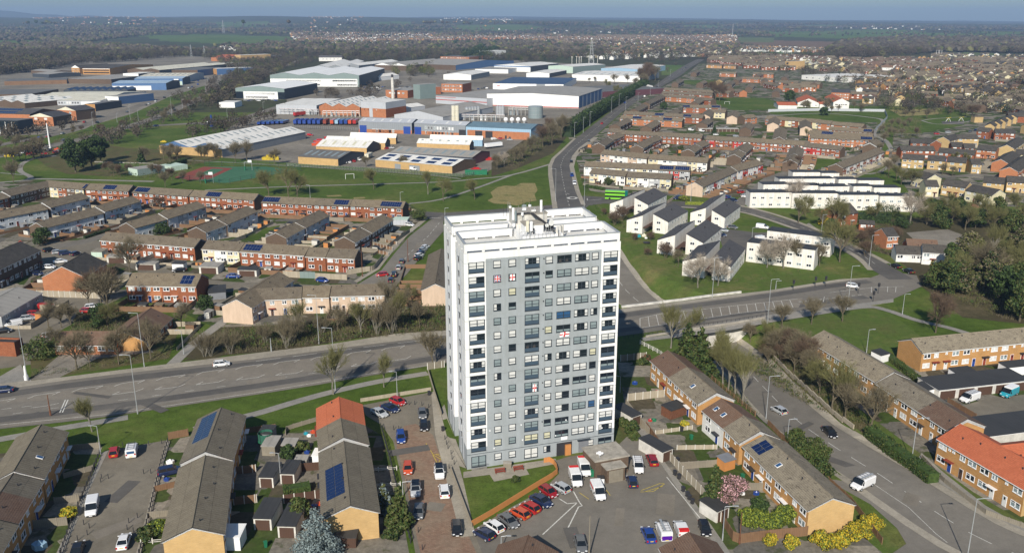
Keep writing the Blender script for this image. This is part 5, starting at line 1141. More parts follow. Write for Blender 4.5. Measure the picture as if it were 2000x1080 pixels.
W(1537,126.5,1600,127.5,(1600,123),5,'Y',CR,"sheet_cream","pale saw tooth roofed school near the church tower",r=2.5,n=5,name="school",cat="school")
# industrial estate
def w(*a,**k):return W(*a,**k)
IND=[(700,238,804,241,(760,231.5),8,'X',"clad_grey","clad_lightgrey","grey industrial unit with blue roller doors, left end of the three joined units",dict(r=2,feats=(('rl',6,"curtain"),('band',0,2.6,"brick_orange",.0,.999),('door',.085,5.5,5.4,"door_blue"),('door',.91,5.5,5.4,"door_blue"),('wins',7,1.6,2.2,2.6,.25,.68)))),(809,241,909,246,(850,235),8,'X',"clad_grey","clad_lightgrey","grey industrial unit with a row of square upper windows",dict(r=2,feats=(('rl',4,"curtain"),('band',0,2.6,"brick_orange",.0,.999),('door',.07,5.5,5.4,"door_blue"),('door',.94,5.5,5,"dark_metal"),('wins',10,5.2,1.6,2.2,.2,.78),('wins',9,1.6,1.8,2.4,.2,.78)))),(910,247.5,1037,253,(980,240),7.5,'X',"clad_sky","sheet_teal","brick industrial unit with a blue roof and a red sign",dict(r=2,feats=(('band',0,5.2,"brick_orange",.02,.98),('door',.2,5.5,4.8,"dark_metal"),('door',.36,5.5,4.8,"dark_metal"),('door',.62,1.4,2.4,"dark_metal"),('door',.68,1.6,1.6,"dark_metal")))),(814,280,917,283.5,(870,272.5),4.2,'X',"brick_buff","sheet_light","tan walled workshop with a pale roof and skylights",dict(r=2.4,side="clad_dark",feats=(('rl',6),))),(840,271,942,274,(890,265),4.2,'X',"clad_sky","sheet_light","pale roofed shed with green roof vents behind the tan workshop",dict(r=2.4,side="clad_blue",feats=(('rl',5,"green_paint"),))),(733,312,883,325,(822,304.5),4.2,'X',"brick_buff","sheet_light","tan brick workshop with two rows of dark solar panels beside the park",dict(r=2.0,side="brick_brown",feats=(('solar',5,2),('door',.3,4,2.8,"clad_grey"),('door',.52,7,2.8,"clad_grey")))),(762,298,922,308,(850,290),4.6,'X',"clad_dark","sheet_grey","dark roofed workshop behind the one with solar panels",dict(r=2.0,side="clad_maroon",feats=(('rl',9),))),(617,286,716,289.5,(680,274),4.2,'X',"brick_buff","sheet_light","wide pale roofed unit with dark green gables, front of three",dict(r=3,side="clad_dark",feats=(('rl',5,"curtain_cream"),))),(634,277,752,280,(700,267.5),4.2,'X',"brick_buff","sheet_light","pale roofed unit with dark green gables, middle of three",dict(r=3,side="clad_dark")),(684,267,773,270,(740,261),4.2,'X',"brick_buff","sheet_light","pale roofed unit with dark gables, rear of three",dict(r=2.6,side="clad_dark")),(582,306,660,311,(628,292.5),4.2,'X',"brick_buff","sheet_dark","dark mossy roofed unit with tan walls beside the football pitch",dict(r=2.4,side="clad_dark",feats=(('rl',6),))),(311,284.5,433,292,(576,257),5,'Y',"brick_buff","sheet_light","very long pale double roofed warehouse behind the sports court",dict(r=3.2,n=2,gab="clad_blue",side="clad_grey",feats=(('rly',14),))),(459.4,172.5,555,174,(575,162),11,'Y',"clad_green","clad_white","smaller white and green glass fronted office warehouse on the left",dict(r=2.6,side="clad_dark",name="office_warehouse",feats=(('band',0,7.4,"clad_white",.16,.86),('band',4.6,6.6,"glass_dark",.2,.8),('band',.8,2.8,"glass_dark",.2,.66),('band',0,7.4,"glass_dark",.0,.155),('band',0,7.4,"glass_dark",.865,1),('band',7.4,7.7,"clad_white",0.16,.86)))),(527,147,701,147.7,(713.6,134),14,'Y',"clad_green","clad_white","large white and green warehouse with three wave roofs",dict(r=3,n=3,side="clad_dark",name="office_warehouse",feats=(('band',0,9.5,"clad_white",.0,.98),('band',6.2,8.2,"glass_dark",.18,.57),('band',6.2,8.2,"glass_dark",.7,.97),('band',1.2,3.4,"glass_dark",.44,.56),('band',1.2,3.4,"glass_dark",.26,.38),('band',1.2,3.4,"glass_dark",.75,.97)))),(704.6,198.5,753,200.8,(785.6,194.5),13,'F',"clad_lightgrey","sheet_light","tall brick and grey clad factory block in front of the white chimney",dict(side="clad_lightgrey",name="factory",cat="factory",feats=(('band',0,7.5,"brick_orange",0,1),('sband',0,7.5,"brick_red",0,1),('wins',4,6.4,1.2,1.2,.05,.7),('door',.4,3.5,7.4,"clad_lightgrey")))),(623,208,703,210,(720,194),7.5,'Y',"brick_orange","sheet_light","orange brick factory with three gables behind the lorry park",dict(r=3,n=3,name="factory",cat="factory",feats=(('rly',8),))),(539,205.5,618,206.5,(650,193),8,'F',"clad_lightgrey","sheet_light","pale grey flat roofed factory wing with pipework in front",dict(name="factory",cat="factory",feats=(('door',.6,6,4,"clad_grey"),('door',.8,6,4,"clad_white")))),(951,183.5,1130.5,188.5,(1173,173),11.5,'Y',"clad_white","sheet_grey","biggest white flat sided distribution warehouse with blue grey end bays",dict(r=1.6,side="clad_lightgrey",feats=(('sband',0,11,"clad_blue",.02,.14),('sband',0,11,"clad_blue",.18,.3),('sband',0,11,"clad_blue",.34,.46),('sband',0,11,"clad_blue",.5,.62),('sband',0,11,"clad_blue",.66,.78),('sband',0,11,"clad_blue",.82,.94),('band',.2,1.0,"red_panel",.0,1)))),(851,187.5,951,193.5,(990,176),7.5,'F',"clad_lightgrey","sheet_grey","low grey roofed wing with a red stripe joined to the biggest white warehouse",dict(feats=(('band',3.6,4.3,"red_panel",0,1),('band',6.4,6.8,"red_panel",0,.4)))),(862,164,903,165,(914,161.5),9.5,'F',"brick_orange","sheet_grey","orange brick office with a grid of windows",dict(name="office",cat="office",side="brick_red",feats=(('wins',8,7,1.8,1.8,.03,.97),('wins',8,3,1.8,1.8,.03,.97)))),(753,176,796,177.5,(807,172),8,'F',"brick_orange","sheet_grey","orange brick office beside the white chimney",dict(name="office",cat="office",side="brick_red",feats=(('wins',4,5,2.5,1.6,.1,.9),))),(807,165,820,166,(826,162),15,'F',"clad_green","sheet_grey","narrow dark teal stair tower between brick offices",dict(name="office",cat="office")),(821,171,861,170,(868,167),8,'F',"brick_red","sheet_grey","dark red brick office range with rooftop flues",dict(name="office",cat="office")),(770,224,865,229,(934,208),5,'Y',"clad_lightgrey","sheet_grey","broad shallow roofed grey shed with ventilators on its front",dict(r=4,name="factory",cat="factory")),(785,212,830,207,(838,199),5,'X',"clad_lightgrey","sheet_light","pale patched roof between the brick block and the grey shed",dict(r=2,name="factory",cat="factory")),(965,128,1036,130,(1057,123.5),9,'Y',"clad_white","sheet_light","distant white warehouse with a blue edged roof",dict(r=2,side="clad_dark",feats=(('band',7.2,8.8,"clad_blue",0,1),))),(1071,129,1119,131,(1136,124.7),10,'Y',"clad_mint","sheet_light","distant pale green warehouse",dict(r=1.5,side="clad_green")),(866,146,920,147,(940,140),7,'Y',"clad_white","sheet_light","white gabled shed left of the pale green warehouse",dict(r=2,side="clad_grey")),(928,135.5,992.5,136.5,(990,131),6,'F',"clad_white","sheet_grey","long low white unit behind the white gabled shed",dict()),(1028,143,1073,144,(1094,137.5),6,'Y',"clad_white","sheet_light","white unit with a black edged side near the pale green warehouse",dict(r=1.4,side="clad_dark")),(1174,134,1245.5,136,(1252,127),8,'Y',"clad_sky","sheet_light","distant pale blue warehouse beside the mast",dict(r=1.4)),(1117,146,1250,149.5,(1190,141),8,'X',"clad_white","sheet_light","long pale roofed warehouse at the end of the hedge lined road",dict(r=1.6,side="clad_grey",feats=(('rl',9),))),(962.6,163.5,1100.6,165.5,(1080,152),7,'F',"clad_white","sheet_navy","white building with a dark blue flat roof crowded with plant",dict(feats=(('band',4,4.8,"red_panel",.06,.1),('band',0,7,"clad_grey",.62,.74)))),(1100,172,1176,180,(1218,165),6,'F',"clad_grey","sheet_dark","dark saw tooth roofed building with a maroon side wall",dict(side="clad_maroon")),(1217,167,1238,170,(1240,164),4,'Y',"clad_white","sheet_light","small white unit with a red corner by the hedge",dict(r=1)),(731.6,127.5,794.6,129,(760,117),8,'Y',"brick_brown","sheet_grey","pair of dark curved roof sheds with white gable tops",dict(r=3.5,n=2,gab="clad_white")),(797,125,890,128,(825,114),8,'X',"brick_brown","sheet_grey","very large dark ridged shed behind the yellow green trees",dict(r=5,side="clad_blue")),(609,132,670,132,(645,120),7,'Y',"clad_grey","sheet_light","pair of pale arched roof sheds behind the wave roof warehouse",dict(r=3.5,n=2)),(672,128,701,128.5,(705,119),7,'Y',"clad_grey","sheet_light","single pale arched roof shed right of the arched pair",dict(r=3)),(622.7,113,667.7,113,(645,109.5),7,'X',WHT,"tile_slate","white house block with a slate roof above the arched sheds",dict(r=4,name="house",cat="house",feats=(('wins',5,4,2,1.6,.1,.9),))),(715,150,740,151,(742,146),5,'Y',"clad_white","sheet_light","small white gabled store right of the wave roof warehouse",dict(r=3)),(110.6,215,147.7,217,(171.5,212),8,'Y',"brick_orange","tile_slate","orange brick office with a white pediment, rear of two",dict(r=3,gab="pale_cream",side="brick_brown",name="office",cat="office",feats=(('wins',2,6,2.4,1.6,.1,.9),('wins',2,2.6,2.4,1.6,.1,.9)))),(55,228.5,103,229.5,(124.6,223.5),7,'Y',"brick_orange","tile_slate","orange brick office with a white pediment, front of two",dict(r=3,gab="pale_cream",side="brick_brown",name="office",cat="office",feats=(('wins',2,5.6,2.6,1.6,.1,.9),))),(-70,221,58,224,(0,211),7.5,'X',"brick_orange","tile_slate","long orange brick office with strips of solar panels on its dark roof",dict(r=3,side="brick_brown",name="office",cat="office",feats=(('solar',1,2),))),(-90,234,33.6,236.5,(30,231),10,'F',"glass_dark","sheet_dark","dark glass showroom with white posts at the far left",dict(name="showroom",cat="showroom",side="clad_dark",feats=tuple(('band',0,9,"clad_white",.5+i*.1,.508+i*.1)for i in range(5)))),(48,197,196,197,(120,181),4.6,'X',"clad_lightgrey","sheet_cream","long cream roofed factory with groups of small windows",dict(r=3.4,feats=(('wins',18,2.5,1.8,2.2,.08,.72),('door',.8,9,3.4,"clad_white"),('door',.92,9,3.4,"clad_white")))),(-50,196,48,202,(60,188),5,'Y',"brick_brown","sheet_light","small multi gabled workshops with white roof stripes at the left edge",dict(r=2.2,n=4,feats=(('rly',4),))),(205,188.5,231,189.6,(262,181),7.5,'F',"clad_white","sheet_grey","white fronted box with a blue side beside the estate road",dict(side="clad_blue")),(165,203.6,185,204,(214,196),6.5,'F',"brick_tan","sheet_dark","dark glazed wedge showroom left of the white and blue box",dict(name="showroom",cat="showroom",side="clad_dark")),(218,163.5,324,163,(280,157.5),8,'X',"clad_blue","sheet_blue","blue roofed warehouse with a blue wall, front of two",dict(r=1.6,side="clad_dark",feats=(('band',0,5,"clad_white",.0,.72),))),(262,154.5,356,154,(310,150),8,'X',"clad_blue","sheet_blue","blue roofed warehouse with a turquoise fronted shop, rear of two",dict(r=1.6,side="clad_dark",feats=(('band',0,4.5,"clad_mint",.8,.99),('band',5,7.5,"upvc",.82,.92)))),(273.6,149,367,148.8,(320,143.5),8,'X',"clad_lightgrey","sheet_cream","cream roofed unit with round roof lights",dict(r=1.6,feats=(('rl',9,"grey_panel"),))),(335,137,385.6,137.6,(401,131.5),9,'F',"brick_brown","sheet_dark","dark brick superstore with glazed corner",dict(side="clad_blue")),(248.4,136.5,311,137.5,(349,124.5),6,'Y',"brick_brown","sheet_cream","pair of cream roofed sheds with brown gables",dict(r=2.4,n=2,side="clad_dark")),(411.5,134,423,135,(441.6,128),9,'F',"brick_tan","sheet_light","tan ended showroom with a blue glazed side",dict(side="clad_blue")),(401,125.5,429,126,(441,122),6,'F',"clad_white","sheet_light","white fronted shop with faint lettering on its fascia",dict(feats=(('band',0,2.4,"clad_dark",0,1),))),(412,113,448,113,(448,107),7,'X',"brick_orange","tile_orange","orange roofed building beside the tan clock tower far left",dict(r=3,name="building",cat="building")),(448,112.5,464,113,(464,108.5),7,'F',"brick_tan","sheet_cream","tan flat roofed block right of the orange roof",dict(name="building",cat="building")),(458,108,469.6,108.5,(471,104),13,'F',"brick_buff","sheet_light","square tan tower with a white cap far left",dict(name="building",cat="building")),(471,112,500,112.5,(500,107.5),8,'F',"brick_brown","sheet_dark","dark block with a red corner right of the square tan tower",dict(name="building",cat="building",feats=(('band',0,7,"red_panel",.6,.95),))),(161,134,214,134.5,(190,126),9,'X',"brick_tan","tile_dark","tan three storey office with long window bands at the wood edge",dict(r=3,name="office",cat="office",feats=(('band',5.6,7,"glass_dark",.03,.97),('band',1.8,3.4,"glass_dark",.03,.97),('band',8,8.7,"upvc",0,1)))),(139,133,155,133.5,(157,128),9,'Y',"brick_tan","tile_dark","tan gabled end of the office at the wood edge",dict(r=4,gab="upvc",name="office",cat="office",feats=(('wins',3,6.3,2,1.4,.05,.95),('wins',3,2.6,2,1.4,.05,.95)))),(8,159.5,130,156.5,(130,152),5,'F',"fence_wood","sheet_dark","long dark roofed building with a tan fence like wall",dict()),(133,154.6,217,155.5,(238,146.5),6,'F',"brick_brown","sheet_grey","wide brown factory with striped roof lights",dict(side="clad_dark")),(240,144,270,144.5,(274,141),9,'F',"clad_white","sheet_light","plain white box warehouse behind the blue roofs",dict(side="clad_dark")),(-60,185,57,184.5,(126,174.5),5,'F',"brick_brown","sheet_dark","long dark roof behind the cream roofed factory",dict()),(63,144,95,146,(80,139.5),5,'X',"clad_dark","sheet_grey","grey shed at the edge of the bare wood",dict(r=1.5)),(124,177.5,249,176.5,(249,172.5),5.5,'Y',"clad_dark","sheet_navy","navy saw tooth roofs behind the cream roofed factory",dict(r=2,n=9)),(60,138,100,141,(105,137),5,'X',"brick_brown","sheet_grey","low building beside the bare wood, left of the tan office",dict(r=1.5)),(226,129,256,129.5,(260,126.5),6,'F',"clad_dark","sheet_dark","black warehouse right of the tan office",dict()),(860,111,916,112,(918,109),9,'F',"brick_orange","sheet_dark","long brick office with rows of windows among distant trees",dict(name="office",cat="office",feats=(('wins',12,6.8,2.6,1.5,.02,.98),('wins',12,3,2.6,1.5,.02,.98)))),(935,100,955,100.5,(956,98),14,'F',WHT,"sheet_light","white block showing above the dark conifers",dict(name="building",cat="building")),(968,233.5,968.1,233.6,(968,233),1,'F',"clad_white","sheet_light","",None),(1049,175.5,1175,181,(1190,170),3,'F',"","","",None),(250,328,268,331.5,(310,322),3.6,'F',"clad_mint","sheet_grey","green clubhouse with a rusty flat roof beside the bowling green",dict(side="clad_green",name="clubhouse",cat="clubhouse")),(312,322,335,326,(345,318),2.6,'F',"clad_mint","clad_mint","small flat green store beside the clubhouse",dict(name="clubhouse",cat="clubhouse")),(427.6,200.4,458,200.6,(460,197),5,'F',"clad_white","sheet_light","petrol station shop with a flat canopy roof",dict(name="petrol_station",cat="petrol station"))]
for a in IND:
 if a[10]is None:continue
 kw=dict(a[10]);W(*a[:10],**kw)
mb=MB()
def thing1(name,mb_,loc,label,cat,group=None):
 o=mb_.build(name);o.location=loc;return tag(o,label=label,cat=cat,group=group)
 # chimney, tanks, silos, domes
p=G(767.6,193);mb=MB();mb.tube((0,0,0),(0,0,22),1.7,1.4,12,"concrete_white",True);mb.tube((0,0,22),(0,0,25),1.25,1.2,12,"dark_metal",True);thing1("chimney",mb,p,"tall slim white factory chimney with a black top","chimney")
mb=MB();
for a in(0,1,2):mb.tube((2.6*a,0,0),(2.6*a,0,1),.3,.3,6,"galv")
def tank(px,py,r_,h_,mat,label,group=None,dome=False,cat="tank"):
 p=G(px,py);mb=MB();mb.tube((0,0,0),(0,0,h_),r_,r_,20,mat,True)
 for i in range(12):a=i*pi/6;mb.tube((r_*cos(a),r_*sin(a),0),(r_*cos(a),r_*sin(a),h_),.08,.08,3,"galv")
 for z in(h_*.33,h_*.66,h_):mb.tube((0,0,z-.08),(0,0,z+.08),r_+.06,r_+.06,20,"galv")
 if dome:mb.tube((0,0,h_),(0,0,h_+r_*.5),r_,.2,20,mat,True)
 thing1("storage_tank",mb,p,label,cat,group)
tank(1046,231,6.2,10,"curtain_grey","big round grey tank at the corner of the factory near the bare trees",cat="tank")
for i in range(2):tank(886+i*7,237.5,1.7,13,"pale_cream",["left of two tall cream silos","right of two tall cream silos"][i],cat="silo")
for i in range(5):tank(912+i*5.5,228-i*.4,1.6,7.5,"steel","shiny steel tank in a row behind the cream silos","steel tanks behind the cream silos",True)
for i in range(3):tank(972+i*5,226,1.6,8,"steel","steel tank beside the blue factory door","steel tanks beside the blue factory door",True)
for i in range(4):
 p=G(988+i*12,241);mb=MB();n_=10;r_=1.9
 for a in range(5):
  z0,z1=r_*sin(pi*(a/5-.5))+r_,r_*sin(pi*((a+1)/5-.5))+r_;r0,r1=r_*cos(pi*(a/5-.5)),r_*cos(pi*((a+1)/5-.5));mb.tube((0,0,z0+1),(0,0,z1+1),r0,r1,14,"upvc")
 mb.tube((0,0,0),(0,0,1.4),1,1,8,"galv");thing1("gas_tank",mb,p,"white round tank in the row of four behind the blue roofed unit","tank","four white round tanks")
 # pipework frames
def pipes(x0,y0,x1_,y1_,label,seed,n=9,hh=6):
 A,B=G(x0,y0),G(x1_,y1_);rr=random.Random(seed);L=hypot(B[0]-A[0],B[1]-A[1]);ux=unit(sub(B,A));o=empty("pipe_rack",A,atan2(ux[1],ux[0]),label=label,cat="pipe rack")
 mb=MB()
 for i in range(n+1):
  x=L*i/n;mb.tube((x,0,0),(x,0,hh),.16,.16,4,"concrete_white");mb.tube((x,3,0),(x,3,hh),.16,.16,4,"concrete_white");mb.tube((x,0,hh),(x,3,hh),.14,.14,4,"rust_red")
 mb.build("frame",o);mb=MB()
 for k in range(5):z=hh-(k%2)*1.6;y=.3+k*.6;mb.tube((0,y,z),(L,y,z),.14,.14,5,["steel","upvc","rust_red","galv","upvc"][k])
 for k in range(n):x=rr.uniform(0,L);mb.tube((x,4,0),(x,4,rr.uniform(3,hh)),rr.uniform(.5,.9),.6,8,rr.choice(["upvc","steel","curtain_grey"]),True)
 mb.build("pipe",o)
pipes(900,236,985,238,"white and red pipe rack in front of the steel tanks",3,10,5);pipes(630,229,702,229,"pipe rack and vessels in front of the orange gabled factory",4,9,5);pipes(545,224,622,226,"pipework and vessels beside the pale grey factory wing",6,9,5)
pipes(993,226,1034,227,"red steel frame beside the big round tank",8,5,7)
# vegetation
def bare_meshes(seed,h=10.0,spread=1.0,up=0.35,twig="twig",bark="bark",multi=False,dens=1.0,trunk_frac=0.28):
 r=random.Random(seed);tb,cb=MB(),MB();tw_,bk=cb.mi(twig),None
 def strip(p,q,w_):
  d=(q-p);s_=Vector((r.uniform(-1,1),r.uniform(-1,1),r.uniform(-.4,.4))).cross(d)
  if s_.length<1e-4:return
  s_=s_.normalized()*w_;k=len(cb.v);cb.v+=[tuple(p-s_),tuple(p+s_),tuple(q)];cb.f.append((k,k+1,k+2));cb.m.append(tw_)
 def grow(p,d,L,rad,dep):
  bend=Vector((r.uniform(-.12,.12),r.uniform(-.12,.12),r.uniform(0,.12)))
  m_=p+d*L*.5+bend*L*.3;q=p+d*L
  if dep<=2:tb.tube(p,m_,rad,rad*.8,5 if dep<2 else 4,bark);tb.tube(m_,q,rad*.8,rad*.58,5 if dep<2 else 4,bark)
  elif dep==3:cb.tube(p,q,rad*.7,rad*.4,3,twig)
  else:strip(p,q,(.03 if dep==4 else.0165)*h/10)
  if dep>=5:return
  n_={0:5,1:5,2:5,3:6,4:int(7*dens)}[dep]
  for i in range(n_):
   t_=1.0 if i==0 else r.uniform(.35,1.0)if dep else r.uniform(.7,1.0);o_=p+d*L*t_
   az=r.uniform(0,6.283)+i*2.4;el=r.uniform(.25,.9)*(0.55 if i==0 else 1)*spread
   u=d.orthogonal().normalized();w_=d.cross(u);nd=(d*cos(el)+(u*cos(az)+w_*sin(az))*sin(el)+Vector((0,0,up*.5))).normalized()
   grow(o_,nd,L*(r.uniform(.62,.82)if dep else r.uniform(.75,1.0)),rad*(.62 if i else.72),dep+1)
 if multi:
  for i in range(5):
   a=i*1.256+r.random();grow(Vector((cos(a)*.25,sin(a)*.25,0)),Vector((cos(a)*.3,sin(a)*.3,1)).normalized(),h*.3,h*.009,1)
 else:grow(Vector((0,0,-.1)),Vector((r.uniform(-.04,.04),r.uniform(-.04,.04),1)).normalized(),h*trunk_frac,h*.02,0)
 return tb.mesh("trunk"),cb.mesh("crown")
BT={'a':[bare_meshes(s,spread=1.0)for s in(1,2,3)],'g':[bare_meshes(s,twig="twig_green",spread=.95)for s in(4,5)],'r':[bare_meshes(s,twig="twig_red",dens=1.3)for s in(6,)],'w':[bare_meshes(s,twig="twig_pale",spread=1.1,bark="silver_bark")for s in(7,)],'n':[bare_meshes(s,twig="twig_green",spread=.78,up=.6,bark="silver_bark",trunk_frac=.3,dens=.7)for s in(8,9)],'m':[bare_meshes(s,twig="twig",spread=.8,up=.6,multi=True,bark="silver_bark",dens=.6)for s in(10,)],'b':[bare_meshes(s,twig="twig_red",spread=1.0,up=.4,multi=True,dens=1.6)for s in(11,)]}
RV=random.Random(77)
def tree(px,py,h,kind='a',label=None,group=None,name="bare_tree",cat="tree",sx=1.0):
 p=GT(px,py);tm,cm=RV.choice(BT[kind]);s_=h/10.0*.95
 o=empty(name,p,RV.uniform(0,6.28),label=label or "leafless tree",cat=cat,group=group)
 for nm,me in(("trunk",tm),("crown",cm)):link(nm,me,o,sc=(s_*sx,s_*sx,s_))
 return o
def leaf_mesh(blobs,n,size,mats,seed=0,trunk=None,squash=1.0,name="crown"):
 r=np.random.RandomState(seed);V=[];M=[]
 vol=np.array([b[3]*b[4]*b[5]for b in blobs])**.75;vol=vol/vol.sum()
 for bi,b in enumerate(blobs):
  k=max(6,int(n*vol[bi]));d=r.normal(size=(k,3));d/=np.linalg.norm(d,axis=1)[:,None];rad=r.uniform(.45,1.03,(k,1))**.6
  c=d*rad*np.array(b[3:6])+np.array(b[:3]);nrm=d+r.normal(size=(k,3))*.55;nrm/=np.linalg.norm(nrm,axis=1)[:,None]
  a=np.cross(nrm,r.normal(size=(k,3)));a/=np.linalg.norm(a,axis=1)[:,None];bb=np.cross(nrm,a);s_=size*r.uniform(.6,1.4,(k,1))
  q=np.stack([c-a*s_-bb*s_*.55,c+a*s_*.2-bb*s_*.7,c+a*s_+bb*s_*.3,c-a*s_*.3+bb*s_*.75],1);V.append(q.reshape(-1,3));M+=[r.choice(len(mats))]*1 and list(r.choice(len(mats),k,p=None))
 V=np.concatenate(V);k=len(V)//4;me=bpy.data.meshes.new(name);me.vertices.add(len(V));me.vertices.foreach_set("co",V.ravel());me.loops.add(len(V));me.loops.foreach_set("vertex_index",np.arange(len(V),dtype=np.int32))
 me.polygons.add(k);me.polygons.foreach_set("loop_start",np.arange(0,len(V),4,dtype=np.int32));me.polygons.foreach_set("material_index",np.array(M,dtype=np.int32));me.update();me.validate()
 for m_ in mats:me.materials.append(MATS[m_])
 return me
def blobs_round(h,w_,seed,n=14,base=.25):
 r=random.Random(seed);out=[(0,0,h*(base+(1-base)/2),w_*.33,w_*.33,h*(1-base)*.42)]
 for i in range(n):
  a=r.uniform(0,6.28);z=r.uniform(base+.1,.93);rr=sin(pi*min(1,max(.12,(z-base)/(1-base)*.9+.08)))*w_*.36;s_=r.uniform(.12,.22)*w_
  out.append((cos(a)*rr,sin(a)*rr,z*h,s_,s_,s_*r.uniform(.6,.9)))
 return out
def blobs_cone(h,w_,seed,n=26):
 r=random.Random(seed);out=[]
 for i in range(n):
  z=(i+.5)/n;rr=(1-z)**.8*w_*.36;a=i*2.4+r.random()*.5;s_=(1-z)*w_*.2+.05*w_;out.append((cos(a)*rr,sin(a)*rr,z*h*.95+.03*h,s_,s_,s_*.8))
 out.append((0,0,h*.45,w_*.16,w_*.16,h*.42));return out
LM={}
def leafy(px,py,h,w_,shape='round',mats=("leaf_dark","leaf_mid"),label="",n=2600,size=.2,name="evergreen_tree",cat="tree",group=None,seed=None,base=.12,ivy=False):
 p=GT(px,py);key=(shape,mats,n,size,base,(seed or 0)%3,round(h/w_,1));
 if key not in LM:
  bl=blobs_round(10,10*w_/h,hash(key[2:])&255,16,base)if shape=='round' else blobs_cone(10,10*w_/h,3+(seed or 0)%3)
  LM[key]=leaf_mesh(bl,n,size*10/h,list(mats),(seed or 0)%3+5)
  mb=MB();mb.tube((0,0,-.1),(0,0,6),.28,.1,6,"bark")
  for i in range(5):a=i*1.3;mb.tube((0,0,1.2+i*.8),(cos(a)*2,sin(a)*2,3+i*.9),.12,.04,4,"bark")
  LM[key+('t',)]=mb.mesh("trunk")
 o=empty(name,p,RV.uniform(0,6.28),label=label,cat=cat,group=group);s_=h/10
 link("crown",LM[key],o,sc=(s_,)*3);link("trunk",LM[key+('t',)],o,sc=(s_,)*3);return o
def hedge(pts,h,w_,mats,label,dens=22,size=.16,name="hedge",cat="hedge",world=False):
 P_=pts if world else[G2(*p)for p in pts];mb=MB();mb.prism(ribbon(P_,w_*.42),0,h*.9,mats[0]);core=mb
 r=np.random.RandomState(len(label));V=[];tot=0
 for a,b in zip(P_,P_[1:]):
  L=hypot(b[0]-a[0],b[1]-a[1]);k=int(L*(w_+2*h)*dens);u=np.array(unit(sub(b,a)));nn=np.array([-u[1],u[0]])
  t_=r.uniform(0,L,k);ph=r.uniform(0,pi,k);bump=1+.12*np.sin(t_*.9+2)+.08*np.sin(t_*2.3);e=.55
  cx=np.sign(np.cos(ph))*np.abs(np.cos(ph))**e*w_/2*bump*r.uniform(.85,1.05,k);cz=np.abs(np.sin(ph))**e*h*bump*r.uniform(.86,1.04,k)
  low=r.uniform(0,1,k)<.45;cz[low]*=r.uniform(0,1,low.sum());cx[low]=np.sign(cx[low])*w_/2*r.uniform(.9,1.05,low.sum())
  c=np.stack([a[0]+u[0]*t_+nn[0]*cx,a[1]+u[1]*t_+nn[1]*cx,cz],1);d=r.normal(size=(k,3));d/=np.linalg.norm(d,axis=1)[:,None];f_=r.normal(size=(k,3));f_=np.cross(d,f_);f_/=np.linalg.norm(f_,axis=1)[:,None];s_=size*r.uniform(.6,1.4,(k,1))
  V.append(np.stack([c-d*s_,c+f_*s_*.7,c+d*s_,c-f_*s_*.7],1).reshape(-1,3))
 V=np.concatenate(V);k=len(V)//4;nv=len(core.v);me=bpy.data.meshes.new(name)
 vs=core.v+[tuple(x)for x in V.tolist()];fs=core.f+[(nv+4*i,nv+4*i+1,nv+4*i+2,nv+4*i+3)for i in range(k)]
 me.from_pydata(vs,[],fs);mi=[0]*len(core.f)+[int(x)for x in r.choice(len(mats),k)];me.polygons.foreach_set("material_index",mi);me.update()
 for m_ in mats:me.materials.append(MATS[m_])
 o=bpy.data.objects.new(name,me);COL.objects.link(o);return tag(o,label=label,cat=cat)
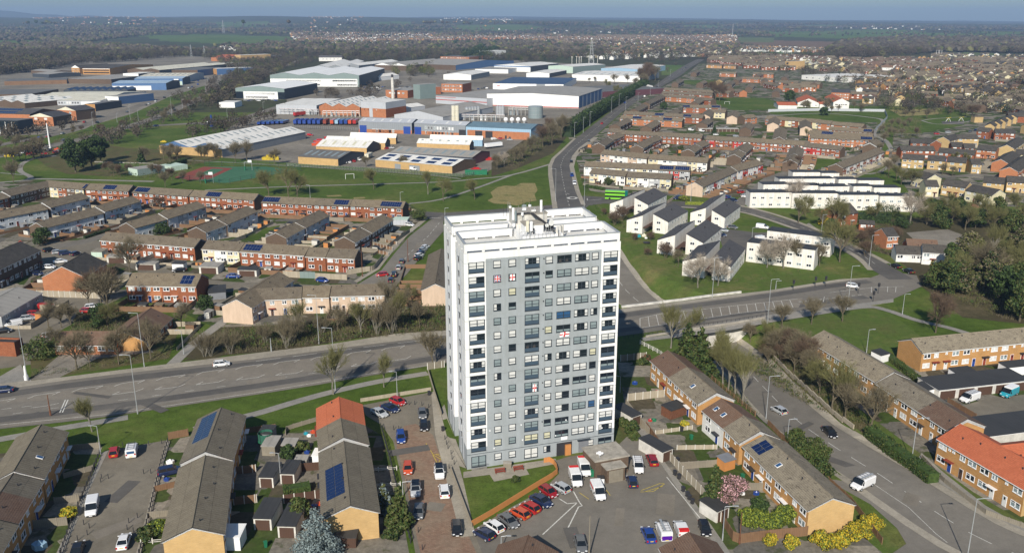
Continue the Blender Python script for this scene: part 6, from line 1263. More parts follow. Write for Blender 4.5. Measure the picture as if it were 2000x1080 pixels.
 # row of slim trees at the far left park edge and the park trees
for i,(x,y)in enumerate([(14,320),(26,319),(40,315),(51,313),(67,310),(79,307)]):tree(x,y,12,'a',"slim bare tree in the row along the north west edge of the park","slim trees along the park's north west edge")
PT=[(27,357,14,'a',"tall thin bare tree beside the looping park path"),(323,366,10,'a',"bare park tree left of the sports court"),(357,358,8,'a',"small bare tree at the sports court's left corner"),(336,353,8,'r',"reddish bare tree behind the small court corner tree"),(392,359,8,'a',"bare tree beside the lower basketball hoop"),(460,318,15,'a',"big bare tree in front of the long pale warehouse, left"),(482,314,14,'a',"big bare tree in front of the long pale warehouse, right"),(536,322,11,'a',"bare tree beside the yellow heap"),(525,384,16,'g',"broad bare tree left of three behind the terrace by the park"),(564,385,17,'g',"broad bare tree in the middle of three by the park path"),(581,384,15,'g',"broad bare tree right of three by the park path"),(730,370,13,'g',"solitary bare tree in the middle of the grass pitch"),(866,393,13,'g',"spreading bare tree on the park green behind the tower"),(927,390,12,'g',"bare tree near the straw coloured patch"),(836,380,13,'n',"very thin bare tree left of the spreading green tree"),(790,330,9,'a',"bare tree in front of the workshop with solar panels"),(715,327,8,'a',"small bare tree at the pitch corner by parked vans"),(971,331,10,'a',"bare tree beside the green skip"),(1005,320,12,'a',None),(1020,312,12,'a',None),(985,326,10,'w',None),(1035,300,14,'a',None),(1060,288,17,'r',"tall brown tree at the left of the clump by the main road"),(1078,284,19,'a',"tall brown tree in the middle of the clump by the main road"),(1096,270,20,'a',"tallest brown tree of the clump where the evergreen hedge starts"),(1070,268,16,'r',"brown tree behind the roadside clump"),(1363,562,13,'w',"pale bare tree in front of the lower left white block"),(1402,558,12,'w',"pale bare tree in front of the lower right white block"),(1498,523,12,'w',"white barked tree before the flat roofed block, left of three"),(1530,524,14,'w',"white barked tree before the flat roofed block, middle of three"),(1555,522,12,'a',"white barked tree before the flat roofed block, right of three"),(1600,520,10,'a',"bare tree at the corner of the upper flat roofed block"),(1640,512,18,'g',"largest olive tinted bare tree beside the road bend"),(1622,468,8,'g',None),(1559,436,13,'g',"young bare tree on the bank of the bending road"),(1557,404,15,'w',"pale pinkish bare tree in front of the front white block"),(1573,422,11,'g',"yellow green budding tree beside the pale pinkish one"),(1629,447,15,'g',"bare tree left of the two chimney house"),(1646,445,13,'g',"bare tree touching the two chimney house"),(1777,436,16,'w',"pale budding tree at the right end of the white blocks"),(1709,436,11,'g',None),(1605,445,10,'g',None),(1527,641,9,'a',"street tree on the verge below the hatching, left of three"),(1585,633,9.5,'a',"street tree on the verge below the hatching, middle of three"),(1645,628,10,'a',"street tree on the verge below the hatching, right of three"),(1827,650,13,'r',"wide bare tree at the corner of the grass triangle"),(1625,806,14,'g',"bare tree leaning over the sunken road beside the tan terrace"),(1700,847,13,'a',"big branching bare tree at the end of the dark hedge"),(1650,818,9,'a',None),(1515,702,11,'a',None),(1500,690,11,'g',None),(1545,700,9,'r',None),(1562,717,11,'a',"bare tree at the corner of the mottled roof terrace"),(1585,740,9,'a',None),(1600,770,10,'g',None),(1655,800,10,'a',None),(1422,762,12,'n',None),(1412,749,12,'n',None),(1396,732,12,'n',None),(1450,787,13,'n',None),(1436,768,12,'n',None),(1404,716,11,'n',None),(1310,680,13,'n',"slim pale tree standing by the bridge's white abutment"),(1352,668,11,'n',"slim pale tree behind the twin conifers"),(1215,432,9,'b',"dense reddish shrub before the first pair of white blocks"),(1200,440,8,'b',"second reddish shrub left of the first white pair"),(1300,505,8,'b',"bare bush under the stained white gable"),(1325,520,7,'a',None),(1180,420,4,'b',None),(1240,470,4,'b',None),(1265,500,4,'b',None),(150,722,12,'a',"gnarled bare tree in front of the low orange bungalow, left"),(232,712,12,'a',"gnarled bare tree in front of the low orange bungalow, right"),(176,716,7,'a',"small bare tree between two gnarled ones"),(295,702,12,'a',"bare tree at the corner of the hipped bungalow"),(355,643,9,'a',"bare tree behind the hipped bungalow"),(214,617,17,'a',"tallest bare tree behind the bungalows"),(140,640,9,'a',"leaning bare tree in the depot yard"),(198,596,14,'r',"dense brown tree beside the orange gable"),(175,600,11,'a',None),(120,640,8,'a',None),(95,640,9,'a',None),(210,640,9,'g',None),(110,690,8,'a',None),(450,691,9,'m',None),(400,697,9,'m',None),(412,696,8,'m',None),(560,680,10,'m',None),(572,673,11,'m',None),(583,655,11,'n',None),(705,658,11,'n',None),(737,653,12,'m',None),(765,651,14,'m',None),(774,648,13,'n',None),(757,604,12,'m',None),(700,640,9,'a',None),(660,650,9,'a',None),(630,655,8,'m',None),(520,672,8,'m',None),(820,640,9,'a',None),(790,610,9,'a',None),(800,590,7,'g',None),(845,716,12,'a',"bare tree on the verge touching the tower's left side"),(651,770,13,'n',"thin verge tree above the orange roofed house"),(750,756,9,'n',"thin verge tree left of the tower"),(180,843,9,'n',"thin verge tree above the left parking court"),(254,534,15,'a',"large bare tree in front of the longest red brick terrace"),(314,412,8,'r',"bare tree in front of the second panelled terrace"),(300,445,6,'a',None),(1270,470,5,'b',None),(1745,330,10,'a',None),(1735,345,11,'a',None),(1750,352,10,'g',None),(1760,362,10,'g',"yellow green willow near the stream path"),(1715,300,8,'a',None),(1725,280,9,'a',None),(1780,365,12,'g',None),(1555,330,9,'r',"brown bare tree above the rear white block"),(1540,335,8,'r',None),(1575,272,9,'g',None),(1397,197,24,'r',"tall reddish bare tree at the left end of the estate field"),(1405,198,20,'r',None),(1740,250,9,'a',None),(1755,252,10,'a',None),(1775,248,9,'a',None),(1765,255,9,'a',None),(1720,262,8,'a',None),(1735,268,9,'a',None),(1745,270,9,'a',None),(1760,268,8,'a',None),(1790,268,8,'r',None),(1810,233,11,'a',None),(1885,228,12,'a',None),(1898,231,13,'r',None),(1905,228,12,'r',None),(1865,318,8,'g',None),(1885,320,8,'g',None),(1860,345,7,'a',None),(1840,342,8,'a',None),(1985,965,5,'b',"bare bush at the end wall of the orange roofed block")]
def region(x,y):
 for x0,y0,x1_,y1_,nm in((0,560,380,760,"around the bungalows left of the main road"),(380,560,870,720,"on the scrub bank behind the main road"),(960,250,1120,340,"in the clump where the hedge lined road starts"),(1150,390,1400,570,"beside the paired white blocks"),(1370,700,1480,800,"between the sunken road and the first terrace"),(1480,640,1700,860,"on the bank east of the sunken road"),(1600,420,1720,480,"around the bending road by the white blocks"),(1700,240,1910,370,"along the stream path at the upper right")):
  if x0<=x<=x1_ and y0<=y<=y1_:return nm
 return "in the estate gardens"
for x,y,h,k,lb in PT:tree(x,y,h,k,lb or "leafless tree standing "+region(x,y),None if lb else "bare trees "+region(x,y))
rt=random.Random(9);FT=[]
def scatter(poly_,n,hs,kinds,label,group,sx=1.0):
 xs_=[p[0]for p in poly_];ys_=[p[1]for p in poly_];c=0;g=0
 while c<n and g<4000:
  g+=1;x,y=rt.uniform(min(xs_),max(xs_)),rt.uniform(min(ys_),max(ys_))
  if inpoly(x,y,poly_):
   c+=1
   if label:tree(x,y,rt.uniform(*hs),rt.choice(kinds),label,group,sx=sx)
   else:p=G(x,y);FT.append((p[0],p[1],0,rt.uniform(*hs),c%2,p[1]))
scatter([(1440,665),(1530,668),(1590,720),(1560,740),(1500,730)],9,(6,10),"aagr","bare tree on the bank between the bridge and the tan terrace","trees on the bank east of the bridge")
scatter([(200,345),(330,352),(300,335),(210,338)],8,(5,9),"aar","bare thicket tree beside the bowling green","thicket beside the bowling green")
scatter([(230,318),(420,302),(430,312),(330,318)],12,(8,12),"aag","bare tree in the belt in front of the long pale warehouse","tree belt below the long warehouse")
scatter([(320,240),(440,205),(500,190),(430,180),(330,215)],14,(8,13),"aar","bare tree in the belt beside the estate dual carriageway","trees by the estate dual carriageway")
scatter([(100,275),(250,262),(240,250),(120,262)],8,(5,8),"aar","bare shrub in the dual carriageway's central strip","shrubs of the central strip")
scatter([(0,300),(90,290),(90,282),(0,290)],7,(7,12),"a","bare tree beside the road at the left edge","trees by the left edge road")
scatter([(1165,168),(1250,158),(1270,170),(1200,192)],8,(9,16),"aag","bare tree behind the evergreen hedge of the main road","trees behind the evergreen hedge")
scatter([(1245,172),(1268,150),(1282,158),(1262,174)],9,(18,30),"ra","tall brown tree of the group at the hedge's far end","tall brown trees at the hedge's far end")
scatter([(1560,210),(1700,205),(1710,222),(1640,226),(1560,220)],16,(8,13),"aag","bare tree in the belt between the school and the fenced field","tree belt below the school")
scatter([(1100,160),(1160,155),(1250,158),(1120,164)],7,(7,12),"a","bare tree in front of the long pale roofed warehouse","trees before the long pale warehouse")
scatter([(560,190),(760,183),(820,150),(900,145),(720,175)],12,(7,11),"aag","","")
scatter([(1750,230),(1900,215),(1960,215),(1800,232)],8,(6,10),"aa","bare tree at the far side of the playground field","trees beyond the playground field")
for pl,n in(([(180,262),(330,225),(430,200),(440,215),(330,250),(240,285),(150,285)],46),([(330,196),(440,150),(470,150),(440,185),(360,205)],40),([(470,232),(560,218),(600,212),(520,240),(440,262),(300,285)],34),([(590,186),(700,180),(740,188),(640,196)],26),([(0,268),(110,250),(190,240),(100,262),(0,285)],14),([(0,300),(100,288),(105,310),(0,318)],8),([(1240,150),(1300,128),(1340,125),(1290,150)],8)):scatter(pl,n,(5,11),"a","","")
# evergreens and shrubs with leaves
DK,MD,OL=("leaf_dark","leaf_mid"),("leaf_mid","leaf_dark","leaf_olive"),("leaf_olive","leaf_mid")
leafy(1340,728,13,8.5,'cone',("leaf_mid","leaf_olive","leaf_dark"),"left of the twin bushy conifers beside the bridge",n=5200,size=.28,seed=1);leafy(1366,733,12.5,8,'cone',("leaf_mid","leaf_olive","leaf_dark"),"right of the twin bushy conifers beside the bridge",n=5200,size=.28,seed=2)
leafy(148,337,18,15,'round',DK,"largest dark evergreen of the clump by the bowling green",n=3600,size=.5,seed=0);leafy(180,328,17,13,'round',DK,"rounded dark evergreen in the middle of the clump by the bowling green",n=3600,size=.5,seed=1);leafy(197,318,16,12,'round',DK,"rear dark evergreen of the clump by the bowling green",n=3600,size=.5,seed=2)
leafy(276,318,9,5,'cone',DK,"small pointed conifer above the green clubhouse",seed=1,size=.3);leafy(84,479,6.5,8,'round',DK,"round evergreen hiding the foot of a brown gable",seed=1,size=.25,base=.02)
leafy(262,459,5,6,'round',DK,"ivy mass covering a terrace's gable corner",seed=2,base=.0,name="ivy_bush",cat="bush");leafy(318,458,4.5,8,'round',DK,"green bush in front of the ivy clad terrace",seed=0,base=.0,name="bush",cat="bush")
leafy(402,609,5.5,6,'round',DK,"round green bush right of the red brick terrace with the big solar array",seed=1,base=.0,name="bush",cat="bush");leafy(196,640,7,6.5,'round',DK,"dark ivy bush behind the bungalow",seed=2,base=.0,name="bush",cat="bush");leafy(82,697,5,9,'round',("leaf_olive","leaf_mid"),"grey green laurel beside the bungalow drive",seed=0,base=.0,name="bush",cat="bush")
leafy(750,998,5.5,3.6,'cone',("leaf_olive","leaf_spruce"),"slim pale conifer in the garden right of the solar roofed terrace",seed=1);leafy(780,1032,8,5.2,'cone',("leaf_olive","leaf_mid"),"broad green conifer in the garden beside the brick paved court",seed=2,n=4200)
leafy(620,1092,9.5,8,'cone',("leaf_spruce",),"blue grey spruce in front of the buff gable",n=6500,size=.15,seed=0);leafy(585,1014,4.5,4,'round',OL,"round green garden tree beside the washing lines",seed=1,base=.1)
leafy(1393,990,8.5,4.5,'cone',MD,"pointed green conifer beside the pink blossom tree",seed=0,n=3600);leafy(1424,992,6.5,6.5,'round',("blossom","twig_red","twig_red","blossom"),"tree covered in pink blossom in a back garden",seed=2,n=3400,size=.13,name="blossom_tree")
leafy(1270,322,9,5,'cone',DK,"pointed conifer between the white terraces",seed=1,size=.35);leafy(1188,364,4.5,6,'round',MD,"round green bush in front of the cream terrace above the bus",seed=2,base=.0,name="bush",cat="bush");leafy(1296,215,8,7,'round',DK,"dark round tree above the light grey garden yard",seed=1,size=.4);leafy(1395,262,7,3.6,'cone',DK,"narrow dark conifer by the row of brown garages",seed=2,size=.35)
leafy(1330,296,4,5,'round',MD,"small green bush beside a brown gable in the right estate",seed=1,base=.0,name="bush",cat="bush");leafy(1540,202,13,12,'round',DK,"large dark evergreen left of the school",seed=0,size=.5);leafy(1610,226,7,9,'round',DK,"dark bush behind the blue grey fence",seed=1,size=.4,base=.0,name="bush",cat="bush")
leafy(820,432,5.5,8,'round',OL,"large green bush at the corner by the park junction",seed=2,base=.0,name="bush",cat="bush")
for i,(x,y,h,w_)in enumerate([(1550,868,3.2,5),(1595,898,5,5.5),(1578,912,4,5),(1603,934,3.6,5),(1562,884,3,4.5)]):leafy(x,y,h,w_,'round',OL if i<3 else MD,["low olive bush at the top of the roadside group by the panelled terrace","tall round olive bush in the roadside group by the panelled terrace","round green bush below the tall olive one by the road","lowest green bush of the roadside group by the panelled terrace","small bush between two olive ones beside the road"][i],seed=i,base=.0,name="bush",cat="bush",n=3000,size=.16)
for i,(x,y,h,w_)in enumerate([(1608,1068,2.6,4.5),(1635,1066,2.4,4),(1660,1052,2.6,4),(1682,1048,2.2,4),(1690,1030,2.2,3.2),(1708,1028,2.0,3),(1545,1068,2,3),(1505,1062,1.8,2.6)]):leafy(x,y,h,w_,'round',("leaf_yellow","leaf_yellow","leaf_lime","leaf_olive"),["leftmost big yellow flowering bush below the buff gable","yellow flowering bush second from the left below the buff gable","yellow flowering bush at the corner of the buff gable","yellow flowering bush right of the buff gable's corner","upper yellow bush around the green water butt","right yellow bush beyond the water butt","small yellow bush at the foot of the brown fence, right of two","small yellow bush at the foot of the brown fence, left of two"][i],seed=i,base=.0,name="forsythia_bush",cat="bush",n=2600,size=.13)
for i,(x,y)in enumerate([(1465,1025),(1490,1030),(1515,1030),(1535,1020)]):leafy(x,y,2.8,4.5,'round',("leaf_lime","leaf_mid"),["yellow green shrub at the left of the garden above the brown fence","yellow green shrub second from left above the brown fence","yellow green shrub third from left above the brown fence","yellow green shrub against the brick terrace above the brown fence"][i],seed=i,base=.0,name="bush",cat="bush",n=2600,size=.14)
for i,(x,y,h,w_,mt,lb)in enumerate([(134,1010,2,3,("leaf_yellow","leaf_lime"),"yellow bush in the garden left of the parked white van"),(312,1040,2.2,4,("leaf_lime","leaf_mid"),"yellow green bush beside the long grey roofed terrace"),(288,1052,2,4,MD,"dark green bush at the court edge by the long grey terrace"),(565,895,2.6,3.6,DK,"dark bush beside a shed between the two grey roofed terraces"),(588,880,2,3.5,OL,"olive bush in the toy strewn garden"),(763,1052,1.6,3,MD,"green plant in the square bed right of the buff gable"),(1233,845,2.6,3.2,MD,"round dark bush at the tower's right foot"),(1218,832,1.8,3,OL,"pale bush left of the dark one at the tower's right foot"),(1238,858,1.6,2.6,OL,"low olive bush below the dark one at the tower's right foot"),(1007,940,.9,1.8,MD,"little shrub in a round bed on the tower lawn"),(1262,705,1.6,2.4,("wood_brown","leaf_dark"),"dark red shrub in the garden right of the tower"),(1255,712,1.6,3,MD,"green shrub by the fence right of the tower"),(1485,1000,2.6,4,DK,"dark green shrub right of the blossom tree"),(1337,833,1.2,2,("leaf_yellow","leaf_lime"),"yellow plant in a garden tub behind the white house"),(1335,392,2.2,5,("leaf_lime","leaf_olive"),"yellow green hedge bush beside the parked blue van"),(1610,440,3,6,("leaf_yellow","leaf_mid"),"yellow leaved bush at the side turning below the white blocks"),(1625,446,4,6,DK,"dark bush behind the yellow leaved one"),(1770,500,3,5,DK,"dark bush at the left of the white cottages"),(1760,445,4,8,DK,"dark ivy mound above the derelict car park"),(1730,425,6,12,MD,"broad green thicket behind the hedge of the white blocks"),(1700,428,5,9,MD,"green thicket left of the broad one")]):leafy(x,y,h,w_,'round',mt,lb,seed=i,base=.0,name="bush",cat="bush",n=2200,size=.18)
# ivy clad woodland on the right
rw_=random.Random(15);IV=[]
polyA=[(1800,542),(1880,512),(1960,480),(2200,430),(2200,650),(1960,630),(1850,595)]
for k in range(400):
 if len(IV)>=72:break
 x,y=rw_.uniform(1790,2200),rw_.uniform(430,640)
 if inpoly(x,y,polyA)and all(abs(x-a)+2.2*abs(y-b)>20 for a,b in IV):IV.append((x,y))
for i,(x,y)in enumerate(sorted(IV,key=lambda q:q[1])):
 if i%5<2:tree(x,y,rw_.uniform(11,17),rw_.choice("ggan"),"bare tree rising out of the ivy woodland at the right","bare trees of the right hand woodland")
 else:leafy(x,y,rw_.uniform(8,14),rw_.uniform(7,11),'round',rw_.choice([DK,MD,OL,("leaf_olive","twig","leaf_dark"),("twig_green","leaf_olive","twig")]),"ivy covered tree in the woodland at the right",seed=i,size=.3,n=3000,base=.05,group="ivy covered trees of the right hand woodland")
for i,(x,y)in enumerate([(1795,418),(1822,424),(1850,420),(1880,426),(1915,420),(1950,428),(1985,420),(2020,430),(1810,440),(1905,445),(1940,450),(1975,455),(1860,436),(1835,445),(2000,445),(2030,460),(1930,438),(1960,440),(1885,450),(1870,428)]):(leafy(x,y,rw_.uniform(6,10),rw_.uniform(8,11),'round',[DK,MD,OL][i%3],"ivy covered tree in the belt above the derelict car park",seed=i,size=.32,n=2400,base=.05,group="tree belt above the derelict car park")if i%2 else tree(x,y,12,'g',"bare tree in the belt above the derelict car park","bare trees above the derelict car park"))
for i,(x,y)in enumerate([(1655,468),(1680,478),(1700,470),(1690,500),(1745,470)]):tree(x,y,8,'b',"low bare bush around the two orange brick houses","bushes around the orange brick houses")
hedge([(1697,850),(1745,888),(1790,920),(1822,944)],2.3,2.6,("leaf_mid","leaf_olive","leaf_dark"),"long clipped hedge between the sunken road's pavement and the tan terrace gardens")
hedge([(1108,268),(1150,239),(1190,213),(1226,191),(1262,172)],10,7,("leaf_dark","leaf_mid"),"very long tall dark evergreen hedge along the main road",dens=3.2,size=.5)
hedge([(1630,432),(1700,434),(1738,436)],4,4,("leaf_dark","leaf_mid"),"tall dark hedge in front of the right white blocks",dens=14,size=.25);hedge([(1338,400),(1400,401)],1.5,1.2,("leaf_lime","leaf_mid"),"clipped yellow green hedge below the pink gable")
hedge([(554,966),(606,957)],1.6,2.2,("leaf_mid","leaf_olive"),"square green hedge between the alley and the solar roofed terrace");hedge([(330,330),(362,319)],3,2.5,("leaf_dark","leaf_mid"),"dark clipped hedge at the corner of the bowling green",dens=12,size=.25)
hedge([(1575,700),(1605,728)],1.2,1.3,("leaf_mid","leaf_dark"),"front garden hedge of the mottled roof terrace");hedge([(165,467),(215,451)],1.2,1.0,("leaf_dark","leaf_mid"),"low hedge along the white boarded terrace's front gardens");hedge([(1735,700),(1790,745),(1812,765)],1.6,1.6,("leaf_mid","leaf_olive"),"overgrown hedge behind the terrace facing the garages")
hedge([(1145,366),(1180,372)],1.5,2,("leaf_mid","leaf_dark"),"garden hedge at the left end of the cream terrace above the bus");hedge([(690,462),(712,450)],1.6,1.6,("leaf_mid","leaf_dark"),"hedge beside the dark brick terrace's back gardens")
# undergrowth: countless thin stems and leaves on the banks
def undergrowth(poly_,dens,h,cols,seed,label_name="undergrowth"):
 W_=[G2(*p)for p in poly_];xs_=[p[0]for p in W_];ys_=[p[1]for p in W_];r=np.random.RandomState(seed);A=abs(sum(W_[i][0]*W_[(i+1)%len(W_)][1]-W_[(i+1)%len(W_)][0]*W_[i][1]for i in range(len(W_))))/2
 n=int(A*dens);pts=[]
 while len(pts)<n:
  x,y=r.uniform(min(xs_),max(xs_)),r.uniform(min(ys_),max(ys_))
  if inpoly(x,y,W_):pts.append((x,y,th0(x,y)))
 P_=np.repeat(np.array(pts),9,0);k=len(P_);hh=np.repeat(r.uniform(.35,1.0,n)**1.3,9)*h
 b0=P_+np.stack([r.normal(0,.35,k),r.normal(0,.35,k),np.zeros(k)],1);tip=b0+np.stack([r.normal(0,.45,k),r.normal(0,.45,k),hh*r.uniform(.5,1,k)],1)
 s_=r.normal(size=(k,3));s_[:,2]*=.3;s_/=np.linalg.norm(s_,axis=1)[:,None];mi=r.choice(len(cols),n,p=[c[1]for c in cols]);mi=np.repeat(mi,9);leaf=np.array([c[0].startswith("leaf")for c in cols])[mi]
 wd=np.where(leaf,.16,.035)[:,None];mid=np.where(leaf[:,None],b0*.35+tip*.65,b0)
 V=np.stack([mid-s_*wd,mid+s_*wd,tip],1).reshape(-1,3);me=bpy.data.meshes.new(label_name);me.vertices.add(len(V));me.vertices.foreach_set("co",V.ravel());me.loops.add(len(V));me.loops.foreach_set("vertex_index",np.arange(len(V),dtype=np.int32))
 me.polygons.add(k);me.polygons.foreach_set("loop_start",np.arange(0,len(V),3,dtype=np.int32));me.polygons.foreach_set("material_index",mi.astype(np.int32));me.update();me.validate()
 for c in cols:me.materials.append(MATS[c[0]])
 o=bpy.data.objects.new(label_name,me);COL.objects.link(o);tag(o,kind="stuff")
UC=[("twig",.45),("twig_green",.2),("leaf_olive",.2),("leaf_mid",.15)]
undergrowth([(430,650),(600,636),(760,612),(870,600),(870,648),(700,662),(560,682),(440,692)],1.6,2.6,UC,1);undergrowth([(1445,665),(1525,665),(1600,712),(1660,790),(1800,935),(1735,885),(1620,800),(1525,738),(1455,690)],1.6,1.8,UC,2)
undergrowth([(115,700),(150,620),(250,610),(250,650),(120,655)],1.2,2.2,UC,3);undergrowth([(65,740),(120,730),(330,700),(350,650),(320,690),(120,715),(70,722)],.9,1.0,UC,4);undergrowth([(1150,400),(1180,400),(1330,540),(1400,560),(1600,530),(1600,520),(1400,548),(1345,535),(1230,470)],1.0,1.6,UC,5)
undergrowth([(1800,560),(1960,480),(2200,430),(2200,640),(1960,625)],.5,2.5,UC,6);undergrowth([(1640,480),(1700,440),(1750,440),(1740,500),(1700,490)],1.0,1.8,UC,7);undergrowth([(970,320),(1040,268),(1104,242),(1108,258),(1010,328)],.3,2.5,UC,8)
undergrowth([(200,346),(330,352),(420,312),(230,318),(290,340)],.25,2.0,UC,9);undergrowth([(100,278),(250,262),(240,252),(120,264)],.25,1.6,UC,10);undergrowth([(1715,240),(1800,232),(1800,270),(1700,275),(1740,350),(1700,340)],.25,2,UC,11)
undergrowth([(1400,700),(1440,740),(1480,800),(1470,805),(1390,720)],1.0,1.2,UC,12)
# the town and woods beyond
rf_=random.Random(33)
def house_mesh(wall,roof,gable,L=9.5,w_=8.5,e=5,r=7.3,wins=True):
 mb=MB();hw=w_/2;x0,x1_=-L/2,L/2
 for s_ in(-1,1):
  p=[(x0,s_*hw,0),(x1_,s_*hw,0),(x1_,s_*hw,e),(x0,s_*hw,e)];mb.poly(p if s_<0 else p[::-1],wall)
  p=[(s_*L/2,-hw,0),(s_*L/2,hw,0),(s_*L/2,hw,e),(s_*L/2,0,r),(s_*L/2,-hw,e)];mb.poly(p if s_>0 else p[::-1],gable)
  p=[(x0-.2,s_*(hw+.35),e-.2),(x1_+.2,s_*(hw+.35),e-.2),(x1_+.2,0,r+.15),(x0-.2,0,r+.15)];mb.poly(p if s_<0 else p[::-1],roof)
  if wins:
   for z in(1.5,e-1.1)if e>4 else(1.4,):
    for i in range(max(1,int(L/4.5))):
     xc=x0+L*(i+.5)/max(1,int(L/4.5));p=[(xc-1,s_*(hw+.04),z-.55),(xc+1,s_*(hw+.04),z-.55),(xc+1,s_*(hw+.04),z+.55),(xc-1,s_*(hw+.04),z+.55)];mb.poly(p if s_<0 else p[::-1],"upvc" if(i+int(z))%3 else "glass_dark")
 return mb
KINDS=[("brick_red","tile_brown","brick_tan",9.5,"brick house with a red brown roof"),("brick_orange","tile_brown","brick_orange",18,"pair of orange brick houses with a brown roof"),("brick_gold","tile_dark","brick_gold",10,"yellow brick house with a dark roof"),("cream_render","tile_brown","cream_render",17,"pair of cream houses with a brown roof"),("white_render","tile_dark","white_render",10,"white house with a dark roof"),("brick_tan","tile_red_brown","white_render",16,"pair of tan houses with pale gables"),("brick_red","tile_brown","brick_brown",26,"short brick terrace with a brown roof")]
HM=[house_mesh(k[0],k[1],k[2],k[3])for k in KINDS];HME=[m_.mesh("house")for m_ in HM]
ZONES=[([(1440,106),(1520,112),(1640,116),(1700,135),(1720,205),(1690,205),(1660,165),(1600,140),(1450,124)],(0,2,3,5,6),0),([(1650,118),(1800,117),(2080,120),(2200,140),(2200,225),(2010,232),(1930,222),(1880,214),(1830,205),(1730,208),(1700,160)],(0,6,1,2,5,3,6),0),([(1370,108),(1520,112),(1560,140),(1500,140),(1380,122)],(1,3,6),0),([(1500,165),(1560,165),(1600,185),(1520,190),(1440,192),(1410,186),(1430,172)],(1,6),0),([(1820,108),(2080,112),(2080,120),(1800,117)],(2,3,4),0),([(1905,232),(2100,232),(2200,270),(2000,262)],(2,0),0),([(1010,78),(1440,84),(1440,106),(1360,112),(1180,118),(1010,104)],(0,5,3,0,4),0),([(820,66),(1440,70),(1440,84),(1010,78),(820,80)],(5,0,0,4,1),0),([(565,64),(820,66),(820,82),(720,88),(580,84)],(0,4,5,0),0),([(1440,92),(1560,95),(1640,98),(1640,103),(1440,100)],(0,4),0),([(430,92),(520,92),(510,102),(430,100)],(4,0),0),([(60,44),(320,40),(320,50),(80,54)],(5,0,6),1),([(600,40),(720,41),(700,47),(610,46)],(5,0),1),([(860,44),(1000,42),(1010,50),(860,49)],(4,0),1),([(1000,56),(1350,60),(1360,68),(1000,66)],(4,0,5),1),([(1600,52),(1990,55),(1990,60),(1600,56)],(4,5),1),([(1450,96),(1640,100),(1640,104),(1450,102)],(4,0),0)]
HS=[];seen=set()
for zi,(pl,kinds,far)in enumerate(ZONES):
 W_=[GT(*p)[:2]for p in pl];x0,x1_,y0,y1_=min(p[0]for p in W_),max(p[0]for p in W_),min(p[1]for p in W_),max(p[1]for p in W_)
 cell=150 if not far else 500
 sp_x,sp_y=(14,25)if not far else(45,90)
 cy=y0
 while cy<y1_:
  cx=x0
  while cx<x1_:
   ang=rf_.choice([0.1,0.35,1.2,1.65,-.4,2.2])+rf_.uniform(-.15,.15);ca,sa=cos(ang),sin(ang);kk=rf_.choice(kinds)
   n_=int(cell/2*1.5)
   j=-n_
   while j<n_:
    i=-n_
    while i<n_:
     k=kk if rf_.random()<.6 else rf_.choice(kinds);L=KINDS[k][3]+4 if not far else sp_x;i+=L/2;x,y=cx+cell/2+ca*i-sa*j,cy+cell/2+sa*i+ca*j;i+=L/2+(0 if rf_.random()<.85 else 8)
     if abs(x-cx-cell/2)<cell/2 and abs(y-cy-cell/2)<cell/2 and inpoly(x,y,W_)and rf_.random()<(.86 if not far else.1)*(1 if y<1900 else.7):HS.append((x+rf_.uniform(-1,1),y+rf_.uniform(-2,2),ang+rf_.choice([0,0,0,pi/2]),k,far))
    j+=sp_y
   cx+=cell
  cy+=cell
blk=[(p[0],p[1],max(p[3],14)/2+8)for p in TERR]
BADPX=[[(1500,190),(1670,186),(1670,212),(1500,212)],[(1555,138),(1660,142),(1665,160),(1555,152)],[(1615,165),(1670,168),(1670,186),(1615,186)],[(1335,127),(1375,112),(1400,112),(1345,145)]]
H2=[]
for h in HS:
 if any((h[0]-b[0])**2+(h[1]-b[1])**2<b[2]**2 for b in blk):continue
 px,py=PX(h[0],h[1],gz(h[0],h[1]))
 if any(inpoly(px,py,q)for q in BADPX):continue
 if px<-40 or px>2060:continue
 H2.append(h)
H2.sort(key=lambda h:h[1]);far_mb=MB();ni=0
for x,y,a,k,far in H2:
 z=gz(x,y)
 if ni<290 and not far:
  o=link("house",HME[k],None,(x,y,z),a);tag(o,label=KINDS[k][4]+" in the distant town on the right",cat="house",group="distant houses: "+KINDS[k][4]);ni+=1
 else:
  m_=HM[k];ca,sa=cos(a),sin(a);b=len(far_mb.v);s_=1.0 if not far else 1.2;far_mb.v+=[(x+(vx*ca-vy*sa)*s_,y+(vx*sa+vy*ca)*s_,z+vz*s_)for vx,vy,vz in m_.v]
  for f,q in zip(m_.f,m_.m):far_mb.f.append(tuple(i+b for i in f));far_mb.m.append(far_mb.mi(m_.names[q]))
print("houses",len(H2));tag(far_mb.build("distant_houses"),kind="stuff")
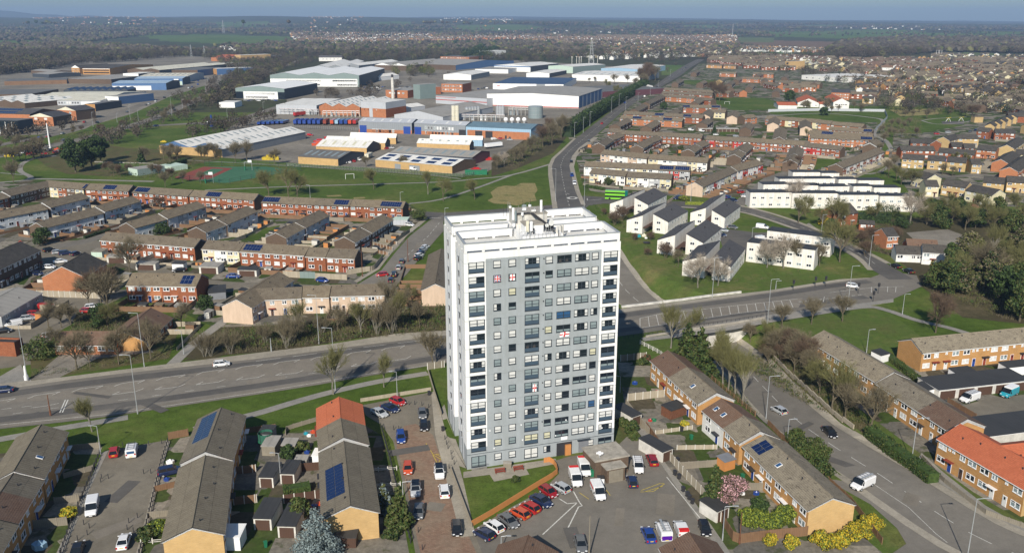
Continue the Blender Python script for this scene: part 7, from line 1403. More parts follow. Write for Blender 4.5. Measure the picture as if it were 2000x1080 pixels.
# woods: crowns of small faces; three sizes of detail with distance
ico=[(0,0,-1),(.72,-.53,-.45),(-.28,-.85,-.45),(-.89,0,-.45),(-.28,.85,-.45),(.72,.53,-.45),(.28,-.85,.45),(-.72,-.53,.45),(-.72,.53,.45),(.28,.85,.45),(.89,0,.45),(0,0,1)]
icf=[(0,1,2),(1,0,5),(0,2,3),(0,3,4),(0,4,5),(1,5,10),(2,1,6),(3,2,7),(4,3,8),(5,4,9),(1,10,6),(2,6,7),(3,7,8),(4,8,9),(5,9,10),(6,10,11),(7,6,11),(8,7,11),(9,8,11),(10,9,11)]
WM=["far_grey","far_brown","far_dark","leaf_olive","leaf_dark","twig_green"];npr=np.random.RandomState(4)
WOODS=[([(-120,92),(130,86),(330,98),(420,108),(330,114),(230,122),(160,126),(60,142),(-120,158)],3600,(11,16),(.5,.22,.1,.1,.04,.04)),([(-120,56),(130,52),(420,56),(600,56),(560,72),(420,68),(270,72),(130,86),(-120,92)],2600,(10,15),(.42,.2,.14,.1,.1,.04)),([(1610,108),(1640,84),(1760,77),(1900,76),(2120,80),(2120,104),(1960,106),(1900,102),(1820,105),(1720,114),(1640,118)],2400,(14,19),(.38,.4,.1,.06,.02,.04)),([(420,92),(560,80),(700,86),(1010,82),(1180,96),(1180,116),(1000,118),(900,112),(720,116),(600,108),(520,118),(500,104)],2600,(9,15),(.5,.16,.1,.08,.1,.06)),([(1010,82),(1440,84),(1460,100),(1640,104),(1640,116),(1360,116),(1280,124),(1180,118)],1100,(7,13),(.45,.2,.1,.1,.09,.06)),([(1440,105),(2100,118),(2100,225),(1740,225),(1640,165),(1440,128)],900,(6,11),(.4,.25,.08,.1,.1,.07)),([(330,98),(560,100),(560,118),(470,150),(420,120)],520,(8,13),(.5,.2,.1,.1,.05,.05)),([(480,150),(560,118),(600,108),(560,130),(520,145),(470,190),(440,196)],260,(8,12),(.5,.2,.1,.1,.05,.05)),([(-60,38),(600,38),(1300,44),(2060,52),(2060,60),(1300,56),(600,52),(-60,52)],3400,(10,16),(.35,.2,.2,.08,.15,.02)),([(560,56),(1000,52),(1440,60),(1640,62),(1640,72),(1000,74),(580,76)],1800,(9,14),(.42,.18,.14,.1,.12,.04)),([(470,120),(640,104),(630,118),(545,140),(520,158),(450,200),(400,205),(440,160)],420,(7,11),(.5,.15,.1,.12,.05,.08)),([(560,112),(860,104),(960,112),(1100,118),(1050,124),(900,118),(720,122)],420,(8,13),(.5,.15,.1,.1,.1,.05)),([(900,108),(940,100),(968,104),(955,118),(905,120)],90,(14,20),(0,0,0,.1,.9,0)),([(760,138),(850,132),(850,148),(780,152)],60,(9,13),(.1,0,0,.5,0,.4)),([(1440,60),(2060,62),(2060,74),(1640,72),(1440,72)],500,(8,12),(.4,.2,.1,.1,.18,.02))]
bins={(99,0):FT}
for wi,(pl,n,(h0,h1),pr)in enumerate(WOODS):
 xs_=[p[0]for p in pl];ys_=[p[1]for p in pl];c=0;g_=0
 while c<n and g_<n*8:
  g_+=1;px,py=npr.uniform(min(xs_),max(xs_)),npr.uniform(min(ys_),max(ys_))
  if not inpoly(px,py,pl):continue
  if any(inpoly(px,py+1,q)for nm_,q in FIELDS)and npr.rand()<.93:continue
  if py<76 and sin(px*.021+py*.9)+sin(px*.0073-py*.47+2)+sin(px*.05+py*.2)*.5<.25 and npr.rand()<.85:continue
  p=GT(px,py)
  if p[1]>15500 or p[1]<600:continue
  bins.setdefault((wi,0 if p[1]<2200 else 1),[]).append((p[0],p[1],p[2],npr.uniform(h0,h1),npr.choice(6,p=pr),p[1]));c+=1
IC=np.array(ico,dtype=float);IF=np.array(icf)
for(wi,lod),L_ in bins.items():
 A=np.array([q[:4]for q in L_]);mt=np.array([q[4]for q in L_]);n=len(A)
 V=[];Fm=[]
 if lod==0:
  k=130;d=npr.normal(size=(n,k,3));d/=np.linalg.norm(d,axis=2)[:,:,None];rad=npr.uniform(.35,1.05,(n,k,1))**.7;hh=A[:,3][:,None];asp=npr.uniform(.36,.5,(n,1))
  c=d*rad;c=np.stack([c[:,:,0]*hh*asp,c[:,:,1]*hh*asp,c[:,:,2]*hh*.42],2)+np.stack([A[:,0:1]+0*hh,A[:,1:2]+0*hh,A[:,2:3]+hh*.56],2)
  s_=npr.normal(size=(n,k,3));s_/=np.linalg.norm(s_,axis=2)[:,:,None];t2=np.cross(s_,npr.normal(size=(n,k,3)));t2/=np.linalg.norm(t2,axis=2)[:,:,None];sz=(hh*.05*npr.uniform(.6,1.5,(n,k)))[:,:,None]
  V=np.stack([c-s_*sz,c+s_*sz,c+t2*sz*1.7],2).reshape(-1,3);mi=np.repeat(mt,k)
  # trunks
  tv=np.stack([np.stack([A[:,0]-.25,A[:,1],A[:,2]],1),np.stack([A[:,0]+.25,A[:,1],A[:,2]],1),np.stack([A[:,0],A[:,1],A[:,2]+A[:,3]*.7],1)],1).reshape(-1,3);V=np.concatenate([V,tv]);mi=np.concatenate([mi,np.full(n,2)])
 else:
  j=IC[None]*npr.uniform(.75,1.25,(n,12,1));hh=A[:,3][:,None];wd=npr.uniform(.45,.75,(n,1));P_=np.stack([A[:,0:1]+j[:,:,0]*hh*wd,A[:,1:2]+j[:,:,1]*hh*wd,A[:,2:3]+hh*.45+j[:,:,2]*hh*.5],2)
  V=P_[:,IF.reshape(-1),:].reshape(-1,3);mi=np.repeat(mt,20)
 me=bpy.data.meshes.new("woodland");nf=len(V)//3;me.vertices.add(len(V));me.vertices.foreach_set("co",V.ravel());me.loops.add(len(V));me.loops.foreach_set("vertex_index",np.arange(len(V),dtype=np.int32));me.polygons.add(nf);me.polygons.foreach_set("loop_start",np.arange(0,len(V),3,dtype=np.int32));me.polygons.foreach_set("material_index",mi.astype(np.int32));me.update();me.validate()
 for m_ in WM:me.materials.append(MATS[m_])
 o=bpy.data.objects.new("woodland",me);COL.objects.link(o);tag(o,kind="stuff")
 # masts, pylons and transmission hardware on the skyline
def lattice(px,py,h,b,label,name="lattice_mast",cat="mast",n=7,arms=0):
 p=GT(px,py);mb=MB();t_=max(.12,h*.006);c=lambda z,i:((b*(1-z*.75))*(1 if i in(0,3)else-1)/2,(b*(1-z*.75))*(1 if i<2 else-1)/2,z*h)
 for k in range(n):
  z0,z1=k/n,(k+1)/n
  for i in range(4):
   j=(i+1)%4;mb.tube(c(z0,i),c(z1,i),t_,t_,4,"galv");mb.tube(c(z0,i),c(z1,j),t_*.6,t_*.6,3,"galv");mb.tube(c(z1,i),c(z1,j),t_*.6,t_*.6,3,"galv")
 for k in range(arms):z=h*(.62+k*.14);mb.tube((-h*.16,0,z),(h*.16,0,z),t_,t_,4,"galv")
 o=mb.build(name);o.location=p;return tag(o,label=label,cat=cat)
lattice(374,112,26,4,"tall lattice mast with dishes at the left of two above the estate");lattice(400,112,24,4,"lattice mast with a cross arm at the right of two above the estate",arms=1);lattice(1155,124,42,8,"large lattice mast behind the pale green warehouse",arms=3);lattice(437,66,60,9,"thin pylon standing on the green field at upper left","pylon","pylon",arms=1);lattice(1430,76,60,3,"slender far mast right of centre",arms=0)
for i,(x,y)in enumerate([(1117,126),(1126,125),(1131,126),(1135,125),(1150,124),(1160,123),(1167,124)]):
 p=GT(x,y);mb=MB();mb.tube((0,0,0),(0,0,13),.5,.5,6,"concrete_white");mb.box(-1.4,-.5,12.4,1.4,.5,13.4,"concrete_white");o=mb.build("concrete_post");o.location=p;tag(o,label="white concrete gantry post beside the large lattice mast",cat="post",group="gantry posts by the large mast")
for(x,y,lb)in((1535,112,"left of a pair of white rugby posts on the far pitch"),(1543,112,"right of a pair of white rugby posts on the far pitch"),(1830,112,"left pair of tall posts on the pitch by the wood"),(1836,112,"right pair of tall posts on the pitch by the wood")):
 p=GT(x,y);mb=MB();mb.tube((-2.5,0,0),(-2.5,0,15),.25,.25,5,"upvc");mb.tube((2.5,0,0),(2.5,0,15),.25,.25,5,"upvc");mb.tube((-2.5,0,4),(2.5,0,4),.2,.2,5,"upvc");o=mb.build("rugby_post");o.location=p;tag(o,label=lb,cat="goal post")
 # vehicles
CC=dict(white=(.78,.78,.78),silver=(.42,.44,.46),grey=(.12,.125,.13),black=(.012,.012,.014),navy=(.012,.022,.07),blue=(.015,.05,.24),red=(.4,.02,.02),dkred=(.26,.01,.015),orange=(.52,.075,.025),teal=(.02,.3,.38),green=(.2,.55,.04),dkgreen=(.0,.12,.1))
for k,c in CC.items():
 m_,t_,b_=new_mat("paint_"+k,.28,.6);b_.inputs[0].default_value=(*c,1);b_.inputs["Coat Weight"].default_value=.5
flat("lamp_red",(.4,.01,.01),.3,0);flat("lamp_clear",(.7,.72,.75),.15,0);flat("plate_yellow",(.7,.5,.03),.5,0)
def loft(mb,secs,mat):
 k=len(secs[0][1]);n0=len(mb.v);mi=mb.mi(mat)
 for x,pr in secs:mb.v+=[(x,y,z)for y,z in pr]
 for i in range(len(secs)-1):
  for j in range(k):a=n0+i*k+j;b=n0+i*k+(j+1)%k;mb.f.append((a,b,b+k,a+k));mb.m.append(mi)
 mb.f.append(tuple(range(n0+k-1,n0-1,-1)));mb.m.append(mi);e=n0+(len(secs)-1)*k;mb.f.append(tuple(range(e,e+k)));mb.m.append(mi)
def sec(w_,z0,z1):return[(-w_*.9,z0),(w_*.9,z0),(w_,z0+.22),(w_,z1-.14),(w_*.93,z1-.03),(w_*.8,z1),(-w_*.8,z1),(-w_*.93,z1-.03),(-w_,z1-.14),(-w_,z0+.22)]
def house4(mb,xs,w0,w1,z0,z1,mat,off=0.0):
 a,b,c,d=xs;lo=[(a,-w0),(d,-w0),(d,w0),(a,w0)];hi=[(b,-w1),(c,-w1),(c,w1),(b,w1)]
 for i in range(4):j=(i+1)%4;mb.poly([(*lo[i],z0),(*lo[j],z0),(*hi[j],z1),(*hi[i],z1)],mat)
 mb.poly([(*p,z1)for p in hi],mat)
SP=dict(hatch=(4.0,.87,.42,(-1.95,-1.45,.45,1.25),1.47),saloon=(4.6,.9,.42,(-1.75,-1.0,.45,1.3),1.42),suv=(4.4,.92,.5,(-2.1,-1.8,.5,1.2),1.66),estate=(4.6,.9,.44,(-2.2,-1.9,.4,1.3),1.48),van=(5.0,.98,.5,None,1.97),smallvan=(4.4,.92,.45,None,1.8))
CM={}
def car_parts(kind):
 if kind in CM:return CM[kind]
 L,w_,z0,gh,zr=SP[kind];h=L/2;bz=.95 if kind!='suv' else 1.08;P_={}
 mb=MB();B="paint_white";z0=.24
 if gh:
  loft(mb,[(-h,sec(w_*.84,z0+.12,bz-.12)),(-h+.12,sec(w_*.95,z0,bz)),(-h+.6,sec(w_,z0,bz+.03)),(0,sec(w_,z0,bz+.02)),(gh[3],sec(w_,z0,bz)),(h-.55,sec(w_*.98,z0,bz-.14)),(h-.15,sec(w_*.92,z0,bz-.3)),(h,sec(w_*.78,z0+.12,bz-.42))],B)
  a,b,c,d=gh;w1=w_*.72
  mb.box(b-.02,-w1-.01,zr-.04,c+.02,w1+.01,zr+.02,B)
  for s_ in(-1,1):
   for p,q in(((a,w_*.9),(b,w1)),((d,w_*.9),(c,w1)),(((a+d)/2-.1,w_*.9),((b+c)/2-.05,w1))):mb.tube((p[0],s_*p[1],bz),(q[0],s_*q[1],zr),.05,.045,4,B)
   mb.box(d-.35,s_*(w_+.09)-.08,bz-.02,d-.2,s_*(w_+.09)+.08,bz+.12,B)
  P_['body']=mb;mb=MB();house4(mb,gh,w_*.905,w1,bz-.03,zr-.03,"car_glass");P_['windows']=mb
 else:
  f0=h-(.95 if kind=='van' else 1.0);fz=1.15
  loft(mb,[(-h,sec(w_*.95,.35,zr-.04)),(-h+.1,sec(w_,.28,zr)),(h-2.0,sec(w_,.28,zr)),(h-1.75,sec(w_*.97,.28,zr-.08))],B)
  loft(mb,[(h-1.76,sec(w_,.28,1.2)),(f0,sec(w_,.28,fz)),(h-.2,sec(w_*.93,.28,fz-.2)),(h,sec(w_*.8,.36,fz-.42))],B)
  for s_ in(-1,1):mb.tube((f0-.05,s_*w_*.88,fz),(h-1.75,s_*w_*.84,zr-.1),.05,.05,4,B);mb.box(f0-.3,s_*(w_+.1)-.09,fz,f0-.15,s_*(w_+.1)+.09,fz+.25,"black_rubber")
  mb.box(h-.02,-w_*.7,.3,h+.05,w_*.7,.55,"black_rubber");P_['body']=mb
  mb=MB();house4(mb,(h-1.8,h-1.8,h-1.62,f0+.08),w_*.9,w_*.84,fz-.03,zr-.09,"car_glass");P_['windows']=mb
 wm=MB();wm.tube((0,-.11,0),(0,.11,0),.33,.33,12,"black_rubber",True)
 for s_ in(-1,1):wm.tube((0,s_*.105,0),(0,s_*.125,0),.2,.19,10,"steel",True)
 hl=MB();hl.box(-.08,-.17,-.07,.06,.17,.08,"lamp_clear");tl=MB();tl.box(-.05,-.13,-.15,.08,.13,.15,"lamp_red");pf=MB();pf.box(-.02,-.26,-.06,.02,.26,.06,"upvc");pr=MB();pr.box(-.02,-.26,-.06,.02,.26,.06,"plate_yellow")
 R_={k:v.mesh(k)for k,v in P_.items()};wme,hme,tme,pfm,prm=(q.mesh(n_)for q,n_ in((wm,"wheel"),(hl,"headlight"),(tl,"taillight"),(pf,"number_plate"),(pr,"number_plate")))
 lst=[('body',R_['body'],(0,0,0)),('windows',R_['windows'],(0,0,0))]
 for sx_,sy_ in((1,1),(1,-1),(-1,1),(-1,-1)):lst.append(('wheel',wme,(sx_*L*.31,sy_*(w_-.09),.33)))
 zf=bz-.32 if gh else.85
 for s_ in(-1,1):lst.append(('headlight',hme,(h-.14,s_*w_*.68,zf)));lst.append(('taillight',tme,(-h+.03,s_*w_*.78,zf+.12 if gh else 1.0)))
 lst+=[('number_plate',pfm,(h+(.03 if gh else.06),0,.45)),('number_plate',prm,(-h-.02,0,.75 if gh else.55))]
 whole=MB()
 for nm,me,lc in lst[:6]:
  o_=len(whole.v);whole.v+=[tuple(v_.co[i]+lc[i]for i in range(3))for v_ in me.vertices]
  for p in me.polygons:whole.f.append(tuple(i+o_ for i in p.vertices));whole.m.append(whole.mi(me.materials[p.material_index].name))
 CM[kind]=(lst,whole.mesh("car"));return CM[kind]
def paintslot(o,col):
 for i,sl_ in enumerate(o.material_slots):
  if sl_.material and sl_.material.name=="paint_white" and col!='white':sl_.link='OBJECT';sl_.material=MATS["paint_"+col]
rc=random.Random(3)
def car(px,py,dx,dy,kind,col,label,group=None,extra=(),z=None):
 p=GT(px,py);q=GT(px+dx*.3,py+dy*.3);z=th0(p[0],p[1])if z is None else z;p=G(px,py,z);zz=z+.09 if z>-.2 else z+.085
 ang=atan2(q[1]-p[1],q[0]-p[0]);nm="parked_van" if 'van' in kind else "parked_car";cat="van" if 'van' in kind else "car";lst,whole=car_parts(kind)
 if p[1]>420:
  o=link(nm,whole,None,(p[0],p[1],zz),ang);paintslot(o,col);return tag(o,label=label,cat=cat,group=group)
 o=empty(nm,(p[0],p[1],zz),ang,label=label,cat=cat,group=group)
 for n_,me,lc in lst:paintslot(link(n_,me,o,lc),col)
 L,w_,_,_,zr=SP[kind]
 for ex in extra:
  mb=MB()
  if ex=='tail':mb.box(-L/2-.03,-w_*.9,1.5,-L/2+.75,w_*.9,zr+.015,"red_vivid");mb.build("stripe",o)
  if ex=='side':mb.box(-L/2+.3,-w_-.015,1.25,L/2-2.2,w_+.015,zr-.3,"red_vivid");mb.build("stripe",o)
  if ex=='purple':mb.box(-L/2-.03,-w_*.85,.5,-L/2,w_*.85,1.3,"purple_vinyl");mb.build("stripe",o)
  if ex=='bluerear':mb.box(-L/2-.02,-w_*.7,1.2,-L/2,w_*.7,1.7,"glass_blue");mb.build("rear_window",o)
  if ex in('rack','ladder'):
   for y in(-.6,.6):mb.tube((-L/2+.3,y,zr+.14),(.8,y,zr+.14),.03,.03,4,"dark_metal")
   for i in range(5):x=-L/2+.4+i*.75;mb.tube((x,-.7,zr+.12),(x,.7,zr+.12),.03,.03,4,"dark_metal")
   if ex=='ladder':mb.box(-L/2+.2,.1,zr+.16,1.2,.5,zr+.22,"galv")
   mb.build("roof_rack",o)
  if ex=='blackroof':mb.box(SP[kind][3][1],-w_*.72,zr+.02,SP[kind][3][2],w_*.72,zr+.035,"car_glass");mb.build("roof_panel",o)
  if ex=='campertop':mb.box(-L/2+.2,-w_*.85,zr,.9,w_*.85,zr+.3,"upvc");mb.build("roof",o)
 return o
flat("purple_vinyl",(.08,.01,.3),.5,0)
K=0
CARS=[(777,789,10,4,'hatch','red',"bright red car at the top of the brick paved court, facing right"),(762,802,10,4,'saloon','navy',"dark blue car below the red one at the top of the brick paved court"),(741,811,10,5,'saloon','silver',"silver car half in shade of the orange roofed house"),(825,812,1,9,'saloon','grey',"upper of two dark cars nose to tail left of the tower"),(828,837,1,9,'hatch','black',"lower of two dark cars nose to tail left of the tower"),(783,859,1,9,'estate','blue',"bright blue car alone at the left of the brick paved court"),(797,920,0,9,'hatch','orange',"small orange car in the brick paved court"),(858,928,1,9,'suv','white',"white car with a black roof beside the tower lawn",('blackroof',)),(812,962,0,9,'suv','silver',"silver car with a black roof on the left of the brick court",('blackroof',)),(868,965,-1,-9,'suv','white',"white car facing away below the black roofed one"),(818,1004,-1,9,'saloon','grey',"grey car below the silver one on the left of the brick court"),(892,1038,1,9,'hatch','black',"black hatchback nearest the bottom of the brick court"),(224,888,2,-9,'hatch','red',"red hatchback at the top of the left parking court"),(259,886,2,-9,'van','white',"white van with a roof rack beside the red hatchback",('rack','bluerear')),(333,926,9,-2,'suv','navy',"dark blue car parked sideways in a front yard of the left court"),(181,998,-2,9,'van','white',"white van facing down the left parking court"),(243,1063,3,-9,'saloon','white',"white saloon at the bottom of the left parking court"),(153,1078,3,-9,'saloon','black',"black car cut by the bottom edge in the left court"),(1095,958,-9,-5,'hatch','silver',"silver hatchback, top of the angled row by the lawn fence"),(1071,966,9,6,'hatch','dkred',"dark red hatchback second in the angled row"),(1057,984,9,5,'saloon','navy',"navy car third in the angled row"),(1035,997,-9,-5,'hatch','red',"bright red hatchback fourth in the angled row"),(1015,1008,-9,-5,'hatch','orange',"orange red hatchback fifth in the angled row"),(993,1023,9,7,'saloon','grey',"dark grey saloon sixth in the angled row"),(965,1034,-9,-6,'hatch','white',"white hatchback seventh in the angled row"),(945,1049,-9,-5,'hatch','navy',"dark hatchback at the bottom of the angled row"),(1124,941,3,9,'van','white',"left of two white vans with red tops by the tower entrance",('tail',)),(1141,921,3,9,'van','white',"right of two white vans with red tops by the tower entrance",('tail',)),(1168,967,4,9,'van','white',"large white van with a red side stripe in the car park",('side',)),(1246,917,2,9,'smallvan','white',"small white van with a roof rack behind the brick store",('rack',)),(1234,946,-3,-9,'hatch','navy',"dark blue hatchback beside the brick store"),(1273,903,-4,-9,'estate','dkred',"dark red car at the top right of the tower car park"),(1266,1050,-4,-9,'saloon','blue',"vivid blue saloon at the bottom of the tower car park"),(1295,1044,-4,-9,'van','white',"white van with a purple rear and ladders on top",('ladder','purple')),(1329,1040,-4,-9,'smallvan','white',"white van with a red rear stripe above the tiled roof",('tail',)),(1376,1038,3,9,'hatch','black',"black hatchback by the pavement at the car park's bottom right"),(1134,1068,2,9,'saloon','grey',"dark grey saloon at the bottom centre beside the telegraph pole"),(1521,806,-7,-5,'hatch','silver',"silver car driving up the sunken road"),(1620,849,8,6,'saloon','black',"black car driving down the sunken road"),(1684,951,-9,4,'van','white',"white van with ladders parked on the lay by",('ladder',)),(1893,783,-9,3,'van','white',"white van with a roof rack beside the row of garages",('rack',)),(1970,773,-9,4,'van','teal',"turquoise camper van with a white top by the garages",('campertop',)),(1985,753,9,-3,'suv','silver',"silver car behind the camper van"),(2003,748,9,-3,'suv','black',"black car at the right edge behind the garages"),(433,715,9,-1,'hatch','white',"white hatchback driving along the dual carriageway"),(6,767,-9,1,'saloon','navy',"dark car at the left edge of the dual carriageway"),(1665,562,9,1,'hatch','white',"white car at the junction east of the bridge"),(1749,523,-9,-4,'saloon','black',"upper of two black cars waiting at the bend"),(1774,533,-9,-4,'saloon','black',"lower of two black cars waiting at the bend"),(630,551,9,1,'hatch','blue',"blue hatchback on the street below the red brick terrace"),(746,540,-9,1,'hatch','red',"red car on the corner of the north west street"),(785,514,4,-9,'hatch','grey',"uppermost of four cars lining the north west street"),(779,526,4,-9,'hatch','silver',"silver car among the four lining the north west street"),(770,540,4,-9,'suv','black',"third of the four cars lining the north west street"),(764,551,4,-9,'hatch','navy',"lowest of the four cars lining the north west street"),(831,486,9,-4,'hatch','white',"topmost of five cars in the lay by left of the tower"),(826,491,9,-4,'hatch','silver',"second of five cars in the lay by left of the tower"),(822,497,9,-4,'hatch','navy',"third of five cars in the lay by left of the tower"),(819,503,9,-4,'suv','white',"fourth of five cars in the lay by left of the tower"),(817,508,9,-4,'hatch','black',"lowest of five cars in the lay by left of the tower"),(800,442,9,1,'hatch','white',"white car on the drive near the park junction"),(456,543,9,0,'saloon','blue',"vivid blue car below the cream terrace"),(350,531,-9,1,'saloon','black',"black car beside the low garages in the north west"),(97,492,9,-2,'suv','black',"black car, topmost in the small car park at the left"),(113,496,9,-1,'hatch','silver',"silver car in the small car park at the left"),(128,498,9,-1,'suv','navy',"dark car in the right of the small car park at the left"),(148,499,9,-3,'hatch','navy',"small blue car leaving the car park at the left"),(97,525,9,0,'hatch','white',"white car beside the long dark roofed building"),(75,538,9,1,'hatch','navy',"dark blue car in the shade of the long building"),(118,514,9,-1,'saloon','white',"white saloon behind the orange gable"),(91,603,9,-1,'smallvan','red',"bright red van in the depot yard"),(70,617,9,0,'estate','red',"red estate car in the depot yard"),(55,625,9,-1,'hatch','silver',"silver car in the depot yard"),(26,638,-9,2,'smallvan','white',"white van in the depot yard"),(8,650,9,-1,'hatch','black',"dark car at the left edge of the depot yard"),(98,658,9,-3,'hatch','white',"white car under the trees by the bungalow"),(180,603,9,-1,'hatch','white',"white car half hidden behind bare trees, depot side"),(172,611,9,0,'hatch','red',"red car half hidden behind bare trees, depot side"),(1325,390,-9,0,'van','navy',"dark blue van beside the yellow green hedge"),(1447,378,9,-1,'hatch','red',"red car on the street above the white blocks"),(1455,386,9,0,'hatch','white',"white car below the red one above the white blocks"),(1421,388,9,-2,'hatch','blue',"blue car at the corner left of the white row"),(1433,394,9,2,'hatch','navy',"navy car at the corner left of the white row"),(1413,453,9,1,'hatch','silver',"silver car beside the third white block"),(1409,462,9,1,'hatch','navy',"navy car beside the third white block"),(1431,447,9,1,'hatch','grey',"grey car at the edge of the residents' grass"),(1489,447,9,1,'van','white',"white van on the grass edge of the residents' car park"),(1487,470,9,-1,'van','white',"white camper van behind the flat roofed white block"),(1116,318,-1,-9,'hatch','black',"black car on the main road above the roundabout"),(1117,345,1,9,'suv','blue',"blue car queueing above the roundabout"),(1122,361,1,9,'smallvan','white',"white vehicle queueing above the roundabout"),(1150,278,5,-9,'hatch','grey',"grey car on the drive beside the main road"),(1370,258,9,1,'van','white',"white van beside the brown gable in the estate"),(1350,256,9,1,'smallvan','white',"white van left of the brown gable in the estate"),(1420,252,9,1,'hatch','white',"white car by the row of brown garages"),(1437,268,9,0,'hatch','silver',"silver car by the blue and white tent"),(1398,265,9,0,'hatch','white',"white car below the narrow conifer"),(1259,190,6,-9,'smallvan','white',"white car on the main road beside the long hedge"),(1935,246,9,-1,'hatch','silver',"silver car by the stepped yellow houses"),(640,272,9,0,'smallvan','red',"red vehicle beside the pale sheds"),(575,274,-9,0,'smallvan','white',"white pickup beside the long pale warehouse"),(592,267,9,0,'smallvan','red',"red van left of two behind the long warehouse"),(606,266,9,0,'smallvan','red',"red van right of two behind the long warehouse"),(755,292,9,-1,'hatch','red',"red car in front of the pale sheds"),(765,291,9,-1,'hatch','white',"white car in front of the pale sheds"),(672,320,9,2,'smallvan','white',"white van left in the row by the football pitch"),(681,319,9,2,'hatch','white',"white car in the row by the football pitch"),(690,317,9,2,'hatch','red',"red car in the row by the football pitch"),(701,314,9,2,'smallvan','white',"white van right in the row by the football pitch"),(766,327,9,1,'hatch','white',"white car before the workshop's grey door"),(808,333,9,1,'smallvan','white',"white pickup before the workshop's second door"),(932,317,9,-1,'smallvan','white',"white van among red machinery right of the workshop"),(947,310,9,-1,'smallvan','white',"upper white van right of the workshop"),(965,274,9,-1,'smallvan','white',"white van before the brick blue roofed unit"),(978,273,9,0,'hatch','red',"red car before the brick blue roofed unit"),(996,275,9,0,'hatch','silver',"silver car before the brick blue roofed unit")]
for c in CARS:car(c[0],c[1],c[2],c[3],c[4],c[5],c[6],None,c[7]if len(c)>7 else())
def spread(line,n,label,group,cols="white silver grey black navy blue red white silver grey".split(),jit=3):
 L_=resample([GT(*p)[:2]for p in line],1.0)
 for i in range(n):
  k=rc.randrange(2,len(L_)-3);a,b=L_[k],L_[k+2];d=unit(sub(b,a));s_=rc.choice((-1,1));ang=atan2(d[1]*s_,d[0]*s_);off=s_*-jit
  kind=rc.choice(['hatch','hatch','saloon','suv','smallvan']);o=link("car",car_parts(kind)[1],None,(a[0]-d[1]*off,a[1]+d[0]*off,gz(*a)+.09),ang);paintslot(o,rc.choice(cols));tag(o,label=label,cat="car",group=group)
spread([(100,283),(200,262),(300,232),(345,213),(440,172),(500,150)],18,"car on the near carriageway through the industrial estate","cars on the near estate carriageway");spread([(40,276),(110,262),(180,240),(250,215),(330,185),(420,150),(480,130)],26,"car beside the far carriageway of the industrial estate","cars along the far estate carriageway",jit=6)
spread([(690,180),(760,176),(850,170),(960,176)],22,"car parked near the brick offices with the chimney","cars by the brick offices",jit=9);spread([(470,198),(560,197)],10,"car parked below the glass fronted office warehouse","cars by the office warehouse",jit=4);spread([(905,178),(945,172)],10,"car parked beside the orange office","cars by the orange office",jit=7);spread([(700,172),(760,172)],8,"car parked right of the wave roofed warehouse","cars by the wave roofed warehouse",jit=6)
spread([(300,250),(400,243),(440,238)],7,"car near the petrol station totem","cars near the petrol station",jit=5);spread([(0,305),(90,300),(130,292)],9,"vehicle at the left edge road","vehicles at the left edge road",jit=5);spread([(1160,250),(1225,203),(1290,165),(1345,128)],6,"car on the main road beside the evergreen hedge","cars on the hedge lined main road",jit=2.5);spread([(1790,262),(1900,262),(1990,235)],7,"car among the yellow houses by the field","cars among the yellow houses",jit=4)
# double decker bus
p,q=GT(1182,389),GT(1228,391);o=empty("double_decker_bus",p,atan2(q[1]-p[1],q[0]-p[0]),label="bright green double decker bus waiting near the roundabout",cat="bus");mb=MB();L=10.6
for z0,z1,mt in((.35,1.15,"paint_green"),(1.15,2.05,"car_glass"),(2.05,2.95,"paint_green"),(2.95,3.65,"car_glass"),(3.65,4.3,"paint_green")):mb.box(0,-1.25,z0,L,1.25,z1,mt)
mb.build("body",o);mb=MB();mb.box(L-1.3,-1.27,.4,L+.02,1.27,4.32,"paint_dkgreen");mb.build("rear_panel",o);mb=MB();mb.box(-.05,-1.15,1.0,0,1.15,2.3,"car_glass");mb.build("windscreen",o)
for x in(2.2,7.8):
 for y in(-1.12,1.12):mb=MB();mb.tube((x,y-.14,.5),(x,y+.14,.5),.5,.5,12,"black_rubber",True);mb.build("wheel",o)
 # lorry trailers on the factory yard
def trailer(px,py,qx,qy,col,label,hgt=2.8,L=13.2):
 p,q=G(px,py),G(qx,qy);o=empty("lorry_trailer",p,atan2(q[1]-p[1],q[0]-p[0]),label=label,cat="trailer");mb=MB();mb.box(0,-1.25,1.2,L,1.25,1.2+hgt,col);mb.box(.0,-1.2,1.0,L,1.2,1.2,"dark_metal");mb.build("body",o)
 mb=MB()
 for x in(1.5,2.8,4.1):mb.tube((x,-1.2,.5),(x,1.2,.5),.5,.5,8,"black_rubber",True)
 mb.box(L-3,-.9,0,L-2.6,.9,1.1,"dark_metal");mb.build("wheels",o);return o
for i,(x,c)in enumerate([(576,"door_blue"),(585,"door_blue"),(594,"door_blue"),(604,"door_blue"),(613,"door_blue"),(622,"door_blue"),(634,"dk"),(648,"or"),(657,"sk"),(666,"bl"),(675,"bl"),(683,"or"),(692,"rd")]):
 c2=dict(dk="rust_red",bl="paint_blue").get(c,c);c2=dict(sk="clad_sky",rd="paint_red").get(c2,c2);c2="paint_orange" if c=="or" else c2;nm=dict(door_blue="deep blue",dk="dark red",sk="pale blue",bl="blue",rd="bright red")
 trailer(x,245-(3 if i==0 else 0)*0,x+19,235,c2,"%s lorry trailer, number %s from the left in the factory yard row"%(dict(door_blue="deep blue",dk="dark red",sk="pale blue",bl="blue",rd="bright red").get(c,"orange"),"one two three four five six seven eight nine ten eleven twelve thirteen".split()[i]))
trailer(575,229,597,226,"paint_red","long red trailer behind the row of blue ones")
for i in range(6):trailer(505+i*9,246-i*.4,526+i*9,238,"paint_blue","flat blue trailer in the group %s the left end of the lorry yard"%("at","one in from","two in from","three in from","four in from","five in from")[i],hgt=1.6)
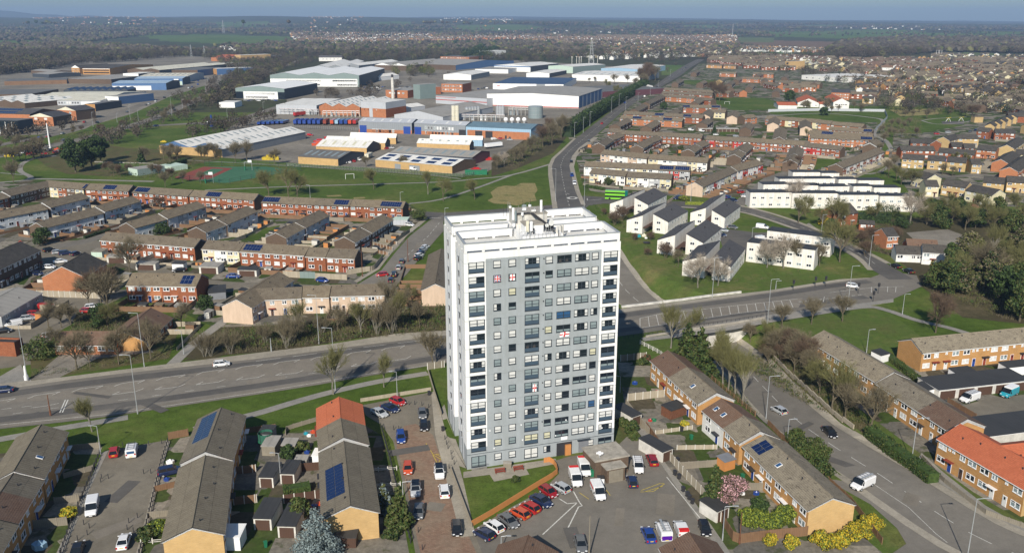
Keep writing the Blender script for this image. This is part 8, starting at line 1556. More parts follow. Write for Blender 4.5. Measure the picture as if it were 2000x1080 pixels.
trailer(716,312,729,305,"pale_cream","cream fronted tanker lorry beside the mossy roofed unit",hgt=2.0,L=9);trailer(948,291,966,289,"upvc","white trailer beside the tan workshop",hgt=2.2)
# street furniture
def hfor(bx,by,tx,ty):
 p=G(bx,by);lo_,hi_=1,40
 for _ in range(30):
  m_=(lo_+hi_)/2
  if PX(p[0],p[1],m_)[1]>ty:lo_=m_
  else:hi_=m_
 return p,lo_
def lamp(bx,by,tx,ty,label,arm=1.2,mat="galv",group=None,az=None,r_=.09,name="street_lamp",cat="street lamp"):
 p,h=hfor(bx,by,tx,ty);z0=th0(p[0],p[1]);o=empty(name,(p[0],p[1],z0),az if az is not None else(0 if tx>=bx else pi),label=label,cat=cat,group=group);mb=MB();mb.tube((0,0,0),(0,0,1.3),r_*1.4,r_*1.4,6,mat);mb.tube((0,0,1.3),(0,0,h),r_,r_*.6,6,mat)
 if arm:mb.tube((0,0,h),(arm,0,h+.15),r_*.6,r_*.5,5,mat)
 mb.build("pole",o)
 if arm:mb=MB();mb.box(arm-.1,-.13,h+.08,arm+.6,.13,h+.2,"galv");mb.build("lamp_head",o)
 return o
LP=[(269,808,251,694,"tall grey lamp on the near verge of the dual carriageway at the left"),(655,762,647,641,"tall grey lamp on the near verge above the orange roofed house"),(623,672,617,577,"grey lamp at the scrubby far side of the dual carriageway"),(776,777,774,726,"short lamp at the top of the brick paved court"),(54,744,39,632,"tall lamp beside the drive at the left edge"),(282,717,269,612,"tall lamp in front of the hipped bungalow"),(359,692,353,646,"short lamp beside the path up to the pink house"),(197,887,191,832,"short lamp at the top of the left parking court"),(549,944,542,885,"lamp standing in the shaded alley between the grey roofs"),(787,970,790,941,"short lamp by the fence of the brick court"),(979,1072,979,1047,"short lamp at the bottom beside the dark hatchbacks"),(1411,1055,1414,989,"lamp by the brown fence right of the car park"),(1887,1100,1910,974,"tall lamp at the bottom right casting a long shadow on the road"),(1780,902,1787,817,"tall pale lamp beside the long clipped hedge"),(1537,865,1542,819,"lamp beside the olive bushes of the sunken road"),(1762,615,1767,575,"lamp at the corner of the ivy woodland"),(1692,690,1700,644,"lamp on the grass triangle behind the mottled roof terrace"),(1655,606,1662,520,"tall lamp at the junction east of the bridge"),(1499,632,1504,546,"tall lamp with a bent arm on the bridge road"),(1391,581,1395,502,"tall white lamp on the grass before the lower white blocks"),(1604,457,1606,420,"lamp beside the yellow leaved bush"),(1697,521,1704,460,"tall lamp at the road bend near the white cottages"),(1497,806,1502,722,"tall grey lamp beside the sunken road's west kerb"),(1211,766,1208,735,"lamp in the tower's shadow"),(1285,592,1285,581,"small post by the bridge parapet"),(1141,405,1138,325,"tall lamp at the roundabout right"),(1085,394,1084,330,"tall lamp at the roundabout left"),(1349,393,1350,347,"lamp beside the pink gable"),(606,387,605,362,"lamp at the edge of the park behind the panelled terrace"),(782,394,782,376,"lamp at the park edge near the end terrace"),(869,421,869,407,"short lamp at the junction by the tower's top left"),(1467,487,1468,445,"lamp in the residents' car park"),(1515,565,1515,549,"thin post on the grass above the hatching")]
for a in LP:lamp(*a,arm=1.0 if a[1]-a[3]<60 else 1.6)
lamp(99,812,92,771,"brown wooden pole at the edge of the dual carriageway",arm=0,mat="wood_brown",r_=.14,name="telegraph_pole",cat="pole");lamp(797,512,797,466,"wooden telegraph pole in the lay by",arm=0,mat="wood_brown",r_=.14,name="telegraph_pole",cat="pole");lamp(1150,1090,1154,1007,"telegraph pole at the bottom centre casting a thick shadow",arm=0,mat="fence_grey_wood",r_=.13,name="telegraph_pole",cat="pole");lamp(708,541,704,487,"telegraph pole at the black gable end",arm=0,mat="wood_brown",r_=.12,name="telegraph_pole",cat="pole");lamp(98,290,92,241,"thick leaning white mast beside the estate carriageway",arm=0,mat="upvc",r_=.5,name="mast",cat="mast");lamp(1444,1062,1447,1000,"wooden pole in the garden by the brown fence",arm=0,mat="wood_brown",r_=.1,name="telegraph_pole",cat="pole")
lp2=[(1122,269,240),(1139,260,230),(1152,247,219),(1194,220,190),(1209,207,184),(1222,215,190),(1246,200,182),(1270,187,167),(1285,175,158),(1309,150,136)];lp3=[(182,248,220),(255,236,205),(272,249,216),(229,240,222),(336,227,188),(358,224,195),(407,175,153),(429,167,150),(467,151,136),(444,230,212),(515,225,200)]
for x,y,ty in lp2:lamp(x,y,x,ty,"lamp along the main road beside the evergreen hedge",group="lamps of the hedge lined main road",r_=.12)
for x,y,ty in lp3:lamp(x,y,x,ty,"lamp along the estate dual carriageway",group="lamps of the estate dual carriageway",r_=.12)
p,h=hfor(1170,928,1170,884);o=empty("camera_pole",p,0,label="camera pole with white cameras beside the brick store",cat="camera pole");mb=MB();mb.tube((0,0,0),(0,0,h),.1,.08,6,"galv");mb.build("pole",o)
for i in range(4):mb=MB();a=i*1.57;mb.box(cos(a)*.4-.25,sin(a)*.4-.12,h-.2,cos(a)*.4+.25,sin(a)*.4+.12,h+.1,"upvc");mb.build("camera",o)
# floodlit hoops of the sports court, goal, bowling green wall
def frame(px,py,w_,h,mat,label,name,cat,board=True,ang=0.0):
 p=G(px,py);o=empty(name,p,ang,label=label,cat=cat);mb=MB()
 for x in(0,w_):mb.tube((x,0,0),(x,0,h),.1,.1,5,mat)
 mb.tube((0,0,h),(w_,0,h),.09,.09,5,mat);mb.build("frame",o)
 if board:mb=MB();mb.box(w_*.5,-.1,h-.2,w_,0,h+1.2,"upvc");mb.box(.0,-.6,0,.5,.5,h*.5,"green_paint");mb.build("backboard",o)
frame(401,358,4.2,4.6,"galv","basketball hoop frame at the near corner of the sports court","basketball_hoop","basketball hoop");frame(478,333,4.2,4.6,"galv","basketball hoop frame at the far corner of the sports court","basketball_hoop","basketball hoop");frame(675,350,4.5,2.6,"upvc","white goal frame on the football pitch","goal_post","goal post",False,.3);frame(1415,204,5,2.4,"upvc","white goal frame on the estate's field","goal_post","goal post",False)
def fence(pts,h,mat,label,post=0,name="garden_fence",cat="fence",group=None,th_=.07,world=False,rail=False,zf=True,step=1.8):
 P_=pts if world else[G2(*p)for p in pts];o=empty(name,(P_[0][0],P_[0][1],0),label=label,cat=cat,group=group);ox,oy=P_[0];mb=MB();Q=resample(P_,step)+[P_[-1]]
 for a,b in zip(Q,Q[1:]):
  L=hypot(b[0]-a[0],b[1]-a[1])
  if L<.05:continue
  d=unit(sub(b,a));za=th0(*a)if zf else 0;c=((a[0]+b[0])/2-ox,(a[1]+b[1])/2-oy);uy=(-d[1],d[0])
  if rail:
   for z in((.35,.75,1.1)if h>1 else(.4,.8)):mb.obox(c,d,uy,L,.05,za+z*h/1.2,za+z*h/1.2+.1,mat)
  else:mb.obox(c,d,uy,L*.995,th_,za+.02,za+h,mat)
 mb.build("rails" if rail else "panel",o)
 if post:
  mb=MB();m2={1:"concrete_white",2:"dark_metal",3:mat}[post]
  for a in Q:za=th0(*a)if zf else 0;mb.box(a[0]-ox-.07,a[1]-oy-.07,za,a[0]-ox+.07,a[1]-oy+.07,za+h+.08,m2)
  o2=mb.build("posts",o)
 return o
FN=[([(921,1028),(960,1006),(1000,981),(1050,950),(1076,935),(1089,925),(1086,914),(1077,901),(1070,903),(1062,904)],1.15,"fence_orange","curved orange picket fence round the tower lawn",0),([(880,917),(905,985),(922,1031)],.9,"fence_concrete","low pale wall along the left of the tower lawn",0),([(704,785),(842,763)],.9,"fence_concrete","low stone wall at the top of the brick paved court",0),([(835,722),(868,717)],1.7,"fence_grey_wood","wooden fence at the tower's top left corner",1),([(836,727),(848,768),(862,812)],1.1,"fence_concrete","wall and railing left of the tower",0),([(1302,892),(1340,935),(1375,972),(1407,1018)],1.8,"fence_concrete","long concrete fence down the right of the tower car park",1),([(1409,1020),(1435,1062),(1500,1053),(1576,1046)],1.8,"fence_wood","brown wooden fence round the corner garden with yellow bushes",3),([(1226,783),(1297,775)],1.8,"fence_concrete","pale concrete fence across the garden right of the tower",1),([(1280,848),(1352,838)],.9,"fence_concrete","low post and panel fence behind the white house, upper",1),([(1322,878),(1400,877)],1.0,"fence_concrete","low post and panel fence behind the white house, lower",1),([(1327,916),(1400,911)],1.5,"fence_grey_wood","wooden fence below the small lawn right of the tower",3),([(1425,956),(1490,957)],1.5,"fence_grey_wood","wooden fence beside the blossom tree",3),([(1262,838),(1300,892)],1.7,"fence_wood","timber fence beside the white garage",3),([(1212,706),(1262,700)],1.7,"fence_grey_wood","grey fence at the top of the tower's right hand garden",1),([(1268,850),(1222,793)],1.7,"fence_concrete","pale wall in front of the white garage",0),([(1722,1062),(1662,982),(1562,892),(1500,828)],1.2,"fence_wood","timber fence between the panelled terrace and the sunken road",3),([(1800,897),(1840,940),(1925,1005),(2010,1035)],1.0,"fence_grey_wood","grey picket fence before the orange roofed block",3),([(1655,735),(1740,775),(1790,812),(1800,830)],1.6,"fence_wood","red brown fence behind the terrace facing the garages",3),([(1850,790),(1905,822)],1.7,"fence_wood","dark fence between the garages and the tan terrace",3),([(1780,760),(1830,754)],1.5,"fence_grey_wood","wooden fence below the long tan terrace, left",3),([(1905,742),(1965,733)],1.7,"fence_wood","wooden fence below the long tan terrace, right",3),([(455,927),(500,922)],1.6,"fence_wood","brown fence right of the two part grey roof, upper",1),([(457,986),(502,981)],1.6,"fence_wood","brown fence right of the two part grey roof, lower",1),([(576,921),(630,917)],1.7,"door_brown","dark brown fence across the toy strewn garden",0),([(555,983),(632,972)],1.7,"door_brown","dark brown fence with white posts below the square hedge",1),([(744,835),(762,900),(782,985),(802,1060)],1.1,"dark_metal","dark railing along the left of the brick paved court",2),([(720,922),(775,918)],.9,"concrete_white","white garden railing right of the solar roof, upper",3),([(725,952),(782,949)],.9,"concrete_white","white garden railing right of the solar roof, lower",3),([(620,822),(560,840),(558,850)],1.0,"fence_grey_wood","fence at the verge end of the alley gardens",3),([(462,848),(538,838)],1.2,"fence_wood","red brown fence at the verge end of the trampoline garden",3),([(195,887),(170,950),(140,1020),(118,1085)],1.0,"dark_metal","dark railing along the left parking court's left side",2),([(328,864),(315,905),(303,955),(290,1010),(272,1085)],1.0,"dark_metal","dark railing along the left parking court's right side",2),([(304,960),(347,950)],1.2,"fence_wood","wooden yard fence left of the long grey roof, upper",3),([(290,1011),(335,1007)],1.2,"fence_grey_wood","wooden yard fence left of the long grey roof, middle",3),([(276,1063),(320,1060)],1.0,"concrete_white","white slatted fence left of the buff gable",3),([(330,858),(368,851)],1.6,"fence_wood","slatted brown fence beside the solar roofed house end",3),([(134,880),(196,874)],1.2,"fence_grey_wood","garden fence by the first left terrace, top",3),([(125,934),(182,918)],1.1,"fence_grey_wood","garden fence by the first left terrace, second",3),([(107,984),(155,978)],1.3,"fence_grey_wood","garden fence by the first left terrace, third",3),([(67,1032),(132,1025)],1.6,"fence_grey_wood","garden fence above the white decked yard",3),([(73,579),(195,583)],2.0,"fence_concrete","long concrete panel fence behind the depot yard",1),([(716,489),(758,499)],1.2,"fence_wood","red brown front garden fence, lowest of three by the side street",1),([(731,480),(766,489)],1.2,"fence_wood","red brown front garden fence, middle of three by the side street",1),([(740,471),(775,478)],1.2,"fence_wood","red brown front garden fence, highest of three by the side street",1),([(677,537),(700,533),(730,529),(748,506)],1.8,"fence_concrete","pale fence and wall round the corner garden of the north west street",0),([(553,541),(586,543)],2.2,"fence_concrete","beige garage wall by the street, left",0),([(586,543),(616,544)],2.2,"clad_green","green garage door in the street wall",0),([(616,544),(678,547)],1.9,"fence_concrete","beige garden wall by the street, right",0),([(420,462),(460,448),(500,430)],1.3,"fence_wood","brown fence along the grass strip's terrace",3),([(75,478),(130,466),(170,456)],1.2,"fence_wood","brown front fence of the white boarded terrace",3),([(1245,395),(1300,400),(1345,370)],1.4,"fence_wood","red fence with white posts right of the cream terrace",1),([(185,318),(300,321)],.8,"concrete_white","long white wall behind the bowling green",0),([(352,352),(440,362),(590,334),(530,325),(400,325)],3.0,"net_green","green wire fence round the sports court",2),([(1500,219),(1600,217),(1728,219),(1733,232),(1710,256)],2.4,"clad_lightgrey","blue grey fence round the estate's play field",0),([(560,326),(700,333),(860,345),(905,347),(955,335)],2.0,"galv","grey metal fence between the workshops and the pitch",2),([(565,250),(640,254),(700,256)],2.4,"galv","wire fence below the lorry yard",2),([(1598,347),(1650,350),(1690,338)],1.6,"fence_concrete","pale fence round the gardens of the diagonal terrace",1)]
for f in FN:
 if f[4]!=9:fence(f[0],f[1],f[2],f[3],f[4],step=7 if f[1]==3.0 else 1.8,rail=(f[2]in("dark_metal","concrete_white")and f[1]<1.3)or f[2]in("net_green","galv"),name="garden_wall" if "wall" in f[3]else "fence",cat="wall" if " wall" in f[3]else "fence")
fence([q for q in offline(fine,-8.5)if-4.6<lowat(*q)[1]<-.7 and q[1]<215][::4],1.0,"fence_concrete","low pale retaining wall along the sunken road's east side",0,name="garden_wall",cat="wall",world=True,step=4,th_=.3);fence([(1377,731),(1430,776),(1475,812)],1.2,"fence_wood","timber rail fence above the sunken road behind the first terrace",3,rail=True,name="fence");fence([(1250,672),(1285,690),(1300,700)],1.1,"concrete_white","white railing on the ramp beside the bridge",3,rail=True,name="fence")
# garden dividing fences and sheds of the nearer terraces
rg=random.Random(12);NFE=[0];XF=MB()
def gfence(pts,h,mt,lb,gp):
 if NFE[0]<285:NFE[0]+=1;return fence(pts,h,mt,lb,0,group=gp,world=True,zf=False,step=9)
 for a,b in zip(pts,pts[1:]):d=unit(sub(b,a));XF.obox(((a[0]+b[0])/2,(a[1]+b[1])/2),d,(-d[1],d[0]),hypot(b[0]-a[0],b[1]-a[1]),.07,0,h,mt)
for ti,(cx,cy,ang,L,w_)in enumerate(sorted(TERR,key=lambda q:q[1])):
 if cy>620 or cy<110 or L<12:continue
 ca,sa=cos(ang),sin(ang);n_=max(2,round(L/5.6))
 sid=1 if(-sa*-cx+ca*-cy)>0 else-1
 if cy<215:continue
 for s_ in(sid,-sid):
  dep=rg.uniform(6.5,9);mt=rg.choice(["fence_wood","fence_grey_wood","fence_concrete","fence_wood"])
  wp=lambda x,y:(cx+x*ca-y*sa,cy+x*sa+y*ca)
  ok=lambda q:not any(abs((q[0]-t_[0])*cos(t_[2])+(q[1]-t_[1])*sin(t_[2]))<t_[3]/2+1 and abs(-(q[0]-t_[0])*sin(t_[2])+(q[1]-t_[1])*cos(t_[2]))<t_[4]/2+.8 for t_ in TERR)
  if not all(ok(wp(x,s_*(w_/2+dep*k)))for x in(-L/2,0,L/2)for k in(.5,1)):continue
  for i in range(n_+1):
   if rg.random()<.25 or cy>520:continue
   x=-L/2+L*i/n_;gfence([wp(x,s_*(w_/2+.3)),wp(x,s_*(w_/2+dep))],rg.choice([1,1.5,1.7]),mt,"garden divider between neighbouring houses of a terrace","garden dividers of the terraces")
  gfence([wp(-L/2,s_*(w_/2+dep)),wp(L/2,s_*(w_/2+dep))],rg.choice([1,1.6]),mt,"fence along the foot of a terrace's row of gardens","end fences of terrace gardens")
  for i in range(n_):
   if rg.random()<.5:
    x=-L/2+L*(i+.3+rg.random()*.4)/n_;q=wp(x,s_*(w_/2+dep-1.6));mb=MB();a_,b_=rg.uniform(.8,1.4),rg.uniform(.8,1.2);mb.prism([(-a_,-b_),(a_,-b_),(a_,b_),(-a_,b_)],0,1.9,rg.choice(["fence_wood","fence_grey_wood","concrete_white","grey_panel","fence_orange"]));mb.poly([(-a_-.15,-b_-.15,1.92),(a_+.15,-b_-.15,1.92),(a_+.15,b_+.15,2.2),(-a_-.15,b_+.15,2.2)],rg.choice(["felt_dark","sheet_grey","tile_brown"]));mb.box(-.4,-b_-.03,0,.4,-b_,1.7,"door_brown")
    o=mb.build("garden_shed");o.location=(q[0],q[1],0);o.rotation_euler[2]=ang;tag(o,label="small garden shed behind a terrace",cat="shed",group="sheds in the terrace gardens")
tag(XF.build("garden_fences"),kind="stuff")
# sheds, garages and stores traced one by one
def shed(px,py,w_,d,h,wall,roof,label,ang=0.0,door=None,name="garden_shed",cat="shed",pent=.25,n=1):
 p=G(px,py);o=empty(name,p,ang,label=label,cat=cat);mb=MB();mb.poly([(-w_/2,0,0),(w_/2,0,0),(w_/2,0,h),(-w_/2,0,h)],wall);mb.poly([(w_/2,d,0),(-w_/2,d,0),(-w_/2,d,h+pent),(w_/2,d,h+pent)],wall);mb.poly([(w_/2,0,0),(w_/2,d,0),(w_/2,d,h+pent),(w_/2,0,h)],wall);mb.poly([(-w_/2,d,0),(-w_/2,0,0),(-w_/2,0,h),(-w_/2,d,h+pent)],wall);mb.build("wall",o)
 mb=MB();a=w_/2+.15;t_=.12;lo_=[(-a,-.15,h),(a,-.15,h),(a,d+.15,h+pent),(-a,d+.15,h+pent)];mb.poly([(x,y,z+t_)for x,y,z in lo_],roof)
 for i in range(4):j=(i+1)%4;A_,B_=lo_[i],lo_[j];mb.poly([A_,B_,(B_[0],B_[1],B_[2]+t_),(A_[0],A_[1],A_[2]+t_)],"fascia_white" if name=="garage_block" else roof)
 mb.build("roof",o)
 for i in range(n):
  if door:xc=w_*((i+.5)/n-.5);mb=MB();mb.box(xc-w_/n*.4,-.04,.02,xc+w_/n*.4,0,h*.88,door,'k');mb.build("door",o)
 return o
ga=atan2(*sub(G2(1980,757),G2(1865,770))[::-1])
shed(1922,771,24.5,7,2.3,"concrete_white","felt_dark","long row of garages with brown doors and a flat black roof at the right",ga,"door_brown","garage_block","garage",.2,5);shed(1990,868,16,8,2.6,"concrete_white","felt_dark","cream garage with a flat black roof at the right edge",ga,None,"garage_block","garage",.2)
SHD=[(1886,745,5.2,3,2.2,"upvc","felt_dark","white garage with a black roof and blue end below the long tan terrace",ga),(1990,733,7,3,2.3,"upvc","felt_dark","white garages at the right edge below the long tan terrace",ga),(1817,778,4,3.5,2.2,"upvc","felt_dark","white garage with a black roof behind the red brown fence",.5),(1728,707,3.2,3,2,"upvc","felt_dark","small white shed behind the mottled roof terrace",.5),(1303,900,2.8,6.5,2.3,"concrete_white","felt_dark","long white garage with a dark roof right of the car park",.62),(1243,830,2.8,6,2.2,"concrete_white","felt_dark","white garage with a dark roof at the tower's right foot",.62),(1411,1016,3,4,2.2,"concrete_white","felt_dark","white shed with a dark roof below the blossom tree",.6),(1325,815,4.5,3,2.1,"wood_brown","felt_dark","dark roofed lean to behind the first terrace right of the tower",.6),(1425,918,2.6,2.2,2,"fence_orange","grey_panel","small hexagon like summer house with a grey roof",.5),(521,952,2.6,5,2.1,"concrete_white","felt_dark","dark roofed shed left of the alley, middle",-.05),(525,890,2.6,4,2,"fence_grey_wood","sheet_grey","grey shed left of the alley, upper",-.05),(518,865,2.6,3.4,2,"grey_panel","felt_dark","dark shed beside the trampoline",-.05),(514,1035,3,6,2.2,"concrete_white","felt_dark","dark roofed shed left of the alley, lower",-.05),(564,888,2.6,2.6,2,"fence_grey_wood","sheet_grey","grey shed right of the alley, upper",-.05),(562,945,2.6,4.6,2.1,"concrete_white","felt_dark","dark roofed shed right of the alley, middle",-.05),(561,1050,3,6.5,2.2,"concrete_white","felt_dark","dark roofed shed right of the alley, lower",-.05),(620,912,1.8,2.6,2.3,"upvc","clad_white","white striped lean to against the orange and grey roofs",-.05),(675,1070,3.4,2.6,1.9,"door_brown","felt_dark","dark lean to below the buff gable beside the spruce",0),(452,1075,3,3.4,2.4,"upvc","clad_white","white glazed lean to on the lower left buff gable house",0),(588,914,2.2,1.6,1.6,"sheet_grey","sheet_grey","grey tin shed in the toy strewn garden",-.05),(285,528,7,2.8,2.2,"concrete_white","sheet_grey","stained white garage behind the large bare tree",-.08),(348,528,4,2.8,2.2,"upvc","felt_dark","white garage among dark fence panels",-.08),(408,535,6.5,5,2.4,"concrete_white","sheet_grey","cream garage with a sloping grey roof below the cream terrace",-.08),(483,540,6.5,3,2.2,"concrete_white","felt_dark","white garage left of the beige street walls",-.08),(782,440,6,4,2.3,"clad_lightgrey","clad_mint","pale flat roofed garage at the end of the park row",-.1),(190,505,4,4,2.4,"clad_mint","fence_grey_wood","mint green shed at the longest red terrace's left end",-.1),(228,514,7,2.6,2.2,"concrete_white","sheet_grey","white garage wall left of the large bare tree",-.08),(425,585,5,7,2.2,"grey_panel","felt_dark","grey garage right of the panelled red terrace",.3),(562,462,5,4,2.2,"concrete_white","sheet_blue","pale shed in the yard between the terraces",-.3),(590,452,5,4,2.1,"concrete_white","sheet_teal","teal roofed shed in the yard between the terraces",-.3),(1945,205,3,3,3,"brick_gold","tile_brown","",9),(1827,242,3,3,3,"","","",9),(1911,240,7,6,4.5,"brick_gold","tile_brown","small yellow brick substation beside the playground field",0)]
for s_ in SHD:
 if s_[8]!=9:shed(*s_[:9],door="door_brown" if s_[5]=="concrete_white" else None,name="garage" if "garage" in s_[7]else "garden_shed",cat="garage" if "garage" in s_[7]else "shed")
shed(1403,258,30,5,2.3,"fence_grey_wood","sheet_grey","long row of brown garages in the right hand estate",-.03,"door_brown","garage_block","garage",.2,10)
# brick store beside the tower
A,B=G(1178,902,3.5),G(1232,892,3.5);uxs=unit(sub(B,A));o=empty("brick_store",G(1183,945),atan2(uxs[1],uxs[0]),label="square brick store with a mossy flat roof and grey doors by the tower entrance",cat="store")
mb=MB();mb.prism([(-1,2.4),(5.8,2.4),(5.8,8),(-1,8)],0,3.4,"brick_brown");mb.prism([(.2,0),(3.9,0),(3.9,2.38),(.2,2.38)],0,2.8,"brick_brown");mb.build("wall",o);mb=MB();mb.prism([(-1.2,2.3),(6,2.3),(6,8.2),(-1.2,8.2)],3.4,3.7,"concrete");mb.prism([(0,-.2),(4.1,-.2),(4.1,2.28),(0,2.28)],2.8,3.05,"concrete");mb.build("roof",o);mb=MB();mb.box(.6,-.05,0,3.5,0,2.5,"fence_grey_wood",'k');mb.build("door",o)
# bins, benches, bollards, toys
def bin_(px,py,mat,label,group=None,s_=1.0,ang=.4):
 p=G(px,py);o=empty("wheelie_bin",p,ang,label=label,cat="bin",group=group);mb=MB();b=[(-.27,-.3),(.27,-.3),(.27,.3),(-.27,.3)];n0=len(mb.v)
 for i in range(4):j=(i+1)%4;mb.poly([(b[i][0]*.8*s_,b[i][1]*.8*s_,.05),(b[j][0]*.8*s_,b[j][1]*.8*s_,.05),(b[j][0]*s_,b[j][1]*s_,1.0),(b[i][0]*s_,b[i][1]*s_,1.0)],mat)
 mb.build("body",o);mb=MB();mb.box(-.3*s_,-.36*s_,1.0,.3*s_,.32*s_,1.08,mat);mb.build("lid",o);mb=MB();mb.tube((-.25,.3,.12),(.25,.3,.12),.12,.12,8,"black_rubber",True);mb.build("wheels",o)
for i,(x,y)in enumerate([(1318,928),(1326,935),(1334,960),(1342,970),(1346,976),(1352,984),(1323,903)]):bin_(x,y,"dark_metal","black wheelie bin in the line along the car park's right fence","black bins along the concrete fence")
bin_(1350,858,"green_paint","green wheelie bin behind the white house");bin_(1450,935,"green_paint","green wheelie bin behind the tan terrace by the blossom tree");bin_(127,1012,"green_paint","green wheelie bin in the shaded left gardens");bin_(519,1068,"green_paint","green wheelie bin at the alley's lower end");bin_(865,842,"dark_metal","black litter bin beside the tower's left lawn");bin_(838,772,"dark_metal","black bin at the wall corner left of the tower");bin_(1331,842,"dark_metal","black wheelie bin in the yard behind the white house")
mb=MB();mb.prism([(-1,-.7),(1,-.7),(.9,.7),(-.9,.7)],.1,1.4,"green_paint");mb.box(-1,.5,1.4,1,2.2,1.5,"green_paint");thing1("skip_container",mb,G(1163,928),"large green waste container between the white vans and the brick store","container");mb=MB();mb.box(-.6,-.6,0,.6,.6,1.3,"upvc");mb.box(-.65,-.65,1.3,.65,.65,1.4,"felt_dark");thing1("bin_store",mb,G(1173,944),"white bin with a black lid beside the brick store","bin");mb=MB();mb.box(-6,-1.2,0,6,1.2,2.5,"green_paint");thing1("skip_container",mb,G(930,341),"teal shipping container at the corner of the workshop yard","container")
mb=MB();mb.box(-.75,-.5,0,.75,.5,1.1,"fence_grey_wood");mb.box(-.8,-.55,1.1,.8,.55,1.2,"concrete");thing1("utility_box",mb,G(991,913),"grey brown utility box on the slabs beside the tower benches","utility box")
for px,lb in((977,"left red garden bench on the slabs before the tower"),(1013,"right red garden bench on the slabs before the tower")):
 p=G(px,924 if px<1000 else 919);o=empty("garden_bench",p,TWA,label=lb,cat="bench");mb=MB()
 for i in range(3):mb.box(-1,-.25+i*.17,.42,1,-.12+i*.17,.46,"rust_red")
 mb.build("seat",o);mb=MB()
 for i in range(3):mb.box(-1,.28,.55+i*.15,1,.32,.66+i*.15,"rust_red")
 mb.build("backrest",o)
 for x in(-.9,.85):mb=MB();mb.box(x,-.25,0,x+.06,.32,.42,"rust_red");mb.box(x,.28,.42,x+.06,.34,1.0,"rust_red");mb.box(x,-.25,.62,x+.06,.3,.67,"rust_red");mb.build("leg",o)
BL=[(199,935),(197,942),(212,935),(281,926),(295,925),(291,870),(316,867),(269,1012),(252,1022),(249,1035),(261,1040),(164,1025),(175,1032),(171,1045),(152,1056),(240,872),(769,840),(779,840),(869,859),(872,869),(875,877),(881,888),(883,898),(887,908),(877,916),(795,945),(796,960),(817,1040),(825,1074),(745,799),(799,791),(810,791),(824,793),(837,797)]
bm_=MB();bm_.tube((0,0,0),(0,0,.95),.07,.07,7,"dark_metal",True);bm_.tube((0,0,.95),(0,0,1.02),.09,.05,7,"dark_metal",True);bme=bm_.mesh("bollard")
for i,(x,y)in enumerate(BL):o=link("bollard",bme,None,(*G2(x,y),.08));tag(o,label="black metal bollard in the left parking court" if x<400 else "black metal bollard in the brick paved court",cat="bollard",group="bollards of the left parking court" if x<400 else "bollards of the brick paved court")
for i,(x,y)in enumerate([(1549,568),(1592,561),(1612,560),(1676,574),(1715,574),(1705,590)]):
 p=G(x,y);o=empty("traffic_light",p,.3,label="black traffic light at the junction east of the bridge",cat="traffic light",group="traffic lights east of the bridge");mb=MB();mb.tube((0,0,0),(0,0,3),.07,.07,5,"dark_metal");mb.build("pole",o);mb=MB();mb.box(-.3,-.2,2.3,.3,.2,3.5,"dark_metal");mb.build("head",o)
mb=MB();mb.tube((0,0,.9),(0,0,1.0),1.6,1.6,16,"green_paint",True);mb.tube((0,0,1.0),(0,0,2.7),1.45,1.45,12,"net_green")
for i in range(6):a=i*1.047;mb.tube((1.5*cos(a),1.5*sin(a),0),(1.5*cos(a),1.5*sin(a),2.7),.04,.04,4,"dark_metal")
thing1("trampoline",mb,G(520,868),"round netted trampoline in the garden at the top of the alley","trampoline");mb=MB();mb.tube((0,0,.5),(0,0,.58),1.4,1.4,14,"dark_metal",True);thing1("trampoline",mb,G(1263,476),"black trampoline on the grass before the white blocks","trampoline")
TOY=[(1248,463,"teal",.9),(1258,462,"pale_cream",1.0),(1262,466,"upvc",.6),(612,845,"paint_orange",.6),(604,852,"upvc",.5),(598,848,"paint_teal",.5),(590,893,"leaf_lime",.5),(583,900,"upvc",.7),(600,885,"paint_blue",.6),(602,995,"paint_red",.7),(614,990,"paint_blue",.6),(624,986,"paint_orange",.6),(1240,750,"paint_blue",.7),(1283,765,"paint_red",.4),(1477,965,"paint_blue",.6),(1270,822,"paint_red",.5),(1277,822,"green_paint",.6),(333,905,"upvc",.8),(326,938,"paint_blue",.6),(78,1070,"clad_sky",1.2),(40,474,"paint_orange",.7),(1450,965,"upvc",.5)]
for x,y,mt,s_ in TOY:
 mt="paint_teal" if mt=="teal" else mt;mb=MB();mb.prism([(s_*cos(a),s_*.8*sin(a))for a in[k*1.047+.3 for k in range(6)]],0,s_*.8,mt);mb.tube((0,0,s_*.8),(0,0,s_*1.3),s_*.5,.05,6,mt);thing1("garden_toy",mb,G(x,y),"colourful plastic toy or tub lying in a back garden","toy","toys and tubs in back gardens")
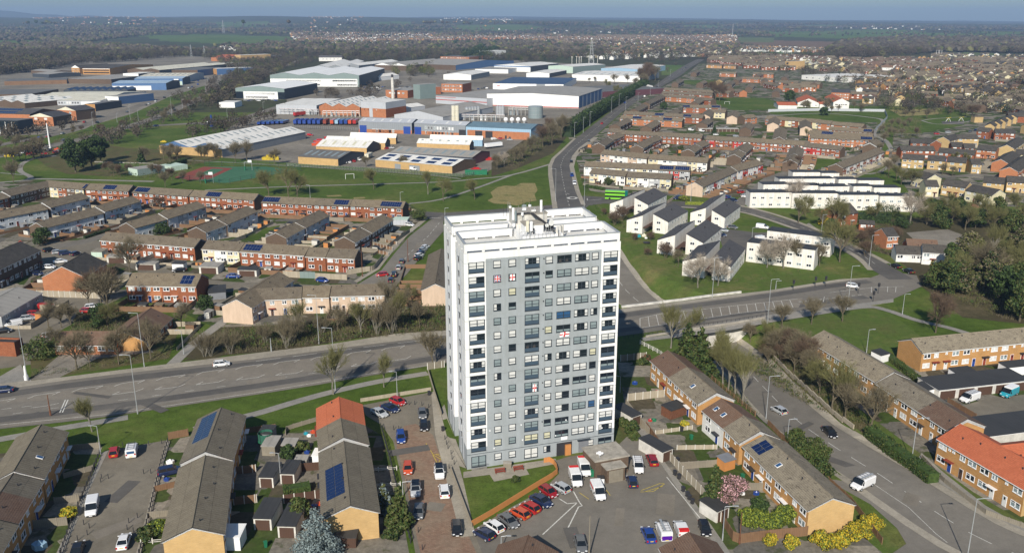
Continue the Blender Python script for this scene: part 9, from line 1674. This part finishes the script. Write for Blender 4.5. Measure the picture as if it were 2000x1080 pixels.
for x,y,mt,s_,lb in((625,278,"paint_red",4,"red heap of machinery beside the pale sheds"),(625,284,"paint_orange",5,"orange tarpaulin heap beside the long warehouse"),(530,312,"leaf_yellow",5,"bright yellow heap beside the mossy roofed unit"),(958,313,"paint_red",3,"red machinery right of two at the workshop yard"),(930,333,"paint_red",3,"red machinery in the workshop yard corner"),(20,306,"leaf_yellow",3,"yellow hoarding left of two at the left edge road"),(32,304,"leaf_yellow",3,"yellow hoarding right of two at the left edge road"),(592,186,"leaf_yellow",3,"row of yellow skips behind the office warehouse"),(117,293,"paint_orange",3,"orange painted shed by the leaning white mast"),(320,278,"leaf_yellow",2,"yellow sign by the leaning mast, far")):
 mb=MB();mb.prism([(-s_,-s_*.5),(s_,-s_*.4),(s_*.8,s_*.5),(-s_*.8,s_*.6)],0,s_*.35,mt);mb.prism([(-s_*.5,-s_*.3),(s_*.6,-s_*.2),(s_*.3,s_*.3),(-s_*.4,s_*.3)],s_*.35,s_*.6,mt);thing1("heap",mb,G(x,y),lb,"heap")
lamp(414,248,414,225,"blue and white petrol station totem sign",arm=0,mat="paint_blue",r_=1.2,name="sign_totem",cat="sign");lamp(530,687,529,660,"yellow speed camera on a grey post beside the dual carriageway",arm=0,mat="galv",r_=.12,name="speed_camera",cat="speed camera");lamp(52,742,43,714,"white board sign at the yard entrance by the main road",arm=0,mat="upvc",r_=.35,name="sign_board",cat="sign")
for i,(x,y)in enumerate([(1852,238),(1877,237),(1555,212)]):p=G(x,y);mb=MB();mb.tube((0,0,0),(0,0,3.5),.2,.2,5,"leaf_lime");mb.tube((-2,0,2.8),(2,0,3.4),.2,.2,5,"leaf_yellow");mb.tube((-2,0,0),(0,0,3.2),.15,.15,5,"upvc");mb.tube((2,0,0),(0,0,3.2),.15,.15,5,"upvc");thing1("climbing_frame",mb,p,["yellow green climbing frame at the left of the playground surface","yellow green climbing frame at the right of the playground surface","climbing frame on the fenced estate field"][i],"climbing frame")
# haze: one closed box of thin even air
m=bpy.data.materials.new("haze");m.use_nodes=True;t=m.node_tree;t.nodes.remove(t.nodes["Principled BSDF"])
pv=t.nodes.new("ShaderNodeVolumePrincipled");t.links.new(pv.outputs[0],t.nodes["Material Output"].inputs["Volume"])
pv.inputs["Color"].default_value=(0.42,0.6,0.92,1);pv.inputs["Density"].default_value=HAZE;pv.inputs["Anisotropy"].default_value=0.0
MATS["haze"]=m
mb=MB();mb.box(-17500,-500,-9,17500,17900,260,"haze");o=mb.build("haze");tag(o,kind="stuff")
